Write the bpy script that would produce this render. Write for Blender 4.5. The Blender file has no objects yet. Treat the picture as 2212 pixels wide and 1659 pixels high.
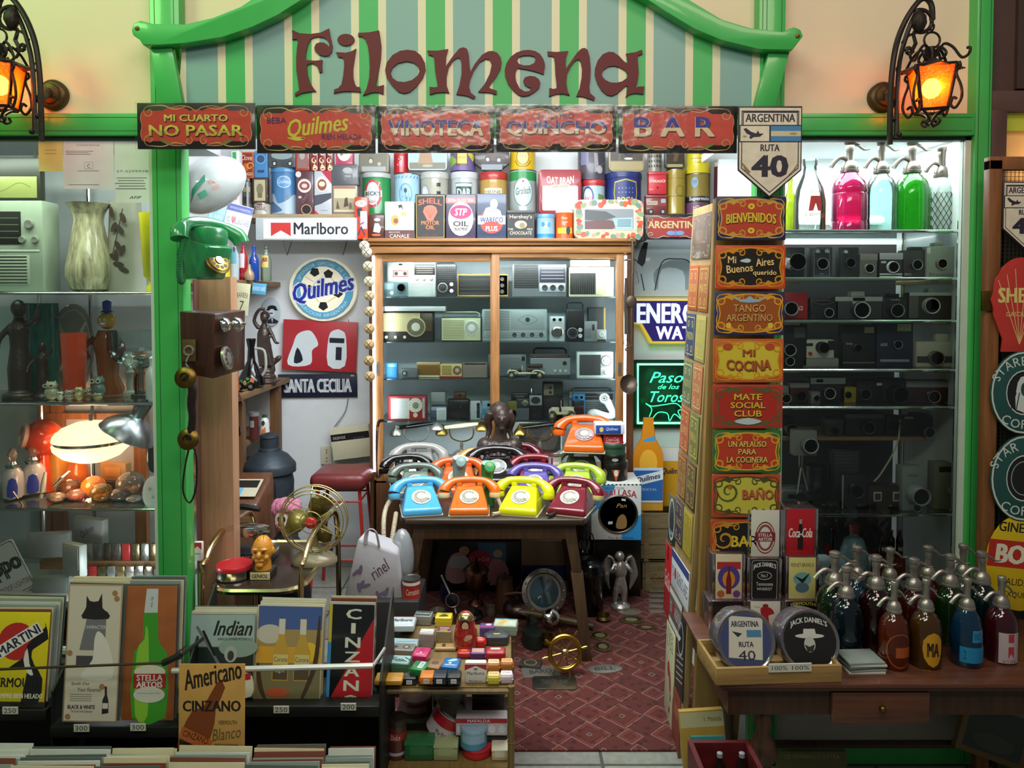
import bpy,bmesh,math,random
from math import sin,cos,pi,radians,hypot,atan2,sqrt
from mathutils import Vector as V,Matrix as Mx
from mathutils.geometry import tessellate_polygon
random.seed(7)
SCN=bpy.context.scene
COL=SCN.collection
# ------------------------------------------------------------------ camera
FPX,EYE,TILT,PPY=1600.0,1.55,radians(2.0),696.5
cam=bpy.data.cameras.new('camera');cam.sensor_width=36;cam.lens=36*FPX/2212
cam.shift_y=-(829.5-PPY)/2212;cam.clip_start=.05
camera=bpy.data.objects.new('camera',cam);COL.objects.link(camera)
camera.location=(0,0,EYE);camera.rotation_euler=(pi/2-TILT,0,0)
SCN.camera=camera
vs=SCN.view_settings
vs.view_transform='Standard';vs.look='None';vs.gamma=1;vs.use_curve_mapping=False;vs.exposure=0.0
# ------------------------------------------------------------------ world and lights
wd=bpy.data.worlds.new('hall');SCN.world=wd;wd.use_nodes=True
wd.node_tree.nodes['Background'].inputs[0].default_value=(.80,.86,.82,1)
wd.node_tree.nodes['Background'].inputs[1].default_value=.13
def area(name,loc,target,sx,sy,power,col,spread=180):
 l=bpy.data.lights.new(name,'AREA');l.shape='RECTANGLE';l.size=sx;l.size_y=sy;l.energy=power;l.color=col
 l.spread=radians(spread)
 o=bpy.data.objects.new(name,l);COL.objects.link(o);o.location=loc
 o.rotation_euler=(V(target)-V(loc)).to_track_quat('-Z','Y').to_euler()
 return o
def point(name,loc,power,col,r=.03):
 l=bpy.data.lights.new(name,'POINT');l.energy=power;l.color=col;l.shadow_soft_size=r
 o=bpy.data.objects.new(name,l);COL.objects.link(o);o.location=loc
area('hall_light',(-1.0,.5,3.7),(-.6,2.4,1.9),1.2,.5,18,(.93,1,.76))
area('hall_light',(1.1,.4,3.7),(.9,2.4,1.9),1.2,.5,20,(1,.74,.64))
area('hall_light',(0,.1,2.9),(-.1,2.3,.3),1.6,.4,24,(1,.95,.85))  # added fill to brighten the racks and lower front, not a seen lamp
area('hall_light',(-2.2,1.3,3.3),(-1.3,2.4,2.2),.6,.4,17,(.5,1,.36))  # added green fill that tints the upper left wall, not a seen lamp
area('shop_ceiling_lamp',(-.55,2.82,2.62),(-.55,3.5,0),.9,.5,25,(.88,.95,1))
area('shop_ceiling_lamp',(.35,2.82,2.62),(.4,3.5,0),.9,.5,22,(.88,.95,1))
area('doorway_fill',(-.1,2.5,2.05),(-.1,4.2,.8),1.7,.05,14,(.92,.97,1))  # added fill behind the header beam for telephones and back wall, no real lamp
area('shelf_strip_lamp',(-.15,2.75,2.6),(-.15,3.9,2.05),2.0,.12,3,(.92,.97,1))
# ------------------------------------------------------------------ pixel -> world (the place is 2.4 m in front of the lens)
def at(px,py,Y):
 u=(px-1106)/FPX;v=-(py-PPY)/FPX
 k=Y/(v*sin(TILT)+cos(TILT))
 return V((u*k,Y,EYE+k*(v*cos(TILT)-sin(TILT))))
def sc(py,Y):
 v=-(py-PPY)/FPX
 return Y/(v*sin(TILT)+cos(TILT))/FPX
def zat(py,Y):return at(1106,py,Y).z
def Yfloor(py,z=0):          # depth at which the height z shows at row py
 a,b=1.0,9.0
 for _ in range(40):
  m=(a+b)/2
  if zat(py,m)>z:a=m
  else:b=m
 return a
# ------------------------------------------------------------------ materials
def lin(h):
 h=h.lstrip('#');c=[int(h[i:i+2],16)/255 for i in (0,2,4)]
 return tuple(x/12.92 if x <= .04045 else ((x+.055)/1.055) ** 2.4 for x in c)+(1,)
_mc={}
def newmat(name):
 m=bpy.data.materials.new(name);m.use_nodes=True
 nt=m.node_tree;b=nt.nodes['Principled BSDF']
 return m,nt,b,lambda t:nt.nodes.new(t),lambda a,c:nt.links.new(a,c)
def paint(h,r=.5,m=0.0,coat=0.0,bump=0.0,var=.10,sc_=18,bs=60):
 k=('p',h,r,m,coat,bump,var,sc_,bs)
 if k in _mc:return _mc[k]
 mt,nt,b,N,L=newmat('paint');c=lin(h)
 b.inputs['Base Color'].default_value=c;b.inputs['Roughness'].default_value=r;b.inputs['Metallic'].default_value=m
 if coat:b.inputs['Coat Weight'].default_value=coat;b.inputs['Coat Roughness'].default_value=.08
 tc=N('ShaderNodeTexCoord')
 if var:
  n=N('ShaderNodeTexNoise');n.inputs['Scale'].default_value=sc_;n.inputs['Detail'].default_value=3
  L(tc.outputs['Object'],n.inputs['Vector'])
  mx=N('ShaderNodeMix');mx.data_type='RGBA'
  mx.inputs[6].default_value=tuple(x*(1-var) for x in c[:3])+(1,)
  mx.inputs[7].default_value=tuple(min(1,x*(1+var)) for x in c[:3])+(1,)
  L(n.outputs['Fac'],mx.inputs[0]);L(mx.outputs[2],b.inputs['Base Color'])
 if bump:
  n2=N('ShaderNodeTexNoise');n2.inputs['Scale'].default_value=bs;n2.inputs['Detail'].default_value=4
  L(tc.outputs['Object'],n2.inputs['Vector'])
  bp=N('ShaderNodeBump');bp.inputs['Strength'].default_value=bump;bp.inputs['Distance'].default_value=.004
  L(n2.outputs['Fac'],bp.inputs['Height']);L(bp.outputs[0],b.inputs['Coat Normal' if coat else 'Normal'])
  if m>.5:L(bp.outputs[0],b.inputs['Normal'])
 _mc[k]=mt;return mt
def wood(h1,h2,r=.45,axis='Z',s=5.0,coat=0.0):
 k=('w',h1,h2,r,axis,s,coat)
 if k in _mc:return _mc[k]
 mt,nt,b,N,L=newmat('wood')
 tc=N('ShaderNodeTexCoord');mp=N('ShaderNodeMapping');L(tc.outputs['Object'],mp.inputs[0])
 mp.inputs['Scale'].default_value={'X':(1,14,14),'Y':(14,1,14),'Z':(14,14,1)}[axis]
 n=N('ShaderNodeTexNoise');n.inputs['Scale'].default_value=s;n.inputs['Detail'].default_value=6;n.inputs['Roughness'].default_value=.65
 L(mp.outputs[0],n.inputs['Vector'])
 cr=N('ShaderNodeValToRGB');cr.color_ramp.elements[0].position=.3;cr.color_ramp.elements[1].position=.7
 cr.color_ramp.elements[0].color=lin(h1);cr.color_ramp.elements[1].color=lin(h2)
 L(n.outputs['Fac'],cr.inputs[0]);L(cr.outputs[0],b.inputs['Base Color']);b.inputs['Roughness'].default_value=r
 if coat:b.inputs['Coat Weight'].default_value=coat
 bp=N('ShaderNodeBump');bp.inputs['Strength'].default_value=.15;bp.inputs['Distance'].default_value=.002
 L(n.outputs['Fac'],bp.inputs['Height']);L(bp.outputs[0],b.inputs['Normal'])
 _mc[k]=mt;return mt
def emit(h,s):
 k=('e',h,s)
 if k in _mc:return _mc[k]
 mt,nt,b,N,L=newmat('lamp');b.inputs['Base Color'].default_value=lin(h)
 b.inputs['Emission Color'].default_value=lin(h);b.inputs['Emission Strength'].default_value=s
 _mc[k]=mt;return mt
def glass(h='ffffff',refl=1.0,r=.02,body=0.0,bump=0.0,bs=40):
 k=('g',h,refl,r,body,bump,bs)
 if k in _mc:return _mc[k]
 mt,nt,b,N,L=newmat('glass');out=nt.nodes['Material Output']
 tr=N('ShaderNodeBsdfTransparent');tr.inputs[0].default_value=lin(h)
 gl=N('ShaderNodeBsdfGlossy');gl.inputs['Roughness'].default_value=r
 fr=N('ShaderNodeFresnel');fr.inputs[0].default_value=1.45
 ml=N('ShaderNodeMath');ml.operation='MULTIPLY';ml.inputs[1].default_value=refl;ml.use_clamp=True
 L(fr.outputs[0],ml.inputs[0])
 mx=N('ShaderNodeMixShader');L(ml.outputs[0],mx.inputs[0]);L(gl.outputs[0],mx.inputs[2])
 if body:
  b.inputs['Base Color'].default_value=lin(h);b.inputs['Roughness'].default_value=.1
  m2=N('ShaderNodeMixShader');m2.inputs[0].default_value=body
  L(tr.outputs[0],m2.inputs[1]);L(b.outputs[0],m2.inputs[2]);L(m2.outputs[0],mx.inputs[1])
 else:L(tr.outputs[0],mx.inputs[1])
 if bump:
  tc=N('ShaderNodeTexCoord');n2=N('ShaderNodeTexNoise');n2.inputs['Scale'].default_value=bs;L(tc.outputs['Object'],n2.inputs['Vector'])
  bp=N('ShaderNodeBump');bp.inputs['Strength'].default_value=bump;bp.inputs['Distance'].default_value=.004
  L(n2.outputs['Fac'],bp.inputs['Height']);L(bp.outputs[0],gl.inputs['Normal']);L(bp.outputs[0],fr.inputs['Normal'])
 L(mx.outputs[0],out.inputs[0]);_mc[k]=mt;return mt
CHROME=paint('d8d8d4',.12,1);STEEL=paint('9a9a96',.3,1,var=.15);BRASS=paint('b08a3c',.28,1,var=.2);BRASSD=paint('75602f',.4,1,var=.3,bump=.3)
GOLD=paint('cdb684',.22,1);COPPER=paint('7d5a4a',.35,1,var=.25);BLACK=paint('121213',.35);BLACKG=paint('0c0c0e',.12);IRON=paint('2b2220',.5,.5,bump=.3)
PEWTER=paint('a39d96',.34,.75,var=.2,bump=.2,bs=150);WHITE=paint('e9e8e2',.5);CLEAR=glass('f4faf8',1.0);BRONZE=paint('463a34',.34,.3,var=.3,bump=.4,bs=90)
GREEN=paint('3fae54',.38,var=.06,coat=.25,bump=.12,bs=25)
# ------------------------------------------------------------------ mesh builder
_txt={}
def text_tris(s,shear=0,bold=0,font=None):
 k=(s,shear,bold,font)
 if k not in _txt:
  cu=bpy.data.curves.new('t','FONT');cu.body=s;cu.resolution_u=2;cu.shear=shear
  o=bpy.data.objects.new('t',cu);me=bpy.data.meshes.new_from_object(o)
  vv=[(v.co.x,v.co.y) for v in me.vertices];ff=[tuple(p.vertices) for p in me.polygons]
  bpy.data.objects.remove(o);bpy.data.curves.remove(cu);bpy.data.meshes.remove(me)
  _txt[k]=(vv,ff)
 return _txt[k]
def catmull(p,n=5,closed=False):
 if len(p)<3:return [V(q) for q in p]
 p=[V(q) for q in p];out=[];m=len(p)
 for i in range(m if closed else m-1):
  g=(lambda j:p[j % m]) if closed else (lambda j:p[max(0,min(m-1,j))])
  a,b,c,d=g(i-1),g(i),g(i+1),g(i+2)
  for k in range(n):
   t=k/n
   out.append(.5*(2*b+(c-a)*t+(2*a-5*b+4*c-d)*t*t+(3*b-a-3*c+d)*t ** 3))
 if not closed:out.append(p[-1])
 return out
def rrect(w,h,r,n=4,cx=0,cy=0):
 r=min(r,w/2-1e-5,h/2-1e-5);o=[]
 for qx,qy,a0 in ((1,1,0),(-1,1,90),(-1,-1,180),(1,-1,270)):
  for i in range(n+1):
   a=radians(a0+90*i/n);o.append((cx+qx*(w/2-r)+r*cos(a),cy+qy*(h/2-r)+r*sin(a)))
 return o
def ell(rx,ry,n=24,cx=0,cy=0,a0=0,a1=360):
 full=abs(a1-a0) >= 360
 return [(cx+rx*cos(radians(a0+(a1-a0)*i/(n if full else n-1))),cy+ry*sin(radians(a0+(a1-a0)*i/(n if full else n-1)))) for i in range(n)]
def R(axis,deg):return Mx.Rotation(radians(deg),4,axis)
def T(x=0,y=0,z=0):return Mx.Translation((x,y,z))
TOP=R('X',-90)             # turns front-facing art up
class MB:
 def __init__(s):s.bm=bmesh.new();s.mats=[];s.xf=Mx()
 def mi(s,m):
  if isinstance(m,str):m=paint(m)
  if m not in s.mats:s.mats.append(m)
  return s.mats.index(m)
 def add(s,vs,fs,mat,smooth=False,bev=0,seg=2):
  k=s.mi(mat);bv=[s.bm.verts.new(s.xf @ V(v)) for v in vs];nf=[]
  for f in fs:
   try:q=s.bm.faces.new([bv[i] for i in f])
   except ValueError:continue
   q.material_index=k;q.smooth=smooth;nf.append(q)
  if bev:
   for q in nf:q.normal_update()
   es=list({e for q in nf for e in q.edges if len(e.link_faces) == 2 and e.calc_face_angle(0)>.5})
   r=bmesh.ops.bevel(s.bm,geom=es,offset=bev,segments=seg,profile=.5,affect='EDGES',clamp_overlap=True)
   for q in r['faces']:q.material_index=k;q.smooth=True
  return s
 def box(s,x0,x1,y0,y1,z0,z1,mat,bev=0,seg=2):
  return s.add([(x,y,z) for z in (z0,z1) for y in (y0,y1) for x in (x0,x1)],
      [(0,1,5,4),(2,6,7,3),(0,4,6,2),(1,3,7,5),(0,2,3,1),(4,5,7,6)],mat,False,bev,seg)
 def hexa(s,front,back,mat,bev=0):   # two quads of points, same order (counter-clockwise seen from the front)
  return s.add(list(front)+list(back),[(0,1,2,3),(7,6,5,4),(0,4,5,1),(1,5,6,2),(2,6,7,3),(3,7,4,0)],mat,False,bev)
 def prism(s,pts,y0,y1,mat,bev=0,smooth=False):
  n=len(pts);a=sum(pts[i][0]*pts[(i+1) % n][1]-pts[(i+1) % n][0]*pts[i][1] for i in range(n))
  if a<0:pts=pts[::-1]
  tri=tessellate_polygon([[V((p[0],p[1],0)) for p in pts]]) if n>4 else None
  vs=[(p[0],y0,p[1]) for p in pts]+[(p[0],y1,p[1]) for p in pts]
  if bev or n <= 4:fr=[tuple(range(n))];bk=[tuple(range(2*n-1,n-1,-1))]
  else:
   fr=[]
   for t in tri:
    q=pts;ar=(q[t[1]][0]-q[t[0]][0])*(q[t[2]][1]-q[t[0]][1])-(q[t[2]][0]-q[t[0]][0])*(q[t[1]][1]-q[t[0]][1])
    fr.append(t if ar>0 else t[::-1])
   bk=[tuple(n+i for i in t[::-1]) for t in fr]
  return s.add(vs,fr+bk+[(i,i+n,(i+1) % n+n,(i+1) % n) for i in range(n)],mat,smooth,bev)
 def lathe(s,prof,mat,seg=20,sx=1,sy=1,c=(0,0,0),flute=0,nf=0,a0=0,a1=360):
  vs,fs=[],[];full=a1-a0 >= 360;m=seg if full else seg+1
  for r,z in prof:
   for i in range(m):
    a=radians(a0+(a1-a0)*i/seg);q=r*(1+(flute*abs(cos(a*nf/2)) if flute else 0));vs.append((c[0]+q*sx*cos(a),c[1]+q*sy*sin(a),c[2]+z))
  for j in range(len(prof)-1):
   for i in range(seg):fs.append((j*m+i,j*m+(i+1) % m,(j+1)*m+(i+1) % m,(j+1)*m+i))
  if full:
   if prof[0][0]>1e-4:fs.append(tuple(range(m))[::-1])
   if prof[-1][0]>1e-4:fs.append(tuple((len(prof)-1)*m+i for i in range(m)))
  return s.add(vs,fs,mat,True)
 def cyl(s,r,z0,z1,mat,seg=16,c=(0,0),r1=None,bev=0):
  r1=r if r1 is None else r1
  p=[(r,z0),(r1,z1)] if not bev else [(r-bev,z0),(r,z0+bev),(r1,z1-bev),(r1-bev,z1)]
  return s.lathe(p,mat,seg,c=(c[0],c[1],0))
 def ball(s,c,rx,ry=None,rz=None,mat=None,u=14,v=9):
  ry=rx if ry is None else ry;rz=rx if rz is None else rz
  return s.lathe([(max(1e-5,sin(pi*j/v))*rx,-cos(pi*j/v)*rz) for j in range(v+1)],mat,u,1,ry/rx,c)
 def tube(s,pts,r,mat,seg=6,closed=False,smooth=0,flat=1.0):
  pts=catmull(pts,smooth,closed) if smooth else [V(p) for p in pts]
  n=len(pts);rad=r if isinstance(r,(list,tuple)) else None
  vs,fs=[],[];up=V((.12,.3,.95)).normalized()
  for i,p in enumerate(pts):
   d=(pts[(i+1) % n]-pts[i-1]) if closed else (pts[min(n-1,i+1)]-pts[max(0,i-1)])
   if d.length<1e-9:d=V((0,0,1))
   d.normalize();a=d.cross(up)
   if a.length<.05:a=d.cross(V((1,0,0)))
   a.normalize();b=d.cross(a)
   if rad:t=i/max(1,n-1)*(len(rad)-1);j=min(len(rad)-2,int(t));q=rad[j]+(rad[j+1]-rad[j])*(t-j)
   else:q=r
   for k in range(seg):vs.append(p+(a*cos(2*pi*k/seg)+b*sin(2*pi*k/seg)*flat)*q)
  for i in range(n if closed else n-1):
   for k in range(seg):fs.append((i*seg+k,i*seg+(k+1) % seg,((i+1) % n)*seg+(k+1) % seg,((i+1) % n)*seg+k))
  if not closed:fs += [tuple(range(seg))[::-1],tuple((n-1)*seg+k for k in range(seg))]
  return s.add(vs,fs,mat,True)
 def torus(s,c,R_,r,mat,axis='Y',n=20,seg=6,sx=1,sz=1):
  ps=[]
  for i in range(n):
   a=2*pi*i/n;x,z=R_*sx*cos(a),R_*sz*sin(a)
   ps.append({'Y':(c[0]+x,c[1],c[2]+z),'Z':(c[0]+x,c[1]+z,c[2]),'X':(c[0],c[1]+x,c[2]+z)}[axis])
  return s.tube(ps,r,mat,seg,True)
 # flat printing and inlay on a face; u, v and sizes as shares of the face's width and height
 def art(s,items,w,h,M=None,wrap=0,r=.5,e=.00005,coat=0.0):
  M=M or Mx();lay=0;al=[]
  for it in items:
   bo=it[7].get('b',0) if it[0] == 'T' and len(it)>7 else 0
   if bo>.015:       # heavier cut: the same word set four times, slightly shifted
    q=bo*it[5]*h
    al += [(*it[:2],it[2]+dx*q/w,it[3]+dy*q/h,it[4]-2*q/w,it[5]-.8*q/h,it[6],{**it[7],'b':0}) for dx,dy in ((-1,-.4),(1,-.4),(-1,.4),(1,.4))]
   else:al.append(it)
  for it in al:
   k=it[0];lay += 1
   if k == 'T':
    _,tx,cu,cv,wf,hf,col=it[:7];o=it[7] if len(it)>7 else {}
    vv,ff=text_tris(tx,o.get('s',0))
    if not vv:continue
    x0=min(a for a,_ in vv);x1=max(a for a,_ in vv);y0=min(b for _,b in vv);y1=max(b for _,b in vv)
    kx=wf*w/max(1e-6,x1-x0);ky=hf*h/max(1e-6,y1-y0);ro=radians(o.get('rot',0));P=[]
    arc=o.get('arc',0)
    for a,b in vv:
     x=(a-(x0+x1)/2)*kx;y=(b-(y0+y1)/2)*ky
     if arc:y += arc*h*(1-(2*x/(wf*w)) ** 2)
     P.append((cu*w+x*cos(ro)-y*sin(ro),cv*h+x*sin(ro)+y*cos(ro)))
    F=ff
    if 'clip' in o:
     b2=bmesh.new();bv=[b2.verts.new((a,b,0)) for a,b in P]
     for f in F:
      try:b2.faces.new([bv[i] for i in f])
      except ValueError:pass
     bmesh.ops.bisect_plane(b2,geom=b2.verts[:]+b2.edges[:]+b2.faces[:],plane_co=(0,o['clip']*h,0),plane_no=(0,1,0),clear_inner=True)
     b2.verts.index_update();P=[(v.co.x,v.co.y) for v in b2.verts];F=[tuple(v.index for v in f.verts) for f in b2.faces];b2.free()
   elif k == 'A':
    _,tx,cu,cv,Rr,sz,mid,col=it[:8];o=it[8] if len(it)>8 else {};out=o.get('out',1);asp=o.get('asp',1)
    P,F=[],[];adv=[]
    for ch in tx:
     vv,ff=text_tris(ch) if ch != ' ' else ([],[])
     wd_=(max(a for a,_ in vv)-min(a for a,_ in vv)) if vv else .35
     adv.append((vv,ff,wd_*asp+.12))
    tot=sum(a[2] for a in adv);kz=sz*h/.72;an=mid+out*degrees_(tot*kz/2/(Rr*h))
    for vv,ff,wd_ in adv:
     am=radians(an-out*degrees_(wd_*kz/2/(Rr*h)));b0=len(P)
     if vv:
      mx_=(min(a for a,_ in vv)+max(a for a,_ in vv))/2
      for a,b in vv:
       x,y=(a-mx_)*kz*asp,(b-.35)*kz
       rr_=Rr*h+out*y;aa=am-out*x/(Rr*h)
       P.append((cu*w+rr_*cos(aa)*o.get('ex',1),cv*h+rr_*sin(aa)))
      F += [tuple(b0+i for i in f) for f in ff]
     an -= out*degrees_(wd_*kz/(Rr*h))
   else:
    if k == 'R':
     _,cu,cv,wf,hf,col=it[:6];ro=radians(it[6]) if len(it)>6 else 0;rd=it[7] if len(it)>7 else 0
     q=rrect(wf*w,hf*h,rd*h) if rd else [(-wf*w/2,-hf*h/2),(wf*w/2,-hf*h/2),(wf*w/2,hf*h/2),(-wf*w/2,hf*h/2)]
     P=[(cu*w+x*cos(ro)-y*sin(ro),cv*h+x*sin(ro)+y*cos(ro)) for x,y in q];F=[tuple(range(len(P)))]
    elif k == 'E':
     _,cu,cv,a,b,col=it[:6];ro=radians(it[6]) if len(it)>6 else 0
     P=[(cu*w+x*cos(ro)-y*sin(ro),cv*h+x*sin(ro)+y*cos(ro)) for x,y in ell(a*w,b*h,22)];F=[tuple(range(22))]
    elif k == 'O':
     _,cu,cv,a,b,th,col=it[:7];n=28
     P=[(cu*w+x,cv*h+y) for x,y in ell(a*w,b*h,n)+ell(a*w-th*h,b*h-th*h,n)]
     F=[(i,(i+1) % n,n+(i+1) % n,n+i) for i in range(n)]
    elif k == 'P':
     _,pp,col=it[:3];P=[(a*w,b*h) for a,b in pp]
     if len(it)>3:P=[(q.x,q.y) for q in catmull([(a,b,0) for a,b in P],it[3],True)]
     F=[tuple(t) for t in tessellate_polygon([[V((a,b,0)) for a,b in P]])]
    else:
     if k == 'S':_,pp,wd_,col=it[:4];c=catmull([(a*w,b*h,0) for a,b in pp],it[4] if len(it)>4 else 5);tp=it[5] if len(it)>5 else 0
     elif k == 'W':
      _,cu,cv,Rr,tn,dr,st,wd_,col=it[:9];tp=1;n=int(12*tn)+2
      c=[V((cu*w+Rr*h*(1-.85*i/n)*cos(radians(st)+dr*2*pi*tn*i/n),cv*h+Rr*h*(1-.85*i/n)*sin(radians(st)+dr*2*pi*tn*i/n),0)) for i in range(n+1)]
     P,F=[],[];n=len(c)
     for i,p in enumerate(c):
      d=c[min(n-1,i+1)]-c[max(0,i-1)]
      if d.length<1e-9:d=V((1,0,0))
      d.normalize();q=wd_*h/2*(1 if not tp else max(.15,sin(pi*min(1,.15+.85*i/n))))
      P += [(p.x-d.y*q,p.y+d.x*q),(p.x+d.y*q,p.y-d.x*q)]
     F=[(2*i,2*i+1,2*i+3,2*i+2) for i in range(n-1)]
   # orient towards the front
   G=[]
   for f in F:
    ar=sum(P[f[i]][0]*P[f[(i+1) % len(f)]][1]-P[f[(i+1) % len(f)]][0]*P[f[i]][1] for i in range(len(f)))
    G.append(f if ar>0 else tuple(f[::-1]))
   mt=paint(col,r,coat=coat,var=0) if isinstance(col,str) else col
   if wrap:
    b2=bmesh.new();bv=[b2.verts.new((a,b,0)) for a,b in P]
    for f in G:
     try:b2.faces.new([bv[i] for i in f])
     except ValueError:pass
    x0=min(a for a,_ in P);x1=max(a for a,_ in P);st=wrap*.22;x=math.ceil(x0/st)*st
    while x<x1:
     bmesh.ops.bisect_plane(b2,geom=b2.verts[:]+b2.edges[:]+b2.faces[:],plane_co=(x,0,0),plane_no=(1,0,0));x += st
    b2.verts.index_update();rr_=wrap+e*lay
    vs=[M @ V((rr_*sin(v.co.x/wrap),-rr_*cos(v.co.x/wrap),v.co.y)) for v in b2.verts]
    fs=[tuple(v.index for v in f.verts) for f in b2.faces];b2.free()
    s.add(vs,fs,mt,True)
   else:s.add([M @ V((a,-e*lay,b)) for a,b in P],G,mt)
  return s
def degrees_(a):return a*180/pi
def obj(name,mb,parent=None,loc=None,label=None,rz=0,kind=None,sharp=.75):
 me=bpy.data.meshes.new(name)
 for m in mb.mats:me.materials.append(m)
 mb.bm.to_mesh(me);mb.bm.free()
 me.set_sharp_from_angle(angle=sharp)
 o=bpy.data.objects.new(name,me);COL.objects.link(o)
 if parent:o.parent=parent
 if loc is not None:o.location=loc
 if rz:o.rotation_euler=(0,0,radians(rz))
 if label:o['label']=label
 if kind:o['kind']=kind
 return o
def tag(o,label,cat,group=None,kind=None):
 o['label']=label;o['category']=cat
 if group:o['group']=group
 if kind:o['kind']=kind
 return o
def thing(name,label,cat,loc=(0,0,0),rz=0,group=None,rot=None):
 o=bpy.data.objects.new(name,None);COL.objects.link(o);o.empty_display_size=.02
 o.location=loc;o.rotation_euler=rot or (0,0,radians(rz))
 return tag(o,label,cat,group)
def struct(name,mb,parent=None):return obj(name,mb,parent,kind=None if parent else 'structure')
def dup(root,loc,rot=None,label=None,group=None):
 r=root.copy();COL.objects.link(r);r.location=loc
 if rot is not None:r.rotation_euler=rot
 if label:r['label']=label
 if group:r['group']=group
 for ch in list(root.children):
  c=ch.copy();COL.objects.link(c);c.parent=r
  for g in list(ch.children):
   d=g.copy();COL.objects.link(d);d.parent=c
 return r
def fit(x0,y0,x1,y1,Y,z=None):
 s=sc((y0+y1)/2,Y);loc=at((x0+x1)/2,y1,Y);top=zat(y0,Y)
 if z is not None:loc.z=z
 return loc,(x1-x0)*s,top-loc.z
# ------------------------------------------------------------------ sign-painter's scrollwork
def scrolls(col,k=1.0,wd=.035,full=True,col2=None):
 o=[];c2=col2 or col
 for sx in (-1,1):
  for sy in (-1,1):
   d=-sx*sy
   o.append(('W',sx*.40,sy*.30,.13*k,1.3,d,90 if sy>0 else 270,wd,col))
   o.append(('S',[(sx*.40,sy*.43),(sx*.28,sy*.44),(sx*.18,sy*.36),(sx*.08,sy*.42)],wd,c2,5,1))
   o.append(('S',[(sx*.46,sy*.30),(sx*.47,sy*.15),(sx*.455,0)],wd*.8,col,5,1))
   if full:
    o.append(('W',sx*.13,sy*.33,.085*k,1.2,-d,90 if sy>0 else 270,wd*.8,col))
    o.append(('P',[(sx*.33,sy*.36),(sx*.25,sy*.30),(sx*.20,sy*.38),(sx*.27,sy*.41)],c2))
 return o
# ================================================================== the setting
FY=2.40
def X(px,Y=FY,py=640):return at(px,py,Y).x
def Z(py,Y=FY):return zat(py,Y)
WALLM=paint('dfe3e6',.7,var=.05,bump=.06,bs=30)
CREAM=paint('e6d3b4',.75,var=.05,sc_=3)
def slab(name,x0,x1,y0,y1,z0,z1,m,parent=None,bev=0):
 b=MB();b.box(x0,x1,y0,y1,z0,z1,m,bev);return struct(name,b,parent)
def floor_mat():
 mt,nt,b,N,L=newmat('tiles');tc=N('ShaderNodeTexCoord');br=N('ShaderNodeTexBrick');L(tc.outputs['Object'],br.inputs['Vector'])
 br.offset=0;br.inputs['Scale'].default_value=1;br.inputs['Brick Width'].default_value=.3;br.inputs['Row Height'].default_value=.3
 br.inputs['Color1'].default_value=lin('8f9187');br.inputs['Color2'].default_value=lin('a3a397');br.inputs['Mortar'].default_value=lin('55564f');br.inputs['Mortar Size'].default_value=.006
 n=N('ShaderNodeTexNoise');n.inputs['Scale'].default_value=40;mx=N('ShaderNodeMix');mx.data_type='RGBA';mx.blend_type='MULTIPLY';mx.inputs[0].default_value=.5
 L(tc.outputs['Object'],n.inputs['Vector']);L(br.outputs[0],mx.inputs[6]);L(n.outputs['Fac'],mx.inputs[7]);L(mx.outputs[2],b.inputs['Base Color']);b.inputs['Roughness'].default_value=.35
 return mt
slab('floor',-3.2,3.2,.2,4.4,-.06,0,floor_mat())
slab('ceiling',-1.62,1.75,2.46,4.4,2.78,2.84,WALLM)
slab('wall_back',-1.62,1.75,4.30,4.38,0,2.78,WALLM)
slab('wall_left',-1.62,-1.55,2.92,4.30,0,2.78,WALLM)
slab('wall_right',1.66,1.74,2.46,4.30,0,2.78,paint('a9a7a2',.7))
# timber frame of the shop front
def post(name,x0,x1,z0,z1,y0=FY,y1=FY+.06,grooves=(.18,.82)):
 b=MB();b.box(x0,x1,y0,y1,z0,z1,GREEN,.004)
 for g in grooves:
  w=x1-x0
  b.box(x0+w*g-.001,x0+w*g+.001,y0-.0006,y0+.001,z0+.01,z1-.01,paint('1c5a2c',.6))
 return struct(name,b)
def beam(name,x0,x1,z0,z1,y0=FY,y1=FY+.06,grooves=(.2,.8)):
 b=MB();b.box(x0,x1,y0,y1,z0,z1,GREEN,.004)
 for g in grooves:
  h=z1-z0;b.box(x0+.01,x1-.01,y0-.0006,y0+.001,z0+h*g-.001,z0+h*g+.001,paint('1c5a2c',.6))
 return struct(name,b)
LP0,LP1,RP0,RP1,EP0,EP1=X(345),X(396),X(1632),X(1690),X(2099),X(2134)
post('trim_1',LP0-.02,LP1,0,3.0);post('trim_2',RP0,RP1,0,3.0,grooves=(.15,.3,.85));post('trim_3',EP0,EP1,0,3.0)
zb0,zb1=Z(292),Z(244)
beam('trim_4',-2.2,LP0-.02,zb0,zb1);beam('trim_5',LP1,RP0,zb0,zb1);beam('trim_6',RP1,EP0,zb0,zb1)
slab('wall_upper',-2.2,EP0,FY+.045,FY+.075,zb1,3.0,CREAM)
slab('baseboard_right',RP1,EP0,FY+.005,FY+.06,0,Z(1612),GREEN)
slab('wall_lower',RP1,EP0,FY+.03,FY+.06,Z(1612),Z(1330),paint('b5aca6',.7))
slab('wall_lower_left',-2.2,LP0-.02,FY+.03,FY+.06,0,Z(1420),paint('8a8f88',.7))
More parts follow.
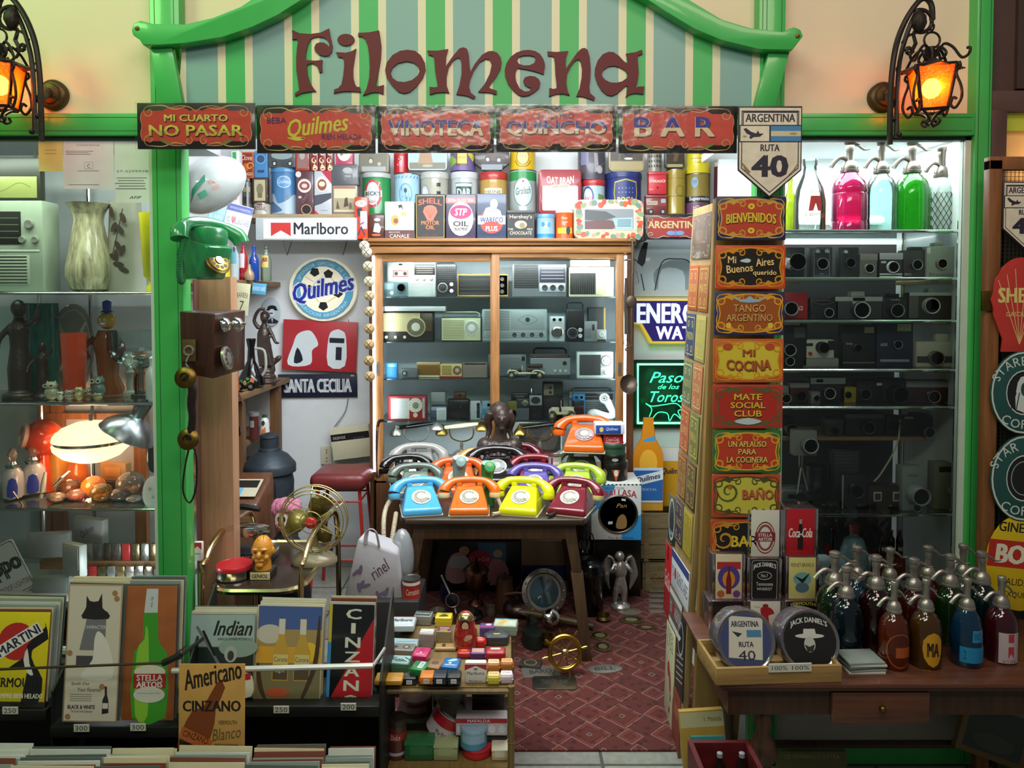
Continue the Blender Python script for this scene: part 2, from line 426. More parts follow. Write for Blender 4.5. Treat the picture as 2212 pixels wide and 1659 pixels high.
# windows: a jamb, chrome corner rods and the pane
GP=glass('f6fbf9',.85,.01)
def window(name,x0,x1,z0,z1):
 b=MB();m=paint('c9d2c8',.5)
 b.box(x1-.018,x1,FY+.02,FY+.05,z0,z1,m);b.box(x0,x1,FY+.02,FY+.05,z1-.012,z1,paint('2a3a2c'));b.box(x0,x1,FY+.02,FY+.05,z0,z0+.014,m);b.box(x0,x0+.012,FY+.02,FY+.05,z0,z1,m)
 w=struct(name,b);p=MB();p.box(x0+.012,x1-.018,FY+.03,FY+.034,z0+.014,z1-.012,GP);obj('pane',p,w)
window('window_1',-2.2,LP0-.02,Z(1420),zb0);window('window_2',RP1,EP0,Z(1330),zb0)
# show-case linings behind the panes
slab('wall_case_left',-2.25,-2.2,FY+.06,2.95,0,2.3,WALLM)
slab('wall_case_right',X(2094,2.5),X(2094,2.5)+.03,FY+.06,3.0,0,2.35,paint('d7dbdb',.6))
slab('ceiling_case',RP1-.1,X(2094,2.5),FY+.06,3.05,zb0+.03,zb0+.06,WALLM)
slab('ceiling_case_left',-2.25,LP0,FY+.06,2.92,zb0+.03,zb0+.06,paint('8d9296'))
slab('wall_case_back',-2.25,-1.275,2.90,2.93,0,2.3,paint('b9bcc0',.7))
# neighbouring shop front
BRN=paint('4a3630',.6,var=.12)
slab('wall_neighbour',EP1,2.6,FY+.02,FY+.08,Z(235),3.0,BRN)
b=MB();b.box(EP1,X(2168),FY,FY+.06,0,Z(235),BRN,.004);b.box(EP1,2.6,FY,FY+.06,Z(240),Z(195),BRN,.004);b.box(X(2188),2.6,FY+.005,FY+.02,Z(190),3.0,paint('3b2b26',.6));struct('trim_7',b)
slab('wall_neighbour_inside',EP1+.06,2.6,2.44,2.455,0,2.35,paint('e0b070',.7));slab('trim_8',EP1+.06,2.6,2.425,2.44,Z(283,2.43),Z(240,2.43),paint('a9b53a',.6))
point('neighbour_lamp',(1.74,2.36,1.98),.5,(1,.72,.38),.03)
# ================================================================== name board
YB=2.36
def px3(p,Y):return [(at(a,c,Y).x,at(a,c,Y).z) for a,c in p]
def stripe_mat():
 mt,nt,b,N,L=newmat('stripes');s_=sc(150,YB);tc=N('ShaderNodeTexCoord');sp=N('ShaderNodeSeparateXYZ');L(tc.outputs['Object'],sp.inputs[0])
 a=N('ShaderNodeMath');a.operation='SUBTRACT';a.inputs[1].default_value=at(402,150,YB).x;L(sp.outputs['X'],a.inputs[0])
 d=N('ShaderNodeMath');d.operation='DIVIDE';d.inputs[1].default_value=144.2*s_;L(a.outputs[0],d.inputs[0])
 f=N('ShaderNodeMath');f.operation='FRACT';L(d.outputs[0],f.inputs[0])
 cr=N('ShaderNodeValToRGB');cr.color_ramp.interpolation='CONSTANT';e=cr.color_ramp.elements
 e[0].position=0;e[0].color=lin('7fa6a0');e[1].position=.475;e[1].color=lin('dcd3b2')
 for p,c in ((.59,'3fae5c'),(.88,'dcd3b2')):q=e.new(p);q.color=lin(c)
 L(f.outputs[0],cr.inputs[0]);L(cr.outputs[0],b.inputs['Base Color']);b.inputs['Roughness'].default_value=.45
 return mt
board=thing('name_board','striped green and grey shop name board with an arched top rail and red lettering','sign')
b=MB();b.prism(px3([(384,230),(1644,230),(1652,92),(1560,76),(1480,38),(1400,-12),(1300,-62),(1150,-97),(1000,-104),(850,-97),(720,-62),(620,2),(560,40),(480,72),(394,92)],YB),YB,YB+.03,stripe_mat());obj('panel',b,board)
RL=[(284,66),(288,50),(303,44),(330,51),(400,52),(460,38),(520,14),(600,-40),(720,-95),(850,-130),(1000,-140),(1000,-100),(850,-92),(720,-55),(650,0),(600,32),(545,58),(480,80),(400,93),(340,97),(308,97),(300,84),(287,76)]
RR=[(1000,-140),(1150,-132),(1300,-95),(1420,-40),(1490,0),(1560,42),(1620,60),(1690,68),(1715,58),(1730,64),(1735,78),(1724,92),(1712,108),(1640,106),(1560,87),(1500,62),(1440,26),(1400,0),(1300,-55),(1150,-92),(1000,-100)]
for q in (RL,RR):
 b=MB();b.prism(px3(q,2.31),2.31,2.36,GREEN,.003);obj('rail',b,board)
for q in ([(325,97),(370,97),(395,232),(340,232)],[(1662,108),(1707,108),(1672,240),(1627,240)]):
 b=MB();b.prism(px3(q,2.335),2.335,2.36,GREEN,.002);obj('side_board',b,board)
for q in ((296,61),(1723,78)):
 p=at(q[0],q[1],2.31);b=MB();b.xf=T(p.x,p.y,p.z) @ R('X',90);b.lathe([(.0075,0),(.007,.002),(.0001,.003)],paint('6b4a2a',.4,.7),12);obj('screw',b,board)
def zt(pts,k=1):            # letter outlines
 o=[]
 for a,c in pts:o.append((620+a/5.53,50+c/5.53) if k == 1 else (1000+a/5.53,80+c/5.53))
 return o
LET={
 'F':(1,[(58,78),(150,120),(280,128),(400,112),(500,62),(515,150),(542,270),(535,340),(500,385),(450,393),(380,375),(335,335),(325,290),(345,245),(390,228),(440,232),(480,255),(502,283),(505,250),(480,200),(440,170),(380,160),(320,170),(280,190),(245,260),(225,350),(220,420),(235,440),(330,448),(420,438),(415,500),(420,578),(385,592),(375,550),(350,505),(310,480),(270,482),(235,505),(240,600),(270,700),(310,770),(345,812),(260,818),(170,835),(97,873),(92,835),(145,800),(130,690),(110,560),(108,420),(118,300),(130,210),(115,188),(62,195),(68,140)],None),
 'i':(1,[(583,345),(700,352),(770,335),(825,303),(805,430),(788,540),(790,650),(810,725),(835,762),(868,760),(880,822),(800,815),(700,812),(620,822),(557,838),(565,790),(610,775),(650,730),(672,620),(682,520),(680,440),(660,408),(608,403)],'dot'),
 'l':(1,[(850,115),(980,108),(1098,85),(1112,170),(1126,280),(1120,420),(1095,570),(1070,680),(1062,735),(1085,755),(1155,738),(1150,848),(1090,825),(1020,825),(905,865),(950,780),(980,660),(988,520),(980,380),(965,270),(930,185),(890,155),(850,158)],None),
 'o':(1,[(1172,560),(1190,470),(1260,380),(1350,330),(1440,317),(1530,330),(1600,385),(1645,470),(1655,560),(1620,660),(1550,750),(1470,820),(1400,838),(1330,820),(1250,740),(1190,650)],[(1235,590),(1260,530),(1330,475),(1430,455),(1510,470),(1560,510),(1582,570),(1565,620),(1490,680),(1400,703),(1320,695),(1260,655)]),
 'm':(1,[(1673,325),(1800,328),(1925,308),(1900,400),(1895,515),(1990,380),(2060,300),(2110,287),(2150,305),(2170,370),(2178,480),(2191,581),(2241,486),(2331,376),(2401,336),(2451,331),(2511,351),(2551,406),(2563,466),(2551,546),(2501,636),(2441,716),(2416,756),(2421,776),(2506,806),(2501,851),(2431,831),(2283,821),(2361,726),(2421,606),(2446,496),(2421,436),(2371,426),(2301,466),(2231,566),(2186,676),(2173,756),(2196,831),(2251,874),(2233,906),(2161,871),(2101,858),(2022,850),(2060,740),(2085,610),(2085,480),(2070,425),(2045,408),(1990,440),(1930,530),(1905,640),(1905,740),(1938,833),(1870,823),(1780,830),(1705,853),(1702,760),(1760,765),(1800,760),(1790,690),(1770,580),(1760,440),(1745,390),(1690,378)],None),
 'e':(2,[(980,350),(965,445),(880,415),(780,390),(690,375),(655,370),(632,410),(625,470),(640,540),(680,615),(740,650),(790,645),(820,605),(780,600),(735,570),(720,520),(740,480),(800,463),(860,470),(910,505),(925,550),(910,610),(850,660),(790,695),(720,707),(660,690),(600,640),(540,560),(505,470),(500,390),(520,310),(570,235),(640,185),(710,160),(780,152),(860,165),(920,200),(960,260),(977,310)],[(645,280),(665,240),(720,220),(800,218),(855,232),(870,265),(850,310),(800,335),(730,338),(670,320)]),
 'n':(2,[(1010,170),(1120,178),(1258,165),(1235,240),(1228,310),(1232,375),(1290,290),(1360,190),(1410,140),(1450,128),(1490,150),(1515,240),(1527,380),(1522,500),(1510,600),(1520,670),(1580,722),(1565,758),(1500,730),(1430,710),(1355,705),(1395,610),(1420,480),(1425,380),(1410,300),(1380,263),(1340,285),(1290,350),(1245,440),(1235,540),(1250,640),(1275,695),(1200,675),(1120,680),(1030,708),(1035,605),(1080,620),(1120,610),(1118,550),(1105,440),(1100,320),(1090,240),(1060,225),(1018,225)],None),
 'a':(2,[(2140,150),(2147,200),(2095,220),(2088,260),(2095,350),(2100,430),(2090,520),(2070,605),(2100,590),(2168,590),(2158,680),(2050,670),(1990,685),(1945,720),(1960,660),(1970,590),(1950,580),(1900,625),(1850,670),(1780,702),(1720,690),(1660,640),(1610,560),(1578,460),(1580,370),(1610,280),(1670,205),(1740,175),(1800,180),(1860,220),(1920,285),(1960,313),(1970,290),(1960,230),(1948,197),(2060,180)],[(1658,440),(1680,390),(1740,350),(1810,342),(1870,360),(1930,395),(1965,430),(1975,460),(1950,495),(1900,530),(1830,545),(1760,540),(1700,510),(1665,470)]),
}
LRED=paint('600812',.6,var=.05)
for ch,(k,o_,ho) in LET.items():
 b=MB();y0=YB-.006
 P=px3(zt(o_,k),y0)
 if isinstance(ho,list):
  H=px3(zt(ho,k),y0)
  if sum(P[i][0]*P[(i+1) % len(P)][1]-P[(i+1) % len(P)][0]*P[i][1] for i in range(len(P)))<0:P=P[::-1]
  if sum(H[i][0]*H[(i+1) % len(H)][1]-H[(i+1) % len(H)][0]*H[i][1] for i in range(len(H)))<0:H=H[::-1]
  n,m=len(P),len(H);tr=tessellate_polygon([[V((a,c,0)) for a,c in P],[V((a,c,0)) for a,c in H]]);al=P+H;fs=[]
  for t in tr:
   q=[al[i] for i in t];ar=(q[1][0]-q[0][0])*(q[2][1]-q[0][1])-(q[2][0]-q[0][0])*(q[1][1]-q[0][1]);fs.append(tuple(t) if ar>0 else tuple(t[::-1]))
  vv=[(a,y0,c) for a,c in al]+[(a,YB,c) for a,c in al]
  fs += [(i,i+n+m,(i+1) % n+n+m,(i+1) % n) for i in range(n)]+[(n+(i+1) % m,n+(i+1) % m+n+m,n+i+n+m,n+i) for i in range(m)]
  b.add(vv,fs,LRED)
 else:
  b.prism(P,y0,YB,LRED)
  if ho == 'dot':b.prism(px3([(620+(703+x)/5.53,50+(197+y)/5.53) for x,y in ell(102,70)],y0),y0,YB,LRED)
 obj('letter',b,board)
# ================================================================== five wrapped sign plates over the entrance
WRAP=glass('ffffff',.7,.18,0,.9,22)
def wrapped(b_parent,w,h,y=-.0035,M=None,z0=0):
 b=MB();b.xf=M or Mx();b.box(-w/2-.004,w/2+.004,y,y+.001,z0-.004,z0+h+.004,WRAP);return obj('plastic_wrap',b,b_parent)
FRM='c9a75e'
def film_sign(px,words_,label):
 loc,w,h=fit(*px,2.29)
 t=thing('sign_plate',label,'sign',loc,group='painted sign plates over the entrance')
 b=MB();b.box(-w/2,w/2,0,.006,0,h,paint('1d1411',.35,coat=.5),.001)
 it=[('R',0,0,.93,.66,'d24a36',0,.05),('E',-.17,.26,.13,.15,'d24a36'),('E',.17,.26,.13,.15,'d24a36'),('E',0,.24,.07,.12,'d24a36'),('E',-.15,-.26,.14,.14,'d24a36'),('E',.15,-.26,.14,.14,'d24a36')]
 it += scrolls(FRM,1.0,.022,False,'d9c27a')
 for s_ in (-1,1):
  it += [('S',[(0,.36 if False else .30),(s_*.05,.40),(s_*.14,.43),(s_*.25,.38)],.022,FRM,5,1),('W',s_*.065,-.32,.10,1.2,s_,90,.022,FRM),('S',[(s_*.09,-.42),(s_*.2,-.42),(s_*.3,-.33)],.03,'a88a48',5,1),('P',[(s_*.2,-.40),(s_*.25,-.30),(s_*.34,-.28),(s_*.28,-.36)],'8f7a3c')]
 it += words_
 b.art(it,w,h,T(0,0,h/2),r=.4);obj('plate',b,t)
 wrapped(t,w,h);return t
def two(tx,u,v,wf,hf,hi='34349c',lo='e8d4ac',cl=.0,sh='3a1d14'):
 return [('T',tx,u+.006,v-.02,wf,hf,sh,{'b':.05}),('T',tx,u,v,wf,hf,lo,{'b':.05}),('T',tx,u,v,wf,hf,hi,{'b':.03,'clip':v+cl})]
film_sign((297,222,552,322),[*two('MI CUARTO',0,.17,.54,.15,'e3d95a','d8cf62'),*two('NO PASAR',0,-.10,.80,.24,'e3d95a','cfb94f')],'wrapped red filigree sign plate with yellow letters MI CUARTO NO PASAR')
film_sign((555,227,811,331),[('T','BEBA',-.33,.18,.16,.12,'33255c'),('T','Quilmes',.02,.05,.52,.44,'d8cf35',{'s':.35,'rot':7,'b':.02}),('S',[(-.24,-.18),(-.16,-.22),(-.10,-.19),(-.2,-.16)],.05,'d8cf35',5,1),('T','BIEN HELADA',.22,-.16,.34,.11,'33255c')],'wrapped red sign plate with a slanting yellow script beer name')
film_sign((816,229,1067,330),two('VINOTECA',0,.03,.82,.34),'wrapped red sign plate with blue and cream letters VINOTECA')
film_sign((1072,228,1331,328),[('T','NUESTRO',0,.27,.30,.12,'2b1f52'),*two('QUINCHO',0,0,.84,.34)],'wrapped red sign plate with blue and cream letters QUINCHO')
film_sign((1336,229,1592,331),two('B A R',-.03,.06,.68,.42,cl=-.02),'wrapped red sign plate with large blue letters BAR')
# ================================================================== highway shield
def shield(t,w,h,rusty=True):
 b=MB();pts=[(-w/2,h*.30),(0,0),(w/2,h*.30),(w/2,h),(-w/2,h)]
 b.prism(pts,0,.006,paint('2f2630',.5),.002)
 D='2a2535';Cc=paint('d8cdb9',.5,var=.25,sc_=30)
 f=lambda k:[(a/w*k,(c-h/2)/h*k) for a,c in pts]
 it=[('P',f(.96),Cc),('P',f(.90),D),('P',f(.87),Cc),('R',0,.36,.86,.15,D),('R',0,.36,.83,.13,Cc),('T','ARGENTINA',0,.37,.78,.09,D,{'b':.03}),
   ('R',0,.20,.97,.19,D),('R',-.24,.20,.45,.165,Cc),('R',.245,.20,.47,.165,'3f7fb0'),('R',.245,.20,.47,.055,'cdbb95'),
   ('P',[(-.42,.25),(-.38,.26),(-.30,.22),(-.22,.20),(-.19,.235),(-.17,.20),(-.10,.20),(-.16,.165),(-.26,.16),(-.30,.14),(-.33,.155),(-.31,.18),(-.37,.20)],D),
   ('T','RUTA',0,.045,.30,.075,D,{'b':.03}),('T','40',0,-.155,.58,.24,D,{'b':.06})]
 if rusty:it += [('P',[(-.46,-.10),(-.40,-.14),(-.30,-.22),(-.36,-.24)],'8a7350'),('P',[(.46,-.10),(.36,-.20),(.28,-.26),(.38,-.22)],'8a7350'),('E',.36,.20,.06,.012,'a98d54'),('E',-.40,.17,.03,.01,'a98d54')]
 b.art(it,w,h,T(0,0,h/2));return obj('plate',b,t)
loc,w,h=fit(1593,229,1731,427,2.27)
shield(thing('highway_sign','cream shield shaped highway sign reading RUTA 40 hung above the sign column','sign',loc),w,h)
# ================================================================== wrought iron lanterns
def amber_mat():
 mt,nt,b,N,L=newmat('amber');out=nt.nodes['Material Output'];tl=N('ShaderNodeBsdfTranslucent');tr=N('ShaderNodeBsdfTransparent');gl=N('ShaderNodeBsdfGlossy')
 tl.inputs[0].default_value=lin('ff7a1a');tr.inputs[0].default_value=lin('ffc27a');gl.inputs['Roughness'].default_value=.15
 a=N('ShaderNodeMixShader');a.inputs[0].default_value=.4;L(tr.outputs[0],a.inputs[1]);L(tl.outputs[0],a.inputs[2])
 c=N('ShaderNodeMixShader');c.inputs[0].default_value=.06;L(a.outputs[0],c.inputs[1]);L(gl.outputs[0],c.inputs[2])
 tc=N('ShaderNodeTexCoord');n=N('ShaderNodeTexNoise');n.inputs['Scale'].default_value=120;L(tc.outputs['Object'],n.inputs['Vector'])
 bp=N('ShaderNodeBump');bp.inputs['Strength'].default_value=.8;bp.inputs['Distance'].default_value=.004;L(n.outputs['Fac'],bp.inputs['Height']);L(bp.outputs[0],gl.inputs['Normal']);L(bp.outputs[0],tl.inputs['Normal'])
 L(c.outputs[0],out.inputs[0]);return mt
AMBER=amber_mat()
def lantern(bx,by,sgn,rose,label):
 """bx, by: the foot of the wall bar; the arm swings to the side sgn"""
 p0=at(bx,by,2.27);s=sc(200,2.27)
 q=lambda x,y,d=0:(sgn*x*s,d,-(y-312)*s)          # photograph-sized drawing of the ironwork, bar at x = 0
 t=thing('wall_lantern',label,'lamp',p0)
 ro=at(*rose,FY+.045)-p0;b=MB();b.xf=T(*ro) @ R('X',90)
 b.lathe([(.0485,0),(.0485,.012),(.042,.022),(.034,.024),(.030,.032),(.016,.036),(.014,.05),(.001,.056)],paint('5a4327',.45,.6,bump=.5),28,flute=.03,nf=24);obj('wall_rose',b,t)
 b=MB();b.tube([q(0,312),q(0,230),q(2,160),q(10,100),q(28,50),q(52,12),q(70,0),q(84,14),q(87,46)],.0085,IRON,8,smooth=4)
 b.tube([q(14,296),q(14,230),q(16,160),q(22,115),q(36,66),q(54,26)],.007,IRON,6,smooth=4);b.ball(q(18,292,-.005),.009,mat=IRON);b.ball(q(6,258,0),.009,mat=IRON);b.tube([tuple(ro+V((0,-.03,0))),q(8,215,.02),q(8,222,0)],.011,IRON,8);obj('bracket',b,t)
 b=MB();sp=lambda cx,cy,r0,r1,a0,turns,n=16:[q(cx+(r0+(r1-r0)*i/n)*cos(radians(a0)+2*pi*turns*i/n),cy+(r0+(r1-r0)*i/n)*sin(radians(a0)+2*pi*turns*i/n)) for i in range(n+1)]
 b.tube([q(54,26)]+sp(62,50,26,22,-110,.6)+[q(46,74)],.006,IRON,6);b.tube([q(24,96),q(34,80),q(46,76),q(52,96),q(44,112)]+sp(38,110,9,3,20,.9,8),.006,IRON,6);obj('scroll',b,t)
 b=MB();b.lathe([(.0001,-.036),(.012,-.026),(.019,-.008),(.017,.012),(.008,.026),(.0001,.034)],paint('2a1f1a',.6,.3,bump=.8),8,c=q(56,50,-.006),flute=.25,nf=6);obj('leaf_ornament',b,t)
 b=MB();b.torus(q(87,62),.009,.0032,IRON,'X');b.torus(q(87,89),17*s,.0035,IRON);b.cyl(.009,q(0,130)[2],q(0,103)[2],IRON,c=(q(87,0)[0],0));obj('hanging_ring',b,t)
 L0=V((q(88,0)[0],0,0));rz=R('Z',sgn*-15)
 lt,lb,ht,hb=-(150-312)*s,-(240-312)*s,38*s,25*s
 b=MB();b.xf=T(*L0) @ rz;b.lathe([(.01,lt+24*s),(.02,lt+18*s),(ht*1.55*1.1,lt-2*s),(ht*1.55*1.1,lt-4*s)],paint('3d2f29',.5,.4,bump=.3),4);b.xf=T(*L0) @ rz @ R('Z',45)
 obj('roof',b,t)
 b=MB();b.xf=T(*L0) @ rz
 cr=lambda h_,z:[(-h_,-h_,z),(h_,-h_,z),(h_,h_,z),(-h_,h_,z)]
 A,B_=cr(ht,lt),cr(hb,lb)
 for i in range(4):
  b.tube([A[i],B_[i]],.0055,IRON,4);b.tube([A[i],A[(i+1) % 4]],.0045,IRON,4);b.tube([B_[i],B_[(i+1) % 4]],.007,IRON,4)
 obj('lantern_frame',b,t)
 for i in range(4):
  b=MB();b.xf=T(*L0) @ rz;j=(i+1) % 4;c=V((0,0,0))
  vi=[V(A[i]),V(A[j]),V(B_[j]),V(B_[i])];n=(vi[1]-vi[0]).cross(vi[3]-vi[0]).normalized()*.002
  b.add(vi+[v-n for v in vi],[(0,1,2,3),(7,6,5,4),(0,4,5,1),(1,5,6,2),(2,6,7,3),(3,7,4,0)],AMBER);obj('glass_pane',b,t)
 b=MB();b.xf=T(*L0);b.ball((0,0,(lt+lb)/2+.004),.027,.027,.03,emit('ffe6bc',40));obj('bulb',b,t)
 point('lantern_light',p0+L0+V((0,-.03,(lt+lb)/2)),1.0,(1,.55,.22),.02)
 for a in (0,90,180,270):
  b=MB();b.xf=T(*L0) @ rz @ R('Z',a+45)
  w=lambda x,y:(x*s,0,-(y-312)*s)
  b.tube([w(3,128),w(14,108),w(26,116),w(30,126),w(22,134),w(16,128)],.0042,IRON,6,smooth=4)
  b.tube([w(8,126),w(24,104),w(44,116),w(62,142),w(76,140),w(80,128),w(73,126)],.0042,IRON,6,smooth=4)
  b.tube([w(58,150),w(60,160),w(52,172),w(62,200),w(64,225),w(52,244),w(42,236),w(46,222),w(54,226)],.0042,IRON,6,smooth=4)
  b.tube([w(36,240),w(18,246),w(4,262),w(10,272),w(20,266),w(16,258)],.0042,IRON,6,smooth=4);obj('iron_scroll',b,t)
 return t
lantern(1922,312,1,(1905,212),'black wrought iron wall lantern with a lit amber pane above the camera window')
lantern(90,305,-1,(118,207),'black wrought iron wall lantern above the window with papers taped to the glass')
# papers taped inside the pane
def paper(px,items,col,label):
 loc,w,h=fit(*px,2.426);b=MB();b.box(-w/2,w/2,0,.0008,0,h,paint(col,.8,var=.08))
 b.art(items,w,h,T(0,0,h/2),e=.0001);return tag(obj('taped_paper',b,loc=loc),label,'paper')
paper((84,294,136,370),[('R',.0,.1,.5,.02,'b8a86a'),('R',0,0,.5,.02,'b8a86a')],'e3d884','pale yellow paper taped to the pane beside the white sheets')
ln=[('R',u,v,wd,.008,'8a8a88') for u,v,wd in ((-.18,.21,.55),(-.22,.18,.45),(-.2,.15,.5),(0,-.16,.42),(-.1,-.42,.6))]
paper((138,293,247,408),[('T','AFIP',-.32,.44,.3,.05,'9aa0a2',{'s':.3}),('T','CONSTANCIA',0,.32,.46,.03,'5c5c5c'),('R',0,-.06,.17,.13,'9a9a98'),('R',0,-.06,.155,.115,'dfe4e2'),('T','C',0,-.07,.06,.07,'444444'),*ln],'dfe4e2','white tax notice with a boxed letter C taped to the pane')
paper((249,293,336,438),[('T','27-22999789-',.0,-.03,.92,.03,'3c3c3c'),*[('R',-.08-.02*(i % 3),-.13-.04*i,.75-.1*(i % 2),.012,'777777') for i in range(5)],('T','AFIP',0,-.42,.3,.04,'4c4c4c',{'s':.3})],'d9e6de','tall white tax sheet taped to the pane next to the green post')
# ================================================================== kinds of goods
def tin(px,Y,d,col,art,label,kind='box',z=None,lid=None,name='tin',cat='tin',group=None,rz=0,r=.38,rough=.35,tilt=None,lidh=.13):
 loc,w,h=fit(*px,Y,z);t=thing(name,label,cat,loc,rz,group)
 if tilt:t.rotation_euler=tuple(radians(a) for a in tilt)
 b=MB();m=col if not isinstance(col,str) else paint(col,rough,coat=.3,var=.06)
 lm=None if lid is None else (lid if not isinstance(lid,str) else paint(lid,rough,coat=.3))
 if kind == 'cyl':
  q=w/2;b.xf=T(0,q,0);b.lathe([(q*.96,0),(q,.002),(q,.006),(q*.985,.009),(q*.985,h-.009),(q,h-.006),(q,h-.002),(q*.95,h),(q*.93,h-.003)],m,26)
  b.xf=Mx();b.art(art,pi*q,h,T(0,q,h/2),wrap=q*.99,r=rough);obj('body',b,t)
  b=MB();b.xf=T(0,q,0);k=h*(1-lidh) if lm else h-.004
  b.lathe([(q*1.012,k),(q*1.02,k+.002),(q*1.02,h),(q*.99,h+.003),(q*.9,h+.003),(q*.88,h+.0015)],lm or STEEL,26);obj('lid' if lm else 'rim',b,t)
 elif kind == 'tray':
  rr_=r*min(w,h)*.5;b.prism(rrect(w,h,rr_,5,0,h/2),0,d,m,min(.004,d*.3));b.art(art,w,h,T(0,0,h/2),r=rough);obj('body',b,t)
  if lm:b=MB();b.prism(rrect(w*1.015,h*1.015,rr_,5,0,h/2),d*.55,d*.62,lm);obj('rim',b,t)
 elif kind == 'oct':
  b.prism([(w/2*cos(radians(a))/cos(pi/8),h/2+h/2*sin(radians(a))/cos(pi/8)) for a in range(22,382,45)],0,d,m,.003);b.art(art,w,h,T(0,0,h/2),r=rough);obj('body',b,t)
 else:
  hb=h*(1-lidh) if lm else h
  b.box(-w/2,w/2,0,d,0,hb,m,min(.005,w*.08));b.art(art,w,h,T(0,-.0001,h/2),r=rough);obj('body',b,t)
  if lm:b=MB();b.box(-w/2-.001,w/2+.001,-.001,d+.001,hb-.001,h,lm,min(.004,w*.06));obj('lid',b,t)
 return t
def gadget(name,cat,px,Y,d,col,label,z=None,feats=(),rz=0,group=None,bev=.005,body='body',rough=.4,shape=None,lean=0):
 loc,w,h=fit(*px,Y,z);t=thing(name,label,cat,loc,rz,group)
 if lean:t.rotation_euler.x=radians(lean)
 m=col if not isinstance(col,str) else paint(col,rough,var=.08)
 b=MB()
 if shape:b.prism([(x*w,zz*h) for x,zz in shape],0,d,m,bev)
 else:b.box(-w/2,w/2,0,d,0,h,m,min(bev,w*.1,h*.1))
 for f in feats:
  if f[0] == 'art':b.art(f[1],w,h,T(0,-.0002,h/2),r=.4)
 obj(body,b,t)
 for f in feats:
  k=f[0];b=MB()
  if k == 'grille':
   _,u,v,fw,fh,c1,c2,st,n=f
   b.box((u-fw/2)*w,(u+fw/2)*w,-.0022,.001,(v-fh/2+.5)*h,(v+fh/2+.5)*h,paint(c1,.5),.0008)
   it=[]
   if st in 'hg':it += [('R',0,-.5+(i+.5)/n,.92,.38/n,c2) for i in range(n)]
   if st in 'vg':nn=n if st == 'v' else max(3,int(n*fw*w/(fh*h)));it += [('R',-.5+(i+.5)/nn,0,(.38 if st == 'v' else .25)/nn,.92,c2 if st == 'v' else c1) for i in range(nn)]
   b.art(it,fw*w,fh*h,T(u*w,-.0023,(v+.5)*h));obj('grille',b,t)
  elif k == 'panel':
   u,v,fw,fh,c=f[1:6];nm=f[6] if len(f)>6 else 'panel';it=f[7] if len(f)>7 else []
   b.box((u-fw/2)*w,(u+fw/2)*w,-.0015,.001,(v-fh/2+.5)*h,(v+fh/2+.5)*h,c if not isinstance(c,str) else paint(c,.3),.0006)
   b.art(it,fw*w,fh*h,T(u*w,-.0016,(v+.5)*h));obj(nm,b,t)
  elif k == 'knob':
   u,v,q,c=f[1:5];nm=f[5] if len(f)>5 else 'knob';q *= h;b.xf=T(u*w,0,(v+.5)*h) @ R('X',90)
   b.lathe([(q,-.001),(q,.004),(q*.85,.008),(q*.8,.009),(q*.5,.0085),(.0001,.008)],c if not isinstance(c,str) else paint(c,.3),16);obj(nm,b,t)
  elif k == 'dial':
   _,u,v,q,c,rim,hub=f;q *= h;b.xf=T(u*w,0,(v+.5)*h) @ R('X',90)
   b.lathe([(q,-.001),(q,.004),(q*.9,.006),(q*.88,.0045)],rim if not isinstance(rim,str) else paint(rim,.3),28);b.lathe([(q*.9,.002),(q*.9,.0046),(.0001,.0046)],paint(c,.5),28)
   b.lathe([(q*.45,.004),(q*.42,.008),(q*.2,.009),(.0001,.008)],paint(hub,.3),20)
   b.xf=T(u*w,-.0048,(v+.5)*h)
   b.art([('R',.39*cos(a*pi/6),.39*sin(a*pi/6),.03,.08,'3a3a34',a*30-90) for a in range(12)],2*q*.9,2*q*.9,Mx());obj('dial',b,t)
  elif k == 'lens':
   u,v,q,ln,c,rim=f[1:7];q *= h*.86;b.xf=T(u*w,0,(v+.5)*h) @ R('X',90)
   cm=c if not isinstance(c,str) else paint(c,.3);rm=rim if not isinstance(rim,str) else paint(rim,.3)
   b.lathe([(q,-.001),(q,ln*.4),(q*.94,ln*.45),(q*.94,ln*.9)],cm,24);b.lathe([(q*.94,ln*.9),(q*.95,ln),(q*.87,ln),(q*.8,ln*.85),(q*.6,ln*.7)],rm,24)
   b.lathe([(q*.62,ln*.68),(q*.35,ln*.8),(.0001,ln*.83)],paint('10141c',.05,coat=1),20);obj('lens',b,t)
  elif k == 'top':
   u,fw,fh,c=f[1:5];nm=f[5] if len(f)>5 else 'top_housing'
   b.box((u-fw/2)*w,(u+fw/2)*w,d*.12,d*.85,h-.001,h*(1+fh),c if not isinstance(c,str) else paint(c,.35),.002);obj(nm,b,t)
  elif k == 'handle':
   hh,c=f[1]*h,f[2];u=f[3] if len(f)>3 else .42;y=d/2
   b.tube([(-u*w,y,h-.002),(-u*w,y,h+hh*.7),(-u*w*.85,y,h+hh),(u*w*.85,y,h+hh),(u*w,y,h+hh*.7),(u*w,y,h-.002)],.003 if len(f)<5 else f[4],c if not isinstance(c,str) else paint(c,.4),6);obj('handle',b,t)
  elif k == 'antenna':
   u,ln,a=f[1:4];b.tube([(u*w,d*.7,h-.01),(u*w+ln*sin(radians(a)),d*.7,h+ln*cos(radians(a)))],.0017,CHROME,6);obj('antenna',b,t)
 return t
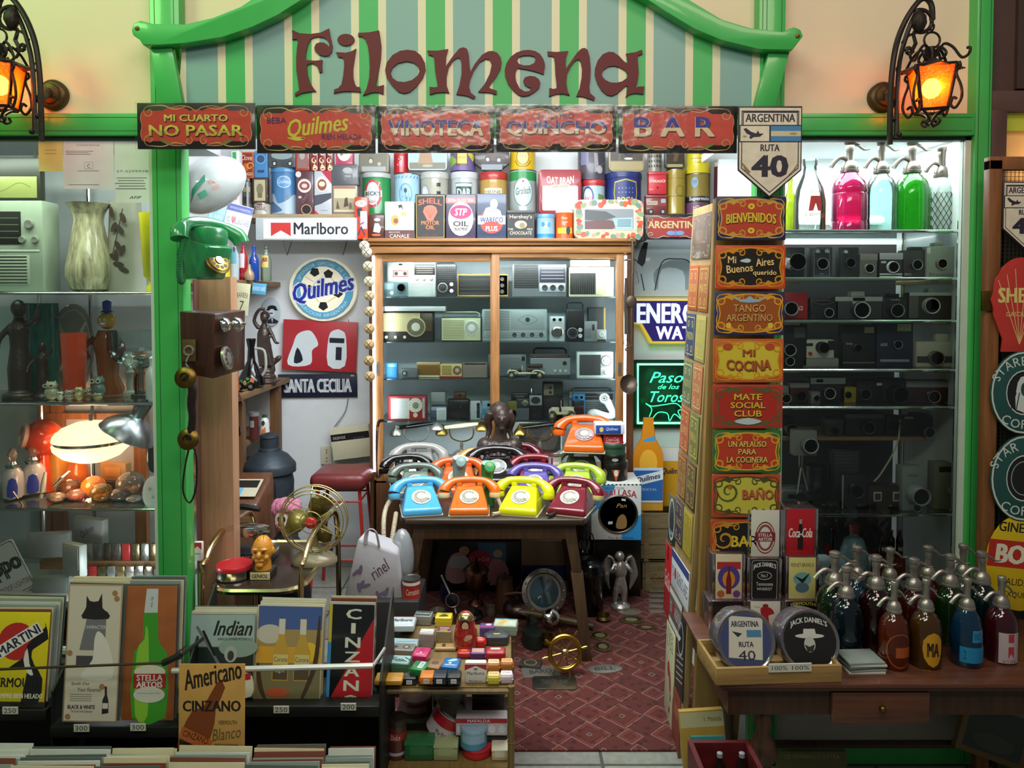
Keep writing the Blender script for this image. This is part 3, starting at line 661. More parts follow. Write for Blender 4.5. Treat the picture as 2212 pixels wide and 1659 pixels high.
def flat(name,cat,px,Y,d,col,art,label,rz=0,z=None,r=0,group=None,kind='plate',poly=None,rough=.4,coat=.2,roll=0,lean=0,wrap=None,rim=None):
 loc,w,h=fit(*px,Y,z);c=loc+V((0,0,h/2))
 b=MB();m=col if not isinstance(col,str) else paint(col,rough,coat=coat,var=.05)
 if poly:b.prism([(x*w,y*h) for x,y in poly],0,d,m,.0006)
 elif r:b.prism(rrect(w,h,r*h,5),0,d,m,.0006)
 else:b.box(-w/2,w/2,0,d,-h/2,h/2,m,.0006)
 b.art(art,w,h,r=rough,coat=coat)
 if not wrap:o=tag(obj(name,b,loc=c),label,cat,group)
 else:o=thing(name,label,cat,c,group=group);obj(kind,b,o);wrapped(o,w,h,-.003,z0=-h/2)
 o.rotation_euler=(radians(lean),radians(roll),radians(rz));return o
def quad_plate(name,cat,c4,Ys,d,col,art,label,group=None,rough=.45,coat=0,back=1):
 P=[at(x,y,Y) for (x,y),Y in zip(c4,Ys)]
 u=((P[1]-P[0])+(P[2]-P[3]))/2;v=((P[3]-P[0])+(P[2]-P[1]))/2;w=u.length;u.normalize();n=u.cross(v).normalized();v2=n.cross(u);h=v.dot(v2);c=sum(P,V())/4
 b=MB();b.box(-w/2,w/2,0,d,-h/2,h/2,col if not isinstance(col,str) else paint(col,rough,coat=coat),.0005);b.art(art,w,h,r=rough,coat=coat)
 o=tag(obj(name,b),label,cat,group);o.matrix_world=Mx(((u.x,-n.x,v2.x,c.x),(u.y,-n.y,v2.y,c.y),(u.z,-n.z,v2.z,c.z),(0,0,0,1)));return o
def vessel(name,cat,px,Y,prof,mat,label,z=None,seg=24,parts=(),sy=1,group=None,art=None,rz=0,tilt=None,flute=0,nf=0,body='body'):
 loc,w,h=fit(*px,Y,z);t=thing(name,label,cat,loc+V((0,w/2*sy,0)),rz,group);q=w/2
 if tilt:t.rotation_euler=tuple(radians(a) for a in tilt)
 b=MB();b.lathe([(max(1e-5,a*q),c*h) for a,c in prof],mat if not isinstance(mat,str) else paint(mat,.35),seg,sy=sy,flute=flute,nf=nf)
 for it in (art or []):b.art(it[0],pi*q*it[1],h,T(0,0,h/2),wrap=q*it[1]*1.004)
 if not parts:
  me=obj(name,b);r=t.rotation_euler.copy();l=t.location.copy();nm=t.name;bpy.data.objects.remove(t);me.location=l;me.rotation_euler=r
  return tag(me,label,cat,group)
 obj(body,b,t)
 for nm,fn in parts:b=MB();fn(b,q,h);obj(nm,b,t)
 return t
def organic(name,mb,parent=None,voxel=.004,loc=None,label=None,rz=0,smooth=3):
 o=obj(name,mb,parent,loc,label,rz);m=o.modifiers.new('skin','REMESH');m.mode='VOXEL';m.voxel_size=voxel;m.use_smooth_shade=True
 if smooth:s_=o.modifiers.new('soft','SMOOTH');s_.iterations=smooth;s_.factor=.5
 return o
def limb(b,pts,rad,m):b.tube(pts,rad,m,8,smooth=3)
PHB=[(0,0,.086),(0,.03,.083),(.125,.098,.056),(.160,.092,.058),(.185,.045,.078),(.188,0,.086)]
def phone(px,py,Y,z,col,label,s=1.0,rz=0,caps=None,dial='e8e4cf',wheel='f2f0e6',handset=True,cord=None,roundb=False,hcol=None,rough=.18):
 x=at(px,py,Y).x;t=thing('rotary_phone',label,'telephone',(x,Y,z),rz,'rotary telephones on the dark table');t.scale=(s,s,s)
 m=paint(col,rough,coat=.5,var=.04);hm=paint(hcol,rough,coat=.5) if hcol else m;cm=paint(caps,.3) if caps else hm
 b=MB();n=len(PHB);vs=[(-w,y,zz) for y,zz,w in PHB]+[(w,y,zz) for y,zz,w in PHB]
 b.add(vs,[tuple(range(n)),tuple(range(2*n-1,n-1,-1))]+[(i,i+n,(i+1) % n+n,(i+1) % n) for i in range(n)][::1],m,False,.009,3);bmesh.ops.recalc_face_normals(b.bm,faces=b.bm.faces)
 for q in (-1,1):b.box(q*.045-.012,q*.045+.012,.125,.165,.085,.112,m,.004)
 b.box(-.087,.087,.002,.186,-.002,.006,paint('d8d2ba',.5),.002);obj('body',b,t)
 M=T(0,.062,.066) @ R('X',29.3)
 b=MB();b.xf=M;b.lathe([(.041,-.004),(.041,.003),(.039,.004),(.0001,.004)],paint(dial,.4),28)
 b.xf=M @ T(0,0,.0042);b.art([('T',str((i+1) % 10),.44*cos(radians(60+30*i)),.44*sin(radians(60+30*i)),.07,.09,'35322a') for i in range(10)],.078,.078,TOP);obj('dial',b,t)
 b=MB();b.xf=M;b.lathe([(.034,.005),(.034,.0075),(.0001,.0075)],glass(wheel,1.2,.06,.55),28);b.lathe([(.017,.007),(.016,.010),(.0001,.0105)],paint(wheel,.25,coat=.5),22)
 b.xf=M @ T(0,0,.0078);b.art([('E',.37*cos(radians(55+29*i)),.37*sin(radians(55+29*i)),.085,.085,'8f897a') for i in range(10)],.066,.066,TOP)
 b.xf=M @ T(.027,-.020,.008);b.box(-.006,.006,-.0015,.0015,0,.004,CHROME);obj('finger_wheel',b,t)
 if handset:
  b=MB();b.tube([(-.112,.120,.064),(-.108,.128,.086),(-.075,.140,.112),(-.035,.143,.120),(0,.143,.122),(.035,.143,.120),(.075,.140,.112),(.108,.128,.086),(.112,.120,.064)],[.025,.026,.0175,.0155,.0155,.0155,.0175,.026,.025],hm,12,smooth=3)
  h_=obj('handset',b,t)
  for q in (-1,1):b=MB();b.xf=T(q*.112,.118,.058) @ R('X',-10);b.lathe([(.0255,.012),(.0265,-.004),(.022,-.010),(.0001,-.011)],cm,18);obj('cap',b,h_)
 if cord:b=MB();coil(b,cord[1],cord[2] if len(cord)>2 else .006,paint(cord[0],.4));obj('cord',b,t)
 return t
def coil(b,pts,r,m,pitch=.0042,wr=.0013):
 P=catmull(pts,8);L=sum((P[i+1]-P[i]).length for i in range(len(P)-1));n=int(L/pitch*8);o=[];acc=[0]
 for i in range(len(P)-1):acc.append(acc[-1]+(P[i+1]-P[i]).length)
 j=0
 for k in range(n+1):
  s_=L*k/n
  while j<len(P)-2 and acc[j+1]<s_:j += 1
  d=P[j+1]-P[j];p=P[j]+d*((s_-acc[j])/max(1e-9,acc[j+1]-acc[j]));d.normalize()
  a=d.cross(V((.3,.9,.1))).normalized();c=d.cross(a);o.append(p+(a*cos(2*pi*k/8)+c*sin(2*pi*k/8))*r)
 b.tube(o,wr,m,4)
def siphon(loc,h,r,gm,label,art=None,head=None,style=0,group=None,rz=0,wrapmesh=None,cat='bottle',knob=True):
 t=thing('soda_siphon',label,cat,loc,rz,group);hm=head or PEWTER;H=h
 fl=(.05,14) if style == 1 else (0,0)
 pr=[(.86,0),(.97,.008),(1,.03),(1,.36),(.99,.43),(.93,.50),(.80,.555),(.62,.595),(.48,.62),(.40,.65)]
 if style == 2:pr=[(.9,0),(1,.01),(1,.10),(.96,.115),(1,.13),(1,.40),(.96,.415),(1,.43),(.98,.48),(.9,.53),(.6,.60),(.42,.65)]
 if style == 3:pr=[(.9,0),(1,.02),(1,.30),(.97,.42),(.86,.52),(.66,.60),(.44,.66)]
 b=MB();b.lathe([(a*r,c*H) for a,c in pr],gm,28,flute=fl[0],nf=fl[1])
 if art:b.art(art,pi*r,H,T(0,0,H*.24),wrap=r*1.005)
 obj('bottle',b,t)
 b=MB();b.lathe([(.47*r,.635*H),(.50*r,.64*H),(.50*r,.665*H),(.46*r,.67*H),(.46*r,.70*H),(.36*r,.745*H),(.2*r,.77*H),(.19*r,.86*H),(.23*r,.875*H),(.22*r,.93*H)]+([(.30*r,.945*H),(.30*r,.985*H),(.16*r,H),(1e-5,H)] if knob else [(.25*r,.94*H),(.25*r,.99*H),(.2*r,H),(1e-5,H)]),hm,18,flute=.05,nf=16);obj('siphon_head',b,t)
 b=MB();b.tube([(-.15*r,0,.775*H),(-.55*r,0,.80*H),(-.9*r,0,.755*H),(-1.12*r,0,.70*H)],[.12*r,.12*r,.125*r,.15*r],hm,8,smooth=3);obj('spout',b,t)
 b=MB();b.tube([(.15*r,0,.955*H),(.5*r,0,.93*H),(.85*r,0,.885*H),(1.2*r,0,.895*H)] if knob else [(.12*r,0,.90*H),(.5*r,0,.86*H),(.8*r,0,.79*H),(1.1*r,0,.775*H)],[.09*r,.085*r,.06*r,.03*r],hm,6,smooth=3);obj('lever',b,t)
 if wrapmesh:b=MB();wrapmesh(b,r,H);obj('wire_mesh',b,t)
 return t
BOT=[(.9,0),(1,.02),(1,.52),(.93,.62),(.6,.72),(.40,.80),(.36,.93),(.42,.935),(.42,.97),(.36,.975),(.34,1.0)]
def bottle(px,Y,mat,label,z=None,prof=BOT,art=None,cap=None,capc='b0b0b0',group=None,name='bottle',cat='bottle',liquid=None):
 ps=[('cap',lambda b,q,h:b.lathe([(cap*q,.90*h),(cap*q,1.0*h),(cap*q*.8,1.012*h),(1e-5,1.012*h)],capc if not isinstance(capc,str) else paint(capc,.35),16))] if cap else []
 if liquid:ps.append(('liquid',lambda b,q,h:b.lathe([(max(1e-5,a*q*.94),c*h+.002) for a,c in prof if c<.65]+[(1e-5,.62*h)],paint(liquid,.3),20)))
 return vessel(name,cat,px,Y,prof,mat,label,z,22,ps,art=[(art,1)] if art else None,group=group,body='glass')
# ================================================================== show cabinet at the back
WC=wood('8a5a30','b98550',.4,'Z',4);WCX=wood('8a5a30','b98550',.4,'X',4);WD=wood('4a2f1c','6b4428',.45,'Z',4)
CF,CB=3.93,4.28
cabx0,cabx1=X(797,CF),X(1370,CF);ctop=Z(515,3.90)
cab=thing('display_cabinet','tall light wood display cabinet with sliding glazed doors full of old radios','cabinet',(0,0,0))
b=MB();pan=paint('cfdde4',.6)
b.box(cabx0,cabx1,CB-.012,CB,.05,ctop-.02,pan);b.box(cabx0,X(803.5,CF),CF,CB,0,ctop-.02,WD);b.box(X(1354,CF),cabx1,CF,CB,0,ctop-.02,WD)
b.box(cabx0,cabx1,CF+.03,CB,ctop-.1,ctop-.02,WC);b.box(cabx0,cabx1,CF+.04,CB,Z(1022,4.0)-.03,Z(1022,4.0),WCX);b.box(cabx0,cabx1,CF+.02,CB,0,.06,WD);obj('carcass',b,cab)
b=MB();b.box(X(784,3.88),X(1373,3.88),3.88,CB,ctop-.018,ctop,WCX,.004);b.box(X(790,3.9),X(1368,3.9),3.90,CB,ctop-.036,ctop-.018,WCX,.006);b.box(X(800,3.92),X(1364,3.92),3.915,CB,ctop-.075,ctop-.04,WCX,.003);obj('cornice',b,cab)
def cdoor(x0,x1,y,zb,zt,ins):
 f=MB();st=.042;b=f
 b.box(x0,x0+st,y,y+.022,zb,zt,WC,.002);b.box(x1-st,x1,y,y+.022,zb,zt,WC,.002);b.box(x0+st,x1-st,y,y+.022,zt-st*.9,zt,WCX,.002);b.box(x0+st,x1-st,y,y+.022,zb,zb+st*1.6,WCX,.002)
 d=obj('door',f,cab);p=MB();p.box(x0+st-.003,x1-st+.003,y+.009,y+.013,zb+st*1.6-.003,zt-st*.9+.003,GP);obj('pane',p,d)
 p=MB();p.xf=T(ins,y,Z(797,y));p.prism(rrect(.022,.072,.004,3),-.002,.002,paint('b9b4ac',.3,.9));p.prism(rrect(.009,.05,.004,3),-.0025,.001,paint('6e6a66',.4,.6));obj('finger_pull',p,d)
zb_,zt_=Z(1042,CF),Z(541,CF)
cdoor(X(809,3.95),X(1076,3.95),3.955,zb_,zt_-.02,X(812,3.95)+.004);cdoor(X(1062,CF),X(1348,CF),3.93,zb_,zt_,X(1340,CF))
for x0,x1 in ((809,1076),(1076,1348)):
 b=MB();xa,xb=X(x0,3.94),X(x1,3.94);b.box(xa,xb,3.945,3.965,.06,zb_-.01,WD,.003);b.box(xa+.05,xb-.05,3.94,3.95,.14,zb_-.09,paint('5a3a22',.5),.004);obj('cupboard_door',b,cab)
SH={0:None}
for k,py in ((1,641),(2,738),(3,818),(4,909)):
 z=Z(py,4.0);SH[k]=z;b=MB();b.box(cabx0+.03,cabx1-.03,3.99,CB-.015,z-.006,z,glass('cfe6e4',1.2,.02,.12));obj('glass_shelf',b,cab)
SH[5]=Z(1022,4.0)
TUBE=emit('eef4ff',7)
for px_ in (806,1351.5):
 b=MB();x=X(px_,CF);b.xf=T(x,CF+.012,0);b.cyl(.0065,Z(1020,CF),Z(552,CF),TUBE,10);obj('lamp_tube',b,cab)
for px_ in (838,1326):
 area('cabinet_light',(X(px_,4.0),3.985,1.35),(X(px_,4.0)*.6,4.3,1.35),.04,1.1,1.2,(.88,.95,1))
area('cabinet_light',(0,3.99,ctop-.11),(0,4.2,.8),1.2,.03,7,(.88,.95,1))  # added strip behind the header to even out the cabinet light
area('cabinet_light',(0,4.0,SH[4]-.03),(0,4.2,.6),1.2,.02,2.2,(.88,.95,1))  # added fill under the lowest glass shelf, no tube there
# ------------------------------------------------------------------ radios, by shelf (z from the shelf)
GR='old radios in the display cabinet'
def radio(px,sh,d,col,label,feats,Y=4.03,name='portable_radio',cat='radio',rz=0,**k):return gadget(name,cat,px,Y,d,col,label,SH[sh],feats,rz,GR if cat == 'radio' else None,**k)
KN='c9cac6'
radio((836,566,942,640),1,.1,'b4b8b4','silver cassette radio with a dark dial strip on the top shelf',[('panel',-.22,.22,.50,.55,'d2d4d2','cassette_door',[('R',0,-.1,.62,.34,'8b3a36'),('R',0,-.1,.56,.26,'c9c0b0'),('E',-.18,-.1,.08,.1,'40302c'),('E',.18,-.1,.08,.1,'40302c'),('E',0,.38,.09,.05,'2b2b2b')]),('panel',.27,.28,.42,.30,'3a3230','dial_scale',[('R',0,v,.8,.03,'b8b4a4') for v in (-.3,-.1,.1,.3)]),('knob',.12,.03,.05,KN),('knob',.26,.03,.05,KN),('knob',.40,.03,.05,KN),('grille',.05,-.28,.86,.36,'aeb4ae','7c827e','h',9)],Y=4.08)
radio((827,609,879,640),1,.05,'4a6468','small teal radio with a round speaker beside the cassette radio',[('panel',-.25,.2,.4,.4,'6d8388'),('lens',.27,.1,.36,.008,'2a3234','4a5658'),('knob',-.12,-.25,.13,KN),('grille',-.3,-.25,.22,.3,'22292b','50595c','v',4)])
radio((943,571,985,640),1,.05,'2a2628','upright black pocket radio with two silver knobs on the top shelf',[('grille',0,.18,.9,.55,'1b191a','3d3a3b','g',9),('dial',-.18,-.22,.15,'2b2a2c','9a9692','2b2a2c'),('knob',.27,-.12,.06,KN),('knob',.27,-.32,.06,KN),('handle',.05,'222222')])
radio((988,591,1098,640),1,.12,'1d1a18','wide black radio with a thin gold surround on the top shelf',[('panel',0,0,.99,.97,'a8843e','gold_surround'),('grille',-.1,0,.76,.86,'151412','1f1d1b','h',5),('panel',.39,0,.19,.86,'191816','knob_plate'),('knob',.38,.25,.09,'55524c'),('knob',.38,-.02,.09,'55524c'),('knob',.38,-.28,.09,'55524c')],Y=4.06)
radio((1106,570,1224,640),1,.11,'55585a','long dark radio with three black knobs on a silver strip',[('grille',-.24,.12,.44,.7,'161616','272727','h',10),('panel',.24,.2,.46,.5,'33323a','dial_scale',[('R',0,v,.9,.04,'77747c') for v in (-.3,-.1,.1,.3)]),('panel',.24,-.22,.48,.26,'8f959c','control_strip'),('knob',.10,-.22,.09,'2a2a2c'),('knob',.25,-.22,.09,'2a2a2c'),('knob',.40,-.22,.09,'2a2a2c'),('antenna',.46,.1,-88)],Y=4.06)
radio((1230,577,1326,638),1,.1,'b8b094','beige radio with a tall dark speaker window and five knobs',[('grille',-.2,-.06,.58,.72,'161614','2b2a28','v',12),('panel',.17,-.06,.16,.72,'c5bda2','plate'),('knob',.39,.22,.09,'d6d0bc'),('knob',.33,-.1,.05,'efefef'),('knob',.44,-.1,.05,'efefef'),('knob',.33,-.3,.05,'efefef'),('knob',.44,-.3,.05,'efefef')])
loc,w,h=fit(1232,560,1318,576,4.05);gadget('papers_box','box',(1232,561,1318,576),4.05,.1,'c2b99c','shallow beige case with a pale blue window lying on the beige radio',None,[('panel',0,0,.72,.7,'9fb6b8','window')])
radio((826,673,936,738),2,.09,'2c2724','dark valve radio with a cream grille and big round dial',[('grille',-.12,.14,.72,.62,'e0d6a6','a89a62','g',14),('panel',.36,.14,.22,.6,'574d35','side_grille'),('dial',.16,-.02,.33,'6b6756','b7a878','d8d5c0'),*[('knob',u,-.36,.055,'d8d2b4') for u in (-.42,-.24,-.06)]])
flat('sheet','paper',(828,662,962,672),4.0,.08,'cfd3d4',[],'white sheet of paper lying across the valve radio',kind='sheet')
radio((952,685,1040,738),2,.08,'3a3d3c','cream portable radio with an arched carrying handle',[('panel',0,0,.95,.92,'c9caa4','front'),('grille',-.18,-.02,.56,.8,'c3c49a','8d8f68','h',12),('dial',.26,.05,.32,'b9bbae','d4d6cc','e8e8e2'),('handle',.2,'d8d4ae',.44)])
radio((1041,668,1182,738),2,.12,'9fa8ab','wide grey radio with an eye shaped emblem and four knobs',[('grille',-.27,.15,.42,.62,'a7b0b2','5d6669','h',12),('panel',.2,.17,.5,.58,'a3acae','emblem_plate',[('S',[(-.3,0),(0,.25),(.3,0),(0,-.25),(-.3,0)],.02,'5f686b'),('E',0,0,.07,.13,'33393b')]),('grille',0,-.3,.95,.2,'9aa3a6','6a7376','h',4),*[('knob',u,-.30,.07,'3c4143') for u in (-.0,.13,.27,.41)]],Y=4.05)
radio((1187,683,1220,738),2,.04,'b9c0c4','narrow chrome radio with two small dials above a bright round disc',[('panel',0,.36,.8,.2,'e0e4e4','dial_strip'),('lens',-.2,.36,.08,.004,'444444','777777'),('lens',.2,.36,.08,.004,'444444','777777'),('knob',0,-.14,.24,CHROME,'disc')])
radio((1223,668,1262,738),2,.05,'1a1a1c','upright black radio with a looped carrying handle on the second shelf',[('grille',0,.2,.9,.5,'151516','2d2d30','g',9),('dial',-.15,-.24,.17,'222226','85858a','222226'),('knob',.28,-.15,.07,KN),('knob',.28,-.33,.07,KN),('handle',.2,'222222',.44)])
radio((1270,664,1308,738),2,.06,'23282b','upright radio with dark vertical ribs and a tan side',[('grille',-.08,.1,.8,.74,'1d2224','3c4448','v',8),('panel',.44,0,.1,.98,'c09a4e','side_strip')],Y=4.1)
radio((1262,694,1290,738),2,.03,'84898d','small plain grey pocket radio leaning by the ribbed radio',[('panel',.2,.2,.2,.3,'3b3f42','scale'),('grille',-.2,-.1,.5,.5,'7b8084','5d6265','h',7)],Y=4.02)
radio((1289,712,1310,738),2,.02,'9aa0a2','tiny silver radio with one round knob at the shelf end',[('knob',0,.1,.26,KN),('panel',0,-.4,.9,.16,'222222','base_strip')],Y=4.01)
radio((834,784,859,818),3,.03,'2f86c4','small bright blue pocket radio',[('panel',0,.32,.8,.2,'4fa0d8','name_strip',[('T','RADIO',0,0,.6,.5,'d7ecf8')]),('grille',0,-.1,.84,.6,'2f86c4','246a9c','g',9)])
radio((866,796,903,818),3,.03,'5b6163','little grey pocket radio with two round windows',[('dial',-.28,0,.36,'3a3f41','8f9699','9aa'.ljust(6,'a')),('grille',.17,0,.5,.74,'747b7d','454b4d','h',7)])
radio((900,782,951,818),3,.05,'b99a62','tan radio with a woven amber front',[('grille',0,-.02,.94,.66,'8a6426','6d4c18','g',11),('panel',0,.44,.98,.1,'d9cfae','top_strip'),('panel',0,-.42,.96,.12,'d3c9aa','foot_strip')],Y=4.06)
radio((951,786,998,818),3,.05,'d6bd7c','cream radio with a red base and a round brown dial',[('grille',-.2,.06,.46,.66,'b9a45c','8a763a','h',9),('dial',.28,.06,.30,'8a6f58','5c4436','c8b69a'),('panel',0,-.43,.99,.13,'8a2a28','red_base')])
radio((998,782,1054,818),3,.05,'6b605c','brown radio with a plain woven grey front',[('grille',0,-.08,.92,.76,'8b8077','7d7269','g',13),('panel',0,.39,.8,.08,'2b2523','slot'),('panel',.32,-.3,.1,.1,'2c2c33','badge')],Y=4.03)
radio((1054,765,1137,818),3,.07,'7d888b','long steel radio with a dial window behind the toy roadster',[('panel',-.05,.3,.84,.28,'9aa5a8','dial_scale',[('R',0,v,.9,.05,'4c5557') for v in (-.2,.1)]),('grille',0,-.22,.94,.5,'78848a','5f6a6e','h',12),('panel',.42,.3,.08,.2,'22282a','end_knob')],Y=4.12)
radio((1145,766,1232,815),3,.07,'8f999d','silver radio with a high black bar handle and a maroon dial strip',[('panel',0,.43,.99,.14,'4a2c2c','dial_scale',[('R',0,0,.9,.12,'a58f88')]),('grille',-.24,-.02,.46,.66,'98a2a6','7e888c','g',14),('knob',.36,.12,.09,'2b2b2d'),('knob',.12,-.22,.07,KN),('knob',.25,-.22,.07,KN),('knob',.38,-.22,.07,KN),('panel',0,-.44,.99,.12,'3e4548','base'),('handle',.26,'1d1d20',.40,.006),('antenna',.46,.05,0)],Y=4.08)
radio((1246,760,1325,817),3,.07,'e3ecea','white framed table radio with a dark speaker window',[('grille',-.14,0,.58,.78,'3a3b40','5a5b62','v',24),('panel',-.14,-.14,.58,.04,'1d1d20','divider'),('panel',.30,.14,.3,.5,'c3cccb','dial_plate'),('dial',.30,.16,.20,'d5dddc','4a5052','dfe5e4'),('panel',.30,-.27,.3,.24,'c9d1d0','knob_plate'),('knob',.30,-.27,.09,KN)])
radio((838,856,921,909),4,.07,'a8232a','red table radio with a white grille and a round white dial',[('grille',-.18,-.02,.48,.86,'e8e8e6','b0b0b4','g',18),('dial',.22,.12,.31,'e4e0cf','c4bfae','8d8a80'),('knob',.22,-.3,.10,'e0cdb4'),('grille',.43,0,.06,.84,'d8d8d8','8e8e92','h',16)])
gadget('storage_box','box',(930,846,963,878),4.12,.04,'8d9294','open lidded grey case standing on a carton in the cabinet',SH[4]+.07,[('panel',0,.1,.86,.7,'a9b0b2','lid_lining')])
gadget('carton','box',(930,878,966,909),4.10,.06,'5c6a86','blue grey carton under the open grey case',SH[4],[('panel',0,.3,.9,.3,'b9bfca','label_strip')])
radio((943,882,964,905),4,.02,'dfe6ea','little white pocket radio with a woven front beside the carton',[('grille',0,0,.8,.8,'d0dcdc','aebabc','g',9)],Y=4.02)
gadget('camera_bag','bag',(966,863,1014,909),4.06,.06,'1c1b1e','black soft camera bag in the cabinet',SH[4],[('panel',0,.2,.9,.4,'26252a','flap'),('knob',.1,.12,.05,'4a484c','clasp')],bev=.01)
gadget('leather_case','case',(980,848,1006,864),4.1,.05,'5a3a22','brown leather ball shaped case on the camera bag',None,[('knob',0,.2,.2,'4a2c18','snap')],bev=.02)
radio((1016,866,1038,909),4,.02,'b8c2ca','slim silver recorder standing beside the camera bag',[('panel',.28,0,.3,.8,'2a3038','side_panel'),('lens',.28,.3,.1,.004,'555555','999999')])
radio((1041,866,1066,909),4,.04,'8fb4c8','pale blue radio with a sky blue lower half beside the bust',[('panel',0,-.1,.9,.36,'3a9cc8','lower_half'),('lens',.1,.28,.12,.004,'777777','bbbbbb')],Y=4.06)
radio((1096,867,1118,909),4,.05,'6b662c','olive green radio with a round black mouth',[('lens',0,-.15,.27,.014,'5d5826','2a2814')],Y=4.02)
radio((1104,849,1142,868),0,.03,'22262a','black hand radio stacked above the olive radio',[('art',[('R',0,.1,.5,.08,'8f9598')])],Y=4.12)
radio((1115,861,1143,907),4,.04,'25282d','two tone black and grey pocket radio with a silver tuning wheel',[('grille',0,-.22,.98,.54,'5b6169','4a5058','g',10),('knob',.18,.3,.17,CHROME)],Y=4.02)
radio((1142,853,1171,907),4,.05,'15171c','tall black pocket radio with an oval speaker plate',[('panel',.02,.28,.92,.4,'8f999d','oval_plate',[('E',0,0,.38,.36,'23272b')]),('antenna',-.3,.03,0)],Y=4.04)
radio((1172,826,1216,908),4,.06,'241f1f','tallest black radio with a tan control plate in the cabinet',[('panel',-.2,.3,.48,.32,'8b8378','control_plate'),('knob',-.12,.35,.04,'222222'),('knob',-.12,.22,.04,'222222'),('grille',.27,.3,.4,.34,'1b2420','35443e','h',6),('grille',0,-.2,.9,.5,'171415','241f20','h',12),('handle',.05,'888888',.4)],Y=4.1)
radio((1237,851,1264,866),0,.04,'1f7fc0','bright blue radio head on a stand in the cabinet',[('lens',.2,0,.34,.006,'4aa6e0','bfe0f4'),('knob',-.2,0,.2,'2b2b2b'),('antenna',-.4,.03,0)],Y=4.06)
gadget('speaker','speaker',(1238,866,1263,906),4.06,.05,'171b20','black speaker with blue edging under the blue radio head',SH[4],[('panel',.46,0,.06,.98,'2a86cc','blue_edge')])
radio((1229,846,1327,909),4,.06,'8e9a9f','long pale cassette radio with a bar handle behind the white radio',[('panel',.04,.3,.86,.26,'33383c','dial_scale',[('R',0,0,.8,.08,'9fa9ac')]),('grille',.1,-.15,.7,.5,'77838a','59656b','h',6),('handle',.12,'3f4a4e',.42,.004)],Y=4.16)
t=thing('novelty_radio','white swan necked novelty radio with a round speaker head','radio',at(1300,905,4.02),group=GR);t.location.z=SH[4];t.location.y=4.06;s_=sc(880,4.04)
b=MB();WG=paint('e8ecec',.2,coat=.5);b.tube([(-22*s_,0,9*s_),(-14*s_,0,13*s_),(6*s_,0,8*s_),(24*s_,0,6*s_),(26*s_,0,14*s_),(12*s_,-.01,40*s_)],[.026,.024,.020,.016,.018,.024],WG,12,smooth=4);b.ball((-20*s_,0,10*s_),.026,mat=WG);organic('body',b,t,.003)
b=MB();b.xf=T(2*s_+4*s_,-.022,46*s_) @ R('X',80) @ R('Y',-20);b.lathe([(.028,-.012),(.029,.004),(.024,.007),(.018,.002),(.0001,.002)],WG,22);b.xf=b.xf @ T(0,0,.0035);b.art([('O',0,0,.4,.4,.06,'555a5c'),('E',0,0,.14,.14,'3a3d40')],.036,.036,TOP);obj('speaker_head',b,t)
# toy vintage cars
def toycar(px,Y,z,label,roof):
 loc,w,h=fit(*px,Y,z);t=thing('toy_car',label,'toy car',loc+V((0,.03,0)),group='toy vintage cars');cr_=paint('d8d4b4',.3,coat=.3);dk=paint('3a2c24',.3)
 r=h*.21
 b=MB();b.box(-w*.42,w*.40,-.02,.02,h*.26,h*.36,cr_,.003)
 for sx,a,c in ((-1,-.46,-.18),(1,.16,.46)):b.tube([(w*a,-.026,h*.30),(w*(a+.05),-.026,h*.46),(w*(a+.2),-.026,h*.46),(w*(c+.02),-.026,h*.28)],.004,cr_,6,smooth=4);b.tube([(w*a,.026,h*.30),(w*(a+.05),.026,h*.46),(w*(a+.2),.026,h*.46),(w*(c+.02),.026,h*.28)],.004,cr_,6,smooth=4)
 obj('chassis',b,t)
 b=MB();b.box(-w*.38,-w*.10,-.013,.013,h*.34,h*.58,dk if not roof else cr_,.004);obj('bonnet',b,t)
 b=MB()
 if roof:b.box(-w*.02,w*.42,-.016,.016,h*.36,h*.6,cr_,.003);b.box(w*.02,w*.38,-.017,.017,h*.92,h*.99,paint('3a3f48',.4),.003);[b.tube([(w*a,y,h*.58),(w*(a-.01),y,h*.94)],.0015,dk,4) for a in (.04,.36) for y in (-.015,.015)];b.box(-w*.04,-w*.02,-.014,.014,h*.55,h*.88,cr_)
 else:b.box(w*.04,w*.36,-.015,.015,h*.38,h*.60,dk,.004);b.box(w*.06,w*.44,-.014,.014,h*.62,h*.86,paint('2f2420',.5),.006);b.box(-w*.10,-w*.08,-.012,.012,h*.5,h*.78,cr_)
 obj('cabin',b,t)
 for sx in (-1,1):
  for y in (-.026,.026):
   b=MB();b.xf=T(sx*w*.36,y,r) @ R('X',90);b.torus((0,0,0),r*.84,r*.18,paint('2a2724',.6),'Z',20,6);b.lathe([(r*.25,-.003),(r*.25,.003)],cr_,10)
   for i in range(8):b.tube([(0,0,0),(r*.8*cos(i*pi/4),r*.8*sin(i*pi/4),0)],r*.05,cr_,4)
   obj('wheel',b,t)
toycar((1093,782,1178,818),4.0,SH[3],'cream and brown open toy roadster on the third cabinet shelf',False)
toycar((1184,861,1245,908),3.995,SH[4],'cream toy car with a square roof on the fourth cabinet shelf',True)
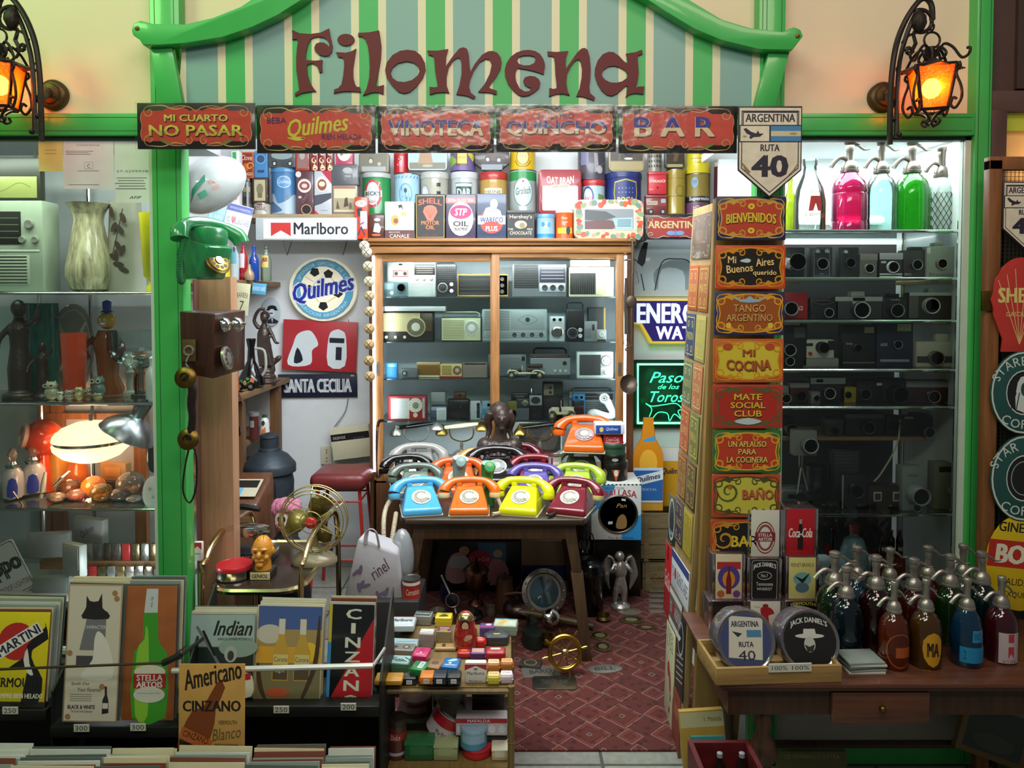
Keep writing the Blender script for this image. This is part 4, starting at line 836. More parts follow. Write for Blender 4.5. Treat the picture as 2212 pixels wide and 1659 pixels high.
# ------------------------------------------------------------------ hanging gourds and kitchen tools
t=thing('gourd_string','string of small dried gourds marked with crosses hanging on the cabinet corner','ornament',at(790,522,3.83))
g0=at(790,522,3.83)
b=MB();GP_=[(787,531),(793,545),(795,575),(797,608),(798,639),(798,673),(798,710),(798,744),(797,779),(799,813)];b.tube([at(790,518,3.86)-g0]+[at(x,y,3.85)-g0 for x,y in GP_],.0015,paint('5a4632',.8),5);b.tube([at(790,518,3.86)-g0,at(800,514,3.9)-g0],.002,paint('5a4632',.8),5);obj('cord',b,t)
for i,(x,y) in enumerate(GP_):
 b=MB();c=at(x,y,3.835)-g0;b.ball(c,.0275,.024,.0265,paint(('cfc8b4','d6caa8','c0ab82','b89a68')[min(3,i // 2+(i>8))],.5,var=.2),18,12);b.xf=T(*c) @ T(0,-.0235,0)
 b.xf=T(c.x,c.y,c.z)
 for q in (-1,1):b.tube([(-.014,-.0195,-.016*q),(0,-.0252,0),(.014,-.0195,.016*q)],.0012,paint('2c2018',.7),4,smooth=4)
 obj('gourd',b,t)
def hung(name,label,cat,px,Y,parts):
 o0=at(*px,Y);t=thing(name,label,cat,o0,group='kitchen tools hanging on the cabinet side')
 for nm,fn in parts:b=MB();fn(b,lambda x,y,dy=0:tuple(at(x,y,Y+dy)-o0));obj(nm,b,t)
OI=paint('5d4f44',.45,.7,var=.3,bump=.3)
hung('skimmer','rusty round skimmer with a long flat handle hanging by the storm poster','kitchen tool',(1364,512),3.84,[('handle',lambda b,p:(b.tube([p(1366,516),p(1366,560),p(1366,635)],.006,OI,6,flat=.4),b.torus(p(1364,522),.024,.002,OI))),('pan',lambda b,p:b.lathe([(.0001,.004),(.028,.001),(.037,-.006),(.039,-.004),(.028,.004),(.0001,.007)],OI,22,c=p(1363,561,.02),sy=.35))])
hung('hanging_spoon','heart shaped iron ladle spoon below the skimmer','kitchen tool',(1360,600),3.83,[('handle',lambda b,p:b.tube([p(1366,590),p(1365,640),p(1364,745)],.0045,OI,6)),('bowl',lambda b,p:b.ball(p(1364,652),.028,.008,.034,OI)),('hook',lambda b,p:b.tube([p(1374,585),p(1378,600),p(1379,612),p(1370,612)],.0018,OI,5,smooth=4))])
hung('iron_cleaver','dark wooden handled iron tool hanging beside the cabinet','kitchen tool',(1352,640),3.86,[('handle',lambda b,p:b.tube([p(1352,600),p(1353,650),p(1354,722)],[.007,.013,.014],paint('3c3226',.6),8)),('ring',lambda b,p:b.torus(p(1353,740),.014,.002,OI))])
hung('ladle','deep iron ladle hanging lowest beside the lit cabinet edge','kitchen tool',(1352,760),3.82,[('handle',lambda b,p:b.tube([p(1366,745),p(1350,755),p(1356,762),p(1354,800)],.0035,OI,6,smooth=4)),('bowl',lambda b,p:(setattr(b,'xf',T(*p(1358,830)) @ R('Y',25) @ R('X',55)),b.lathe([(.0001,-.035),(.03,-.028),(.045,-.005),(.047,.004),(.043,-.003),(.028,-.022),(.0001,-.028)],OI,24,sy=1.2)))])
# ================================================================== tins on the cabinet
RZ2=Z(462,4.06)
b=MB();b.box(X(778,4.05),X(1395,4.05),4.045,4.29,ctop,RZ2,paint('6a6258',.8));tag(obj('riser_shelf',b),'low grey step behind the front row of tins on the cabinet','shelf')
GT='tins on top of the display cabinet'
def row1(px,d,col,art,label,**k):return tin(px,3.94,d,col,art,label,z=ctop,group=GT,**k)
def row2(px,d,col,art,label,**k):return tin(px,k.pop('Y',4.07),d,col,art,label,z=k.pop('z',RZ2),group=GT,**k)
row1((766,425,795,508),.04,'d8401f',[('E',.0,.34,.42,.08,'e8e4e0'),('T','KitKat',0,.34,.66,.09,'c02a1c',{'s':.2}),('R',-.1,.13,.4,.2,'26263a',8,.02),('R',.18,-.05,.5,.42,'d8b8c4'),('P',[(-.3,-.4),(0,-.18),(.3,-.4),(.2,-.42),(0,-.26),(-.2,-.42)],'3a2c4c'),('S',[(-.35,-.05),(-.1,-.15),(.2,-.1)],.03,'6a4a6c')],'tall narrow orange red chocolate wafer tin at the end of the row')
row1((796,464,830,508),.04,'4a211c',[('E',.06,.3,.2,.07,'e8e0d8'),('P',[(-.2,-.2),(-.1,.15),(.15,.15),(.3,-.05),(.2,-.25)],'e4dcd4'),('E',0,-.33,.3,.05,'b85a2a')],'small dark brown cocoa tin with a white nurse like figure')
row1((831,435,895,508),.07,'b9c8bc',[('R',0,-.39,.99,.25,'5a2c34'),('T','BIZCOCHOS',-.17,-.32,.36,.04,'d8d0c0'),('T','CANALE',0,-.42,.66,.10,'e4dccc'),('P',[(-.05,.4),(.08,.42),(.12,.3),(.08,.22),(0,.3)],'2c2c30'),('E',.05,.28,.05,.06,'e8d8c4'),('P',[(-.1,.0),(.05,.2),(.2,.15),(.3,-.15),(-.2,-.16)],'d0dcd4'),('E',-.15,0,.13,.14,'c8a040'),('E',-.12,-.02,.08,.07,'8a4a3a'),('E',.14,.16,.08,.05,'c8b84a')],'pale green biscuit tin with a maroon band and a waitress carrying a basket',lid=None)
row1((897,419,962,508),.05,'1d1a20',[('R',0,0,.93,.93,'c8b050'),('R',0,0,.90,.91,'1c191e'),('T','SHELL',0,.30,.78,.12,'d0604a',{'b':.04,'arc':.05}),('P',[(-.24,.10),(-.2,.2),(-.08,.25),(.08,.25),(.2,.2),(.24,.10),(.12,-.05),(.1,-.09),(-.1,-.09),(-.12,-.05)],'e06c58'),*[('S',[(.0,-.03),(x,.21-abs(x)*.3)],.008,'a83c30') for x in (-.16,-.06,.06,.16)],('T','MOTOR',0,-.14,.60,.09,'d8783c',{'b':.03}),('T','OIL',0,-.24,.30,.09,'d8783c',{'b':.03}),('T','SHELL MEX',0,-.41,.5,.03,'7a2c34')],'black motor oil can with a pink scallop emblem',name='oil_can',cat='tin')
row1((963,419,1028,508),.05,'4a4258',[('R',0,.36,.99,.13,'c87878'),('T','EXTRA PROTECTION',0,.36,.84,.07,'e8e4e4'),('E',0,-.05,.42,.38,'dcdcd0'),('E',0,.10,.38,.17,'d8d4d4'),('E',0,.10,.36,.155,'b8326a'),('T','STP',0,.10,.42,.16,'efe4e8',{'s':.2,'b':.03}),('T','OIL',0,-.16,.52,.12,'262430',{'b':.05}),('T','TREATMENT',0,-.28,.5,.07,'262430',{'b':.03})],'purple oil treatment can with a pink oval on a cream egg',name='oil_can',cat='tin')
row1((1030,418,1094,508),.05,'3f4c68',[('E',0,-.1,.4,.28,'b8403a'),('E',.08,.27,.13,.11,'d8d4cc'),('P',[(-.1,.2),(.05,.22),(.3,.12),(.34,0),(-.3,0),(-.2,.18)],'c0bcb0'),('R',0,-.08,.92,.19,'e4e0d4',0),('T','WARECO',0,-.08,.78,.12,'2c3a78',{'b':.03}),('E',0,-.24,.34,.13,'c03a34'),('T','PLUS',0,-.27,.4,.11,'e8dcd0',{'b':.03})],'blue petrol can with a waving attendant and a red disc',name='oil_can',cat='tin')
row1((1095,454,1155,508),.05,'232226',[('R',0,0,.95,.94,'504c48',0,.05),('R',0,0,.93,.92,'232226',0,.05),('T','Hershey\'s',0,.26,.8,.16,'e0dcc0'),('E',0,0,.22,.14,'d8cca0'),('E',.05,-.03,.1,.1,'8a7c5c'),('T','PURE',-.36,-.16,.18,.07,'d8d4bc'),('T','MILK',.33,-.16,.2,.07,'d8d4bc'),('T','CHOCOLATE',0,-.29,.78,.11,'e0dcc8')],'square black chocolate tin with cream lettering and a baby in a pod',lid='2b2a2e')
row1((1159,463,1200,508),0,'8fb8d0',[('E',-.1,.1,.06,.1,'3a7cc0'),('E',.02,.12,.05,.1,'d8d8a0'),('R',0,-.38,.9,.2,'3a8cc8'),('E',.1,.08,.06,.1,'5a9cd0')],'small pale blue round tin with tulips',kind='cyl',lid='6a9cc4')
row1((1201,455,1240,508),0,'d8591c',[('T','Maizena',-.02,.25,.2,.1,'f0dcc8'),('T','Duryea',0,.1,.2,.09,'f0dcc8'),('R',0,-.2,.6,.2,'d8c030'),('E',.12,-.2,.08,.15,'4a4a5c')],'small orange round tin with yellow fruit',kind='cyl',lid='e4dcd0',lidh=.06)
straw=[]
random.seed(3)
for i in range(46):
 a=i/46;u,v=(-.42+a*4*.84,.40) if a<.25 else (.44,.42-(a-.25)*4*.84) if a<.5 else (.42-(a-.5)*4*.84,-.40) if a<.75 else (-.44,-.42+(a-.75)*4*.84)
 straw.append(('E',u+random.uniform(-.02,.02),v+random.uniform(-.05,.05),random.uniform(.02,.05),random.uniform(.05,.1),('c84434','8a9c74','d8968a','6d8a7c','d85a3c')[i % 5],random.uniform(0,180)))
row1((1241,431,1390,508),.04,'d8cfae',straw+[('R',0,0,.74,.56,'e4e0d4',0,.04),('R',0,0,.71,.52,'8a8f96',0,.03),('P',[(-.35,.24),(-.05,.2),(.1,.06),(-.1,-.05),(-.35,-.02)],'55585c'),('P',[(-.35,-.05),(.0,-.02),(.15,-.1),(.05,-.25),(-.35,-.25)],'6c4a4c'),('P',[(.05,.02),(.34,.05),(.34,-.25),(.1,-.25)],'9cc0cc'),*[('R',.22,-.02-.05*i,.2,.02,'4c5c6c') for i in range(4)]],'large strawberry bordered tray tin with a river bridge scene',kind='tray',lid='b8b09a',r=.35)
row2((777,373,840,462),0,'2f8a4a',[('E',-.04,0,.21,.34,'d0d4d6'),('O',-.04,0,.21,.34,.06,'b83a44'),('R',-.04,0,.42,.16,'c9d0d2'),('T',"BECK'S",-.04,0,.36,.1,'1d2c2c',{'b':.03}),('T','BEER',-.04,-.2,.16,.05,'a03a44')],'green beer keg tin with a red ringed silver oval label',kind='cyl',lid='b8bcbe',lidh=.1)
row2((848,374,904,462),0,'a3c8dc',[('E',0,0,.17,.26,'5a8fb8'),('E',0,0,.15,.23,'8fb8d4'),('E',0,.08,.04,.06,'26303c'),('P',[(-.08,-.08),(0,.04),(.08,-.02),(.04,-.14)],'3a4c5c'),('R',0,-.34,.9,.14,'8aa05c'),*[('S',[(-.4+.1*i,.38),(-.35+.1*i,.44)],.02,'4a78b0') for i in range(8)]],'pale blue round tin with a rider in an oval',kind='cyl')
row2((905,371,967,462),0,'a9a89a',[('E',-.22,-.02,.13,.22,'c0c4c8'),('O',-.22,-.02,.13,.22,.02,'77828c'),('E',-.22,.02,.05,.1,'e0e0e0'),*[('R',.12,v,.09,.09,'2a2a2a') for v in (.2,0,-.2)]],'silver keg tin with three black squares',kind='cyl',lid='b9b9b4',lidh=.14,rough=.2)
row2((972,371,1031,462),0,'b6bcbe',[('R',0,0,.42,.5,'4c6a68'),('R',0,0,.40,.46,'c8d0d0'),('R',0,0,.38,.32,'2a5450'),('T','DAB',0,0,.32,.22,'d8e0e0',{'b':.03})],'silver keg tin with a dark green DAB panel',kind='cyl',lid='c2c6c8',lidh=.14,rough=.25)
row2((1035,371,1096,462),0,'b3904a',[('R',0,.02,.42,.2,'d8cdb0'),('T','HEINE',0,.03,.36,.07,'5a4a30'),('E',0,-.2,.1,.1,'7a8494')],'gold keg tin with a red lid',kind='cyl',lid='a83028',lidh=.17)
row2((1100,366,1160,462),0,'9aa6a4',[('R',0,.36,.9,.2,'2c8a4a'),('E',0,.0,.24,.33,'b9c8c8'),('O',0,.0,.24,.33,.02,'6c7c7c'),('T','Grolsch',0,.03,.36,.16,'2a4a40',{'s':.3,'rot':6}),('E',0,.24,.02,.03,'a83a34')],'green topped beer keg tin with a silver oval script label',kind='cyl',rough=.25)
row2((1164,366,1256,464),.09,'96202c',[('R',0,-.14,.84,.56,'b9b2b8',0,.04),('P',[(-.36,-.08),(-.2,-.2),(.1,-.12),(.36,-.2),(.38,-.38),(-.36,-.38)],'d9d8dc',3),('T','OAT BRAN',0,.28,.64,.17,'e4d8cc',{'b':.02,'arc':-.04}),('R',0,.12,.42,.09,'d0c4b0',3),('T','FARM COOKIES',0,.12,.36,.06,'7a4a3c',{'rot':3})],'tall red cookie tin lettered OAT BRAN',kind='tray',lid='7a1a26',r=.2)
row2((1259,388,1310,462),0,'a8c4cc',[('R',0,.4,1,.14,'a82c30'),('E',-.2,.0,.18,.32,'2c4c90'),('E',-.2,.0,.14,.26,'d0d8dc'),('T','Arcor',-.16,-.02,.32,.16,'c03a50',{'s':.2,'rot':8}),('P',[(.1,-.4),(.1,.1),(.3,.05),(.3,-.4)],'6c8a4c'),('R',-.1,-.36,.3,.2,'2c4c9c')],'round tin with a red rim and a farm scene',kind='cyl',lid='b03034',lidh=.12)
row2((1312,371,1392,462),0,'2b3a7c',[('R',0,-.4,.99,.3,'b8a83c'),('P',[(-.2,.28),(0,.34),(.2,.28),(.22,0),(.17,-.4),(-.17,-.4),(-.22,0)],'b8a844'),('P',[(-.185,.25),(0,.31),(.185,.25),(.2,0),(.155,-.4),(-.155,-.4),(-.2,0)],'2b3a78'),*[('E',-.12+.06*(i % 5),.12-.1*(i // 5),.006,.012,'e0e0e8') for i in range(10)],('T','BOCA',0,-.17,.3,.16,'d0c050',{'b':.04})],'large blue and yellow round tin with a football crest reading BOCA',kind='cyl',lid='2b3974')
row2((1401,371,1440,420),.05,'c8303c',[('T','TARAGÜI',0,.1,.86,.14,'e8d4d0',{'s':.2,'b':.03}),('E',0,-.2,.06,.05,'33202c')],'glossy red tea tin on top of the little van tin',z=Z(420,4.06),Y=4.06,lid='c23440')
row2((1395,421,1441,464),.06,'7c3438',[('R',.1,.1,.72,.32,'8a3c3e'),('R',-.2,.1,.5,.2,'c0b8a0',0,.05),('T','BISCUITS',-.2,.1,.4,.1,'5a2c2c'),('R',.32,.2,.22,.2,'a8b0b4'),('E',-.26,-.34,.13,.15,'2a2628'),('E',.3,-.34,.13,.15,'2a2628'),('E',-.26,-.34,.07,.08,'b0aca4'),('E',.3,-.34,.07,.08,'b0aca4')],'maroon tin shaped like a delivery van',lid='8a4244',z=Z(464,4.06),Y=4.06)
row2((1442,365,1485,464),0,'a08a34',[('R',0,-.1,.95,.01,'5a4c1c'),('O',.08,.02,.14,.12,.015,'6a5a24'),('R',0,.3,.9,.008,'6a5a24')],'tall brass shell case vase at the end of the tins',kind='cyl',rough=.25,Y=4.06,name='shell_case',cat='vase')
row2((1486,374,1540,464),0,'8a7a34',[('E',-.15,.28,.09,.13,'6a98b8'),('T','YPF',-.15,.28,.12,.11,'22384c'),('R',0,-.14,.96,.16,'23202e'),('T','Supermóvil',0,-.13,.6,.12,'e0dce4',{'b':.03}),('R',0,-.36,.96,.26,'6a4060'),('T','HD',-.1,-.34,.16,.1,'d8ccd8')],'round gold motor oil can with a purple base',kind='cyl',Y=4.06,name='oil_can')
Z3=lambda y:Z(y,4.1)
GT3=dict(Y=4.1)
row2((775,331,840,373),.05,'78765f',[('R',0,0,.92,.9,'6a6a58',0,.08),('E',-.1,.15,.08,.13,'3a382c'),('E',-.1,.1,.06,.12,'c0b8a0'),('E',.18,-.05,.06,.1,'b0a890'),('R',0,-.3,.8,.24,'9ba0a0')],'grey photo tin lying over the red ringed beer keg',z=Z3(373),Y=4.1,kind='tray',r=.2)
row2((848,322,881,373),0,'b01c28',[('T','Coca-Cola',.0,0,.42,.2,'efe8e8',{'rot':78,'s':.2})],'red cola can shaped tin',kind='cyl',z=Z3(373),Y=4.1)
row2((881,318,966,368),.03,'9cb8c4',[('R',0,0,.97,.95,'c0d0d4',0,.08),('R',0,0,.93,.9,'98b8cc',0,.06),('R',0,-.3,.92,.28,'6a6454'),('P',[(-.24,-.2),(-.18,.4),(.08,.4),(.14,-.2)],'9a7450'),('E',0,-.3,.14,.06,'a09478')],'blue picture tray tin with a brown bell shaped figure',kind='tray',z=Z3(368),Y=4.1)
row2((970,318,1026,369),0,'6a5c90',[('P',[(-.4,-.4),(-.1,-.1),(-.3,.2),(-.45,.1)],'8ab04c'),('P',[(.1,.3),(.3,-.1),(.45,.2)],'c8c04c'),('R',0,.05,.3,.7,'6c4430'),('R',0,.08,.24,.56,'d0b850'),('T','WHISKY',0,.05,.18,.12,'6a5420')],'round harlequin tin in green and purple diamonds with a yellow label',kind='cyl',z=Z3(369),Y=4.08)
row2((1025,312,1100,370),.05,'3a3438',[('E',.1,.04,.3,.14,'4a3630'),('E',-.12,-.06,.09,.12,'1d1c1e'),('E',.2,-.08,.1,.13,'1d1c1e'),('E',-.12,-.06,.05,.07,'b0aca8'),('E',.2,-.08,.05,.07,'b0aca8'),('R',0,-.34,.6,.2,'77828c')],'eight sided dark tin with a vintage motor car',kind='oct',z=Z3(370),Y=4.1)
row2((1101,316,1158,367),0,'d0ac1c',[('E',0,.05,.16,.34,'d8c07a'),('O',0,.05,.16,.34,.03,'7a5c1c'),('R',0,.1,.14,.14,'8a7434'),('S',[(-.2,-.1),(-.1,-.34),(.1,-.34),(.2,-.1)],.03,'6c4c1c')],'bright yellow round tin with a laurel wreath emblem',kind='cyl',z=Z3(367),Y=4.08)
row2((1250,316,1312,388),0,'4c4652',[('R',-.2,.2,.2,.5,'7c7c9c'),('P',[(.02,.3),(.1,.3),(.14,-.2),(.04,-.3)],'a09ca4'),('E',.16,-.2,.08,.12,'b8b4b8'),('S',[(-.35,.1),(-.1,-.08),(.2,-.06),(.38,.12)],.012,'8a8a8a')],'dark wire handled paint pail behind the red rimmed tin',kind='cyl',z=Z3(388),Y=4.08,name='pail',cat='pail')
row2((1315,312,1392,371),.03,'a89c7c',[('R',0,0,.94,.92,'8a7c60',0,.06),('R',0,.15,.9,.5,'4a4038'),('R',0,-.28,.9,.3,'a8986c'),('R',-.2,.2,.06,.6,'5c5a54'),('E',.05,-.02,.12,.04,'e0dcd4'),('E',.05,.2,.14,.16,'2c2420')],'stable scene tray tin standing over the blue and yellow tin',kind='tray',z=Z3(371),Y=4.1)
row2((1401,318,1432,371),0,'8a8478',[('E',-.3+.12*(i % 6),.34-.2*(i // 6),.035,.06,'3a3a3c') for i in range(24)],'round grey tin printed with rows of arched windows',kind='cyl',z=Z(371,4.07),Y=4.07)
row2((1437,312,1479,364),.04,'2a241c',[('R',0,0,.9,.92,'3a3024',0,.06),('P',[(-.1,-.2),(0,.3),(.2,.1),(.1,-.2)],'6a5034'),('R',0,-.38,.8,.12,'a89c6c')],'dark tin with a seated figure above the brass shell case',kind='tray',z=Z(364,4.07),Y=4.07)
row2((1486,312,1541,373),0,'d8c81c',[('T','OIL',.05,.2,.2,.1,'3a3414'),('T','SAE 40',0,-.12,.3,.06,'5a5214'),('R',0,.02,.5,.02,'6c6420')],'plain yellow oil can on top of the gold motor oil can',kind='cyl',z=Z(373,4.06),Y=4.06,name='oil_can')
row2((1549,345,1602,462),0,'5a2c34',[('E',-.2,.1,.1,.08,'b84a4c'),('E',-.22,-.2,.07,.08,'d8c8cc'),('E',.12,.15,.1,.12,'8a2030'),('R',.2,-.38,.3,.2,'3a8ca8')],'rose patterned dark tin beside the sign column',kind='cyl',lid='c8c4bc',lidh=.1,Y=4.06)
flat('sign_plate','sign',(1393,464,1520,517),4.0,.005,'23222e',[('R',0,0,.92,.8,'a8403c',0,.08),('T','ARGENTINA',0.0,.1,.9,.3,'d8c890',{'b':.04}),('E',.02,-.24,.04,.1,'6a8cc0'),('E',.1,-.24,.07,.09,'7ca0d0'),('E',-.06,-.24,.07,.09,'7ca0d0'),*scrolls('c0b49c',1,.03,False)],'red filigree plate reading ARGENTINA below the brass shell case')
# shelf beyond the cabinet
shz=Z(463,3.98)
b=MB();b.box(X(505,3.97),X(770,3.97),3.97,4.30,shz-.02,shz,wood('8a7458','b09a78',.6,'X',5));tag(obj('wall_shelf',b),'narrow tan wall shelf full of tins above the white lightbox','shelf')
GL='tins on the wall shelf'
def rowL(px,d,col,art,label,**k):return tin(px,k.pop('Y',4.0),d,col,art,label,z=k.pop('z',shz),group=GL,**k)
rowL((578,362,639,463),0,'3f76a8',[('E',.05,.2,.16,.13,'5c90c0'),('O',.05,.2,.16,.13,.02,'a8c4dc'),('T','Quilmes',.05,.2,.26,.09,'c8dcec',{'s':.3}),('P',[(-.4,-.1),(-.2,-.05),(-.1,-.25),(.1,-.2),(.3,-.05),(.42,-.2),(.42,-.46),(-.42,-.46)],'a8bccc',3),('P',[(-.3,-.2),(-.1,-.3),(0,-.42),(-.35,-.44)],'4c6c94',3),('E',.12,-.12,.05,.06,'5c6c84')],'large blue round tin printed with drinkers in pale blue',kind='cyl',lid='4c88b8',lidh=.09)
rowL((640,369,678,463),.06,'55343e',[('E',-.02,.16,.38,.16,'d8ccc4'),('E',-.02,.16,.3,.10,'8a4a4c'),('E',-.02,.16,.16,.05,'d8c4bc'),('E',.08,-.38,.3,.12,'2c2024'),('O',.08,-.38,.3,.12,.02,'b8986c'),('T','CREST',0,-.12,.6,.06,'8a6c70',{'rot':55}),('E',-.36,.42,.16,.07,'d4ccc8'),('E',-.28,-.1,.1,.03,'c8b8a8')],'maroon box tin with a white cartouche')
rowL((679,369,717,463),.06,'b8bcc4',[('P',[(-.5,.5),(-.1,.5),(.5,.2),(.5,.48),(.5,.5)],'b03448'),('E',-.05,.2,.34,.18,'d8d0c8'),('E',-.05,.18,.26,.13,'8a4c44'),('E',-.05,.2,.18,.06,'d8ccb4'),('P',[(-.5,-.06),(.48,.0),(.48,-.12),(-.1,-.25),(-.5,-.3)],'4a4c58'),('P',[(-.5,-.5),(-.5,-.38),(-.2,-.5)],'b83848'),('R',.05,-.4,.4,.01,'6c707c')],'red and silver box tin with a black sash')
rowL((718,400,772,463),.06,'8b7a68',[('R',0,.02,.86,.84,'c8c0a0'),('R',0,-.14,.84,.4,'a09478'),('P',[(-.05,-.25),(0,.05),(.1,.1),(.15,-.2)],'4a3c30'),('P',[(-.35,-.3),(-.3,0),(-.2,-.3)],'5a4c40'),('E',.22,-.2,.06,.12,'6a5a48'),('R',0,.42,.86,.08,'9c6c60')],'horsemen photo tin with a dark grey lid box on it')
rowL((716,355,774,401),.06,'4e5258',[('E',.1,.22,.18,.14,'a8a8a8'),('R',.12,-.1,.34,.3,'6a6e74'),('T','mate',.12,-.05,.22,.1,'c8c8c8')],'dark grey square tin on the horsemen photo tin',z=Z(401,4.0),kind='tray',r=.25)
rowL((542,438,579,463),0,'b8b4a8',[('T','FOSSIL',0,0,.52,.34,'5a2c34',{'b':.02,'arc':.08}),('E',0,.38,.12,.1,'7a3c3c')],'short round cream tin lettered FOSSIL',kind='cyl')
rowL((545,384,578,437),.04,'4a3028',[('R',.0,0,.72,.84,'b8b08c'),('E',.0,.05,.22,.22,'7c7860'),('R',0,-.2,.3,.2,'6c6850')],'brown framed portrait tin on the round cream tin',z=Z(438,4.0))
rowL((519,385,543,463),0,'4c4a44',[('R',0,.2,.5,.14,'8c8a6c'),('R',0,-.1,.6,.2,'2c2a28'),('R',.1,0,.1,.8,'9ca0a0')],'narrow dark round tin beside the brown framed tin',kind='cyl',lid='1d1c1c',lidh=.1)
rowL((518,328,548,385),.03,'c0571c',[('R',0,0,.86,.9,'8a2c1c',0,.08),('T','Clove',0,.28,.8,.2,'e8d8b8',{'s':.2}),('E',-.05,-.08,.22,.16,'c8642c'),('T','MANGO',0,-.34,.8,.12,'e4c8a0',{'b':.03}),('W',.25,-.05,.16,1.2,1,0,.05,'d89c3c')],'orange and brown tin with cream Clove lettering',kind='tray',z=Z(385,4.0),r=.15)
rowL((549,326,578,383),.03,'3a7cb4',[('E',0,.2,.36,.18,'2c4c78'),('O',0,.2,.36,.18,.03,'7ca8d0'),('R',0,-.26,.5,.1,'2a3c60')],'blue tin with a dark oval at the wall end',kind='tray',z=Z(384,4.0),r=.15)
rowL((580,318,638,361),.05,'3c4448',[('E',.0,.1,.4,.2,'8a9ca0'),('E',-.28,-.3,.09,.14,'1c1c1c'),('E',.3,-.3,.09,.14,'1c1c1c'),('E',-.28,-.3,.05,.08,'c0c0b8'),('E',.3,-.3,.05,.08,'c0c0b8')],'dark tin with an old car on the large blue round tin',z=Z(362,4.0))
rowL((638,314,668,368),.05,'9c3424',[('R',0,-.05,.7,.7,'8a6a68'),('E',0,.1,.2,.16,'b0a09c')],'rust red picture tin on the maroon box tin',z=Z(369,4.0))
for px_,lb in (((672,314,687,366),'first'),((688,314,704,366),'second'),((705,314,719,366),'third')):
 tin(px_,4.0,.05,'7c1c24',[('W',0,.2-.3*i,.12,1.1,1 if i % 2 else-1,90,.05,'d8c8a0') for i in range(3)]+[('P',[(-.3,-.4),(0,-.2),(.3,-.4)],'d8c8a0')],'slim red box tin with cream scroll ornament above the red and silver box',z=Z(369,4.0),group='slim red scroll tins in a row')
rowL((725,312,762,355),.05,'b03c5c',[('E',0,.1,.4,.42,'d8d4c4'),('E',-.15,.05,.1,.1,'6a7c4c'),('E',.1,.15,.1,.12,'8a5c3c')],'pink tin with a cream oval above the dark grey square tin',z=Z(356,4.0))
for px_,col,lb,it in (((500,326,517,374),'e8ebe8','green and white card standing at the shelf end',[('R',-.1,.1,.5,.7,'2fa85a')]),((500,376,517,466),'e6e6e4','white carton with a red crest at the shelf end',[('R',0,.45,1,.1,'c03a4c'),('O',0,.0,.42,.12,.02,'b03c4c'),('T','TEA',0,-.34,.5,.05,'b04050')])):
 gadget('carton','box',px_,3.9,.05,col,lb,None,[('art',it)])
# white lightbox below the shelf
t=gadget('lightbox_sign','sign',(552,470,771,519),3.93,.12,'b9c2c6','white lightbox with a red chevron and black lettering below the tins',None,[('panel',.03,0,.90,.86,emit('eef2f6',.25),'lit_face',[('P',[(-.42,-.38),(-.42,.32),(-.2,.32),(-.2,-.38),(-.31,-.08)],'c83432'),('T','Marlboro',.13,.02,.60,.62,'22242c',{'b':.03})])])
b=MB()
for u in (.0,.25):b.tube([(-.14+u*1.2,.05,0),(-.12+u*1.2,.06,-.075),(-.11+u*1.2,.11,0)],.003,STEEL,6)
obj('bracket',b,t)
# ================================================================== the rug and what stands on the floor
def rug_mat():
 mt,nt,b,N,L=newmat('rug');tc=N('ShaderNodeTexCoord')
 v=N('ShaderNodeTexVoronoi');v.feature='F1';v.distance='MANHATTAN';v.inputs['Scale'].default_value=7.5;v.inputs['Randomness'].default_value=.35;L(tc.outputs['Object'],v.inputs['Vector'])
 v2=N('ShaderNodeTexVoronoi');v2.distance='CHEBYCHEV';v2.inputs['Scale'].default_value=26;v2.inputs['Randomness'].default_value=.6;L(tc.outputs['Object'],v2.inputs['Vector'])
 n=N('ShaderNodeTexNoise');n.inputs['Scale'].default_value=300;L(tc.outputs['Object'],n.inputs['Vector'])
 r1=N('ShaderNodeValToRGB');r1.color_ramp.interpolation='CONSTANT';e=r1.color_ramp.elements;e[0].color=lin('3a1f22');e[0].position=0;e[1].position=.10;e[1].color=lin('76685c')
 for p,c in ((.14,'56241f'),(.40,'4a1e1e'),(.46,'652c25'),(.62,'7c7066'),(.645,'52221f')):q=e.new(p);q.color=lin(c)
 L(v.outputs['Distance'],r1.inputs[0])
 r2=N('ShaderNodeValToRGB');r2.color_ramp.interpolation='CONSTANT';r2.color_ramp.elements[0].color=(.45,.42,.42,1);r2.color_ramp.elements[1].color=(1,1,1,1);r2.color_ramp.elements[1].position=.22;L(v2.outputs['Distance'],r2.inputs[0])
 m=N('ShaderNodeMix');m.data_type='RGBA';m.blend_type='MULTIPLY';m.inputs[0].default_value=.7;L(r1.outputs[0],m.inputs[6]);L(r2.outputs[0],m.inputs[7])
 m2=N('ShaderNodeMix');m2.data_type='RGBA';m2.blend_type='OVERLAY';m2.inputs[0].default_value=.6;L(m.outputs[2],m2.inputs[6]);L(n.outputs['Fac'],m2.inputs[7])
 L(m2.outputs[2],b.inputs['Base Color']);b.inputs['Roughness'].default_value=.95;return mt
b=MB();b.box(-.66,.76,2.47,3.9,0,.008,rug_mat(),.003);tag(obj('rug',b),'worn dark red patterned rug on the shop floor','rug')
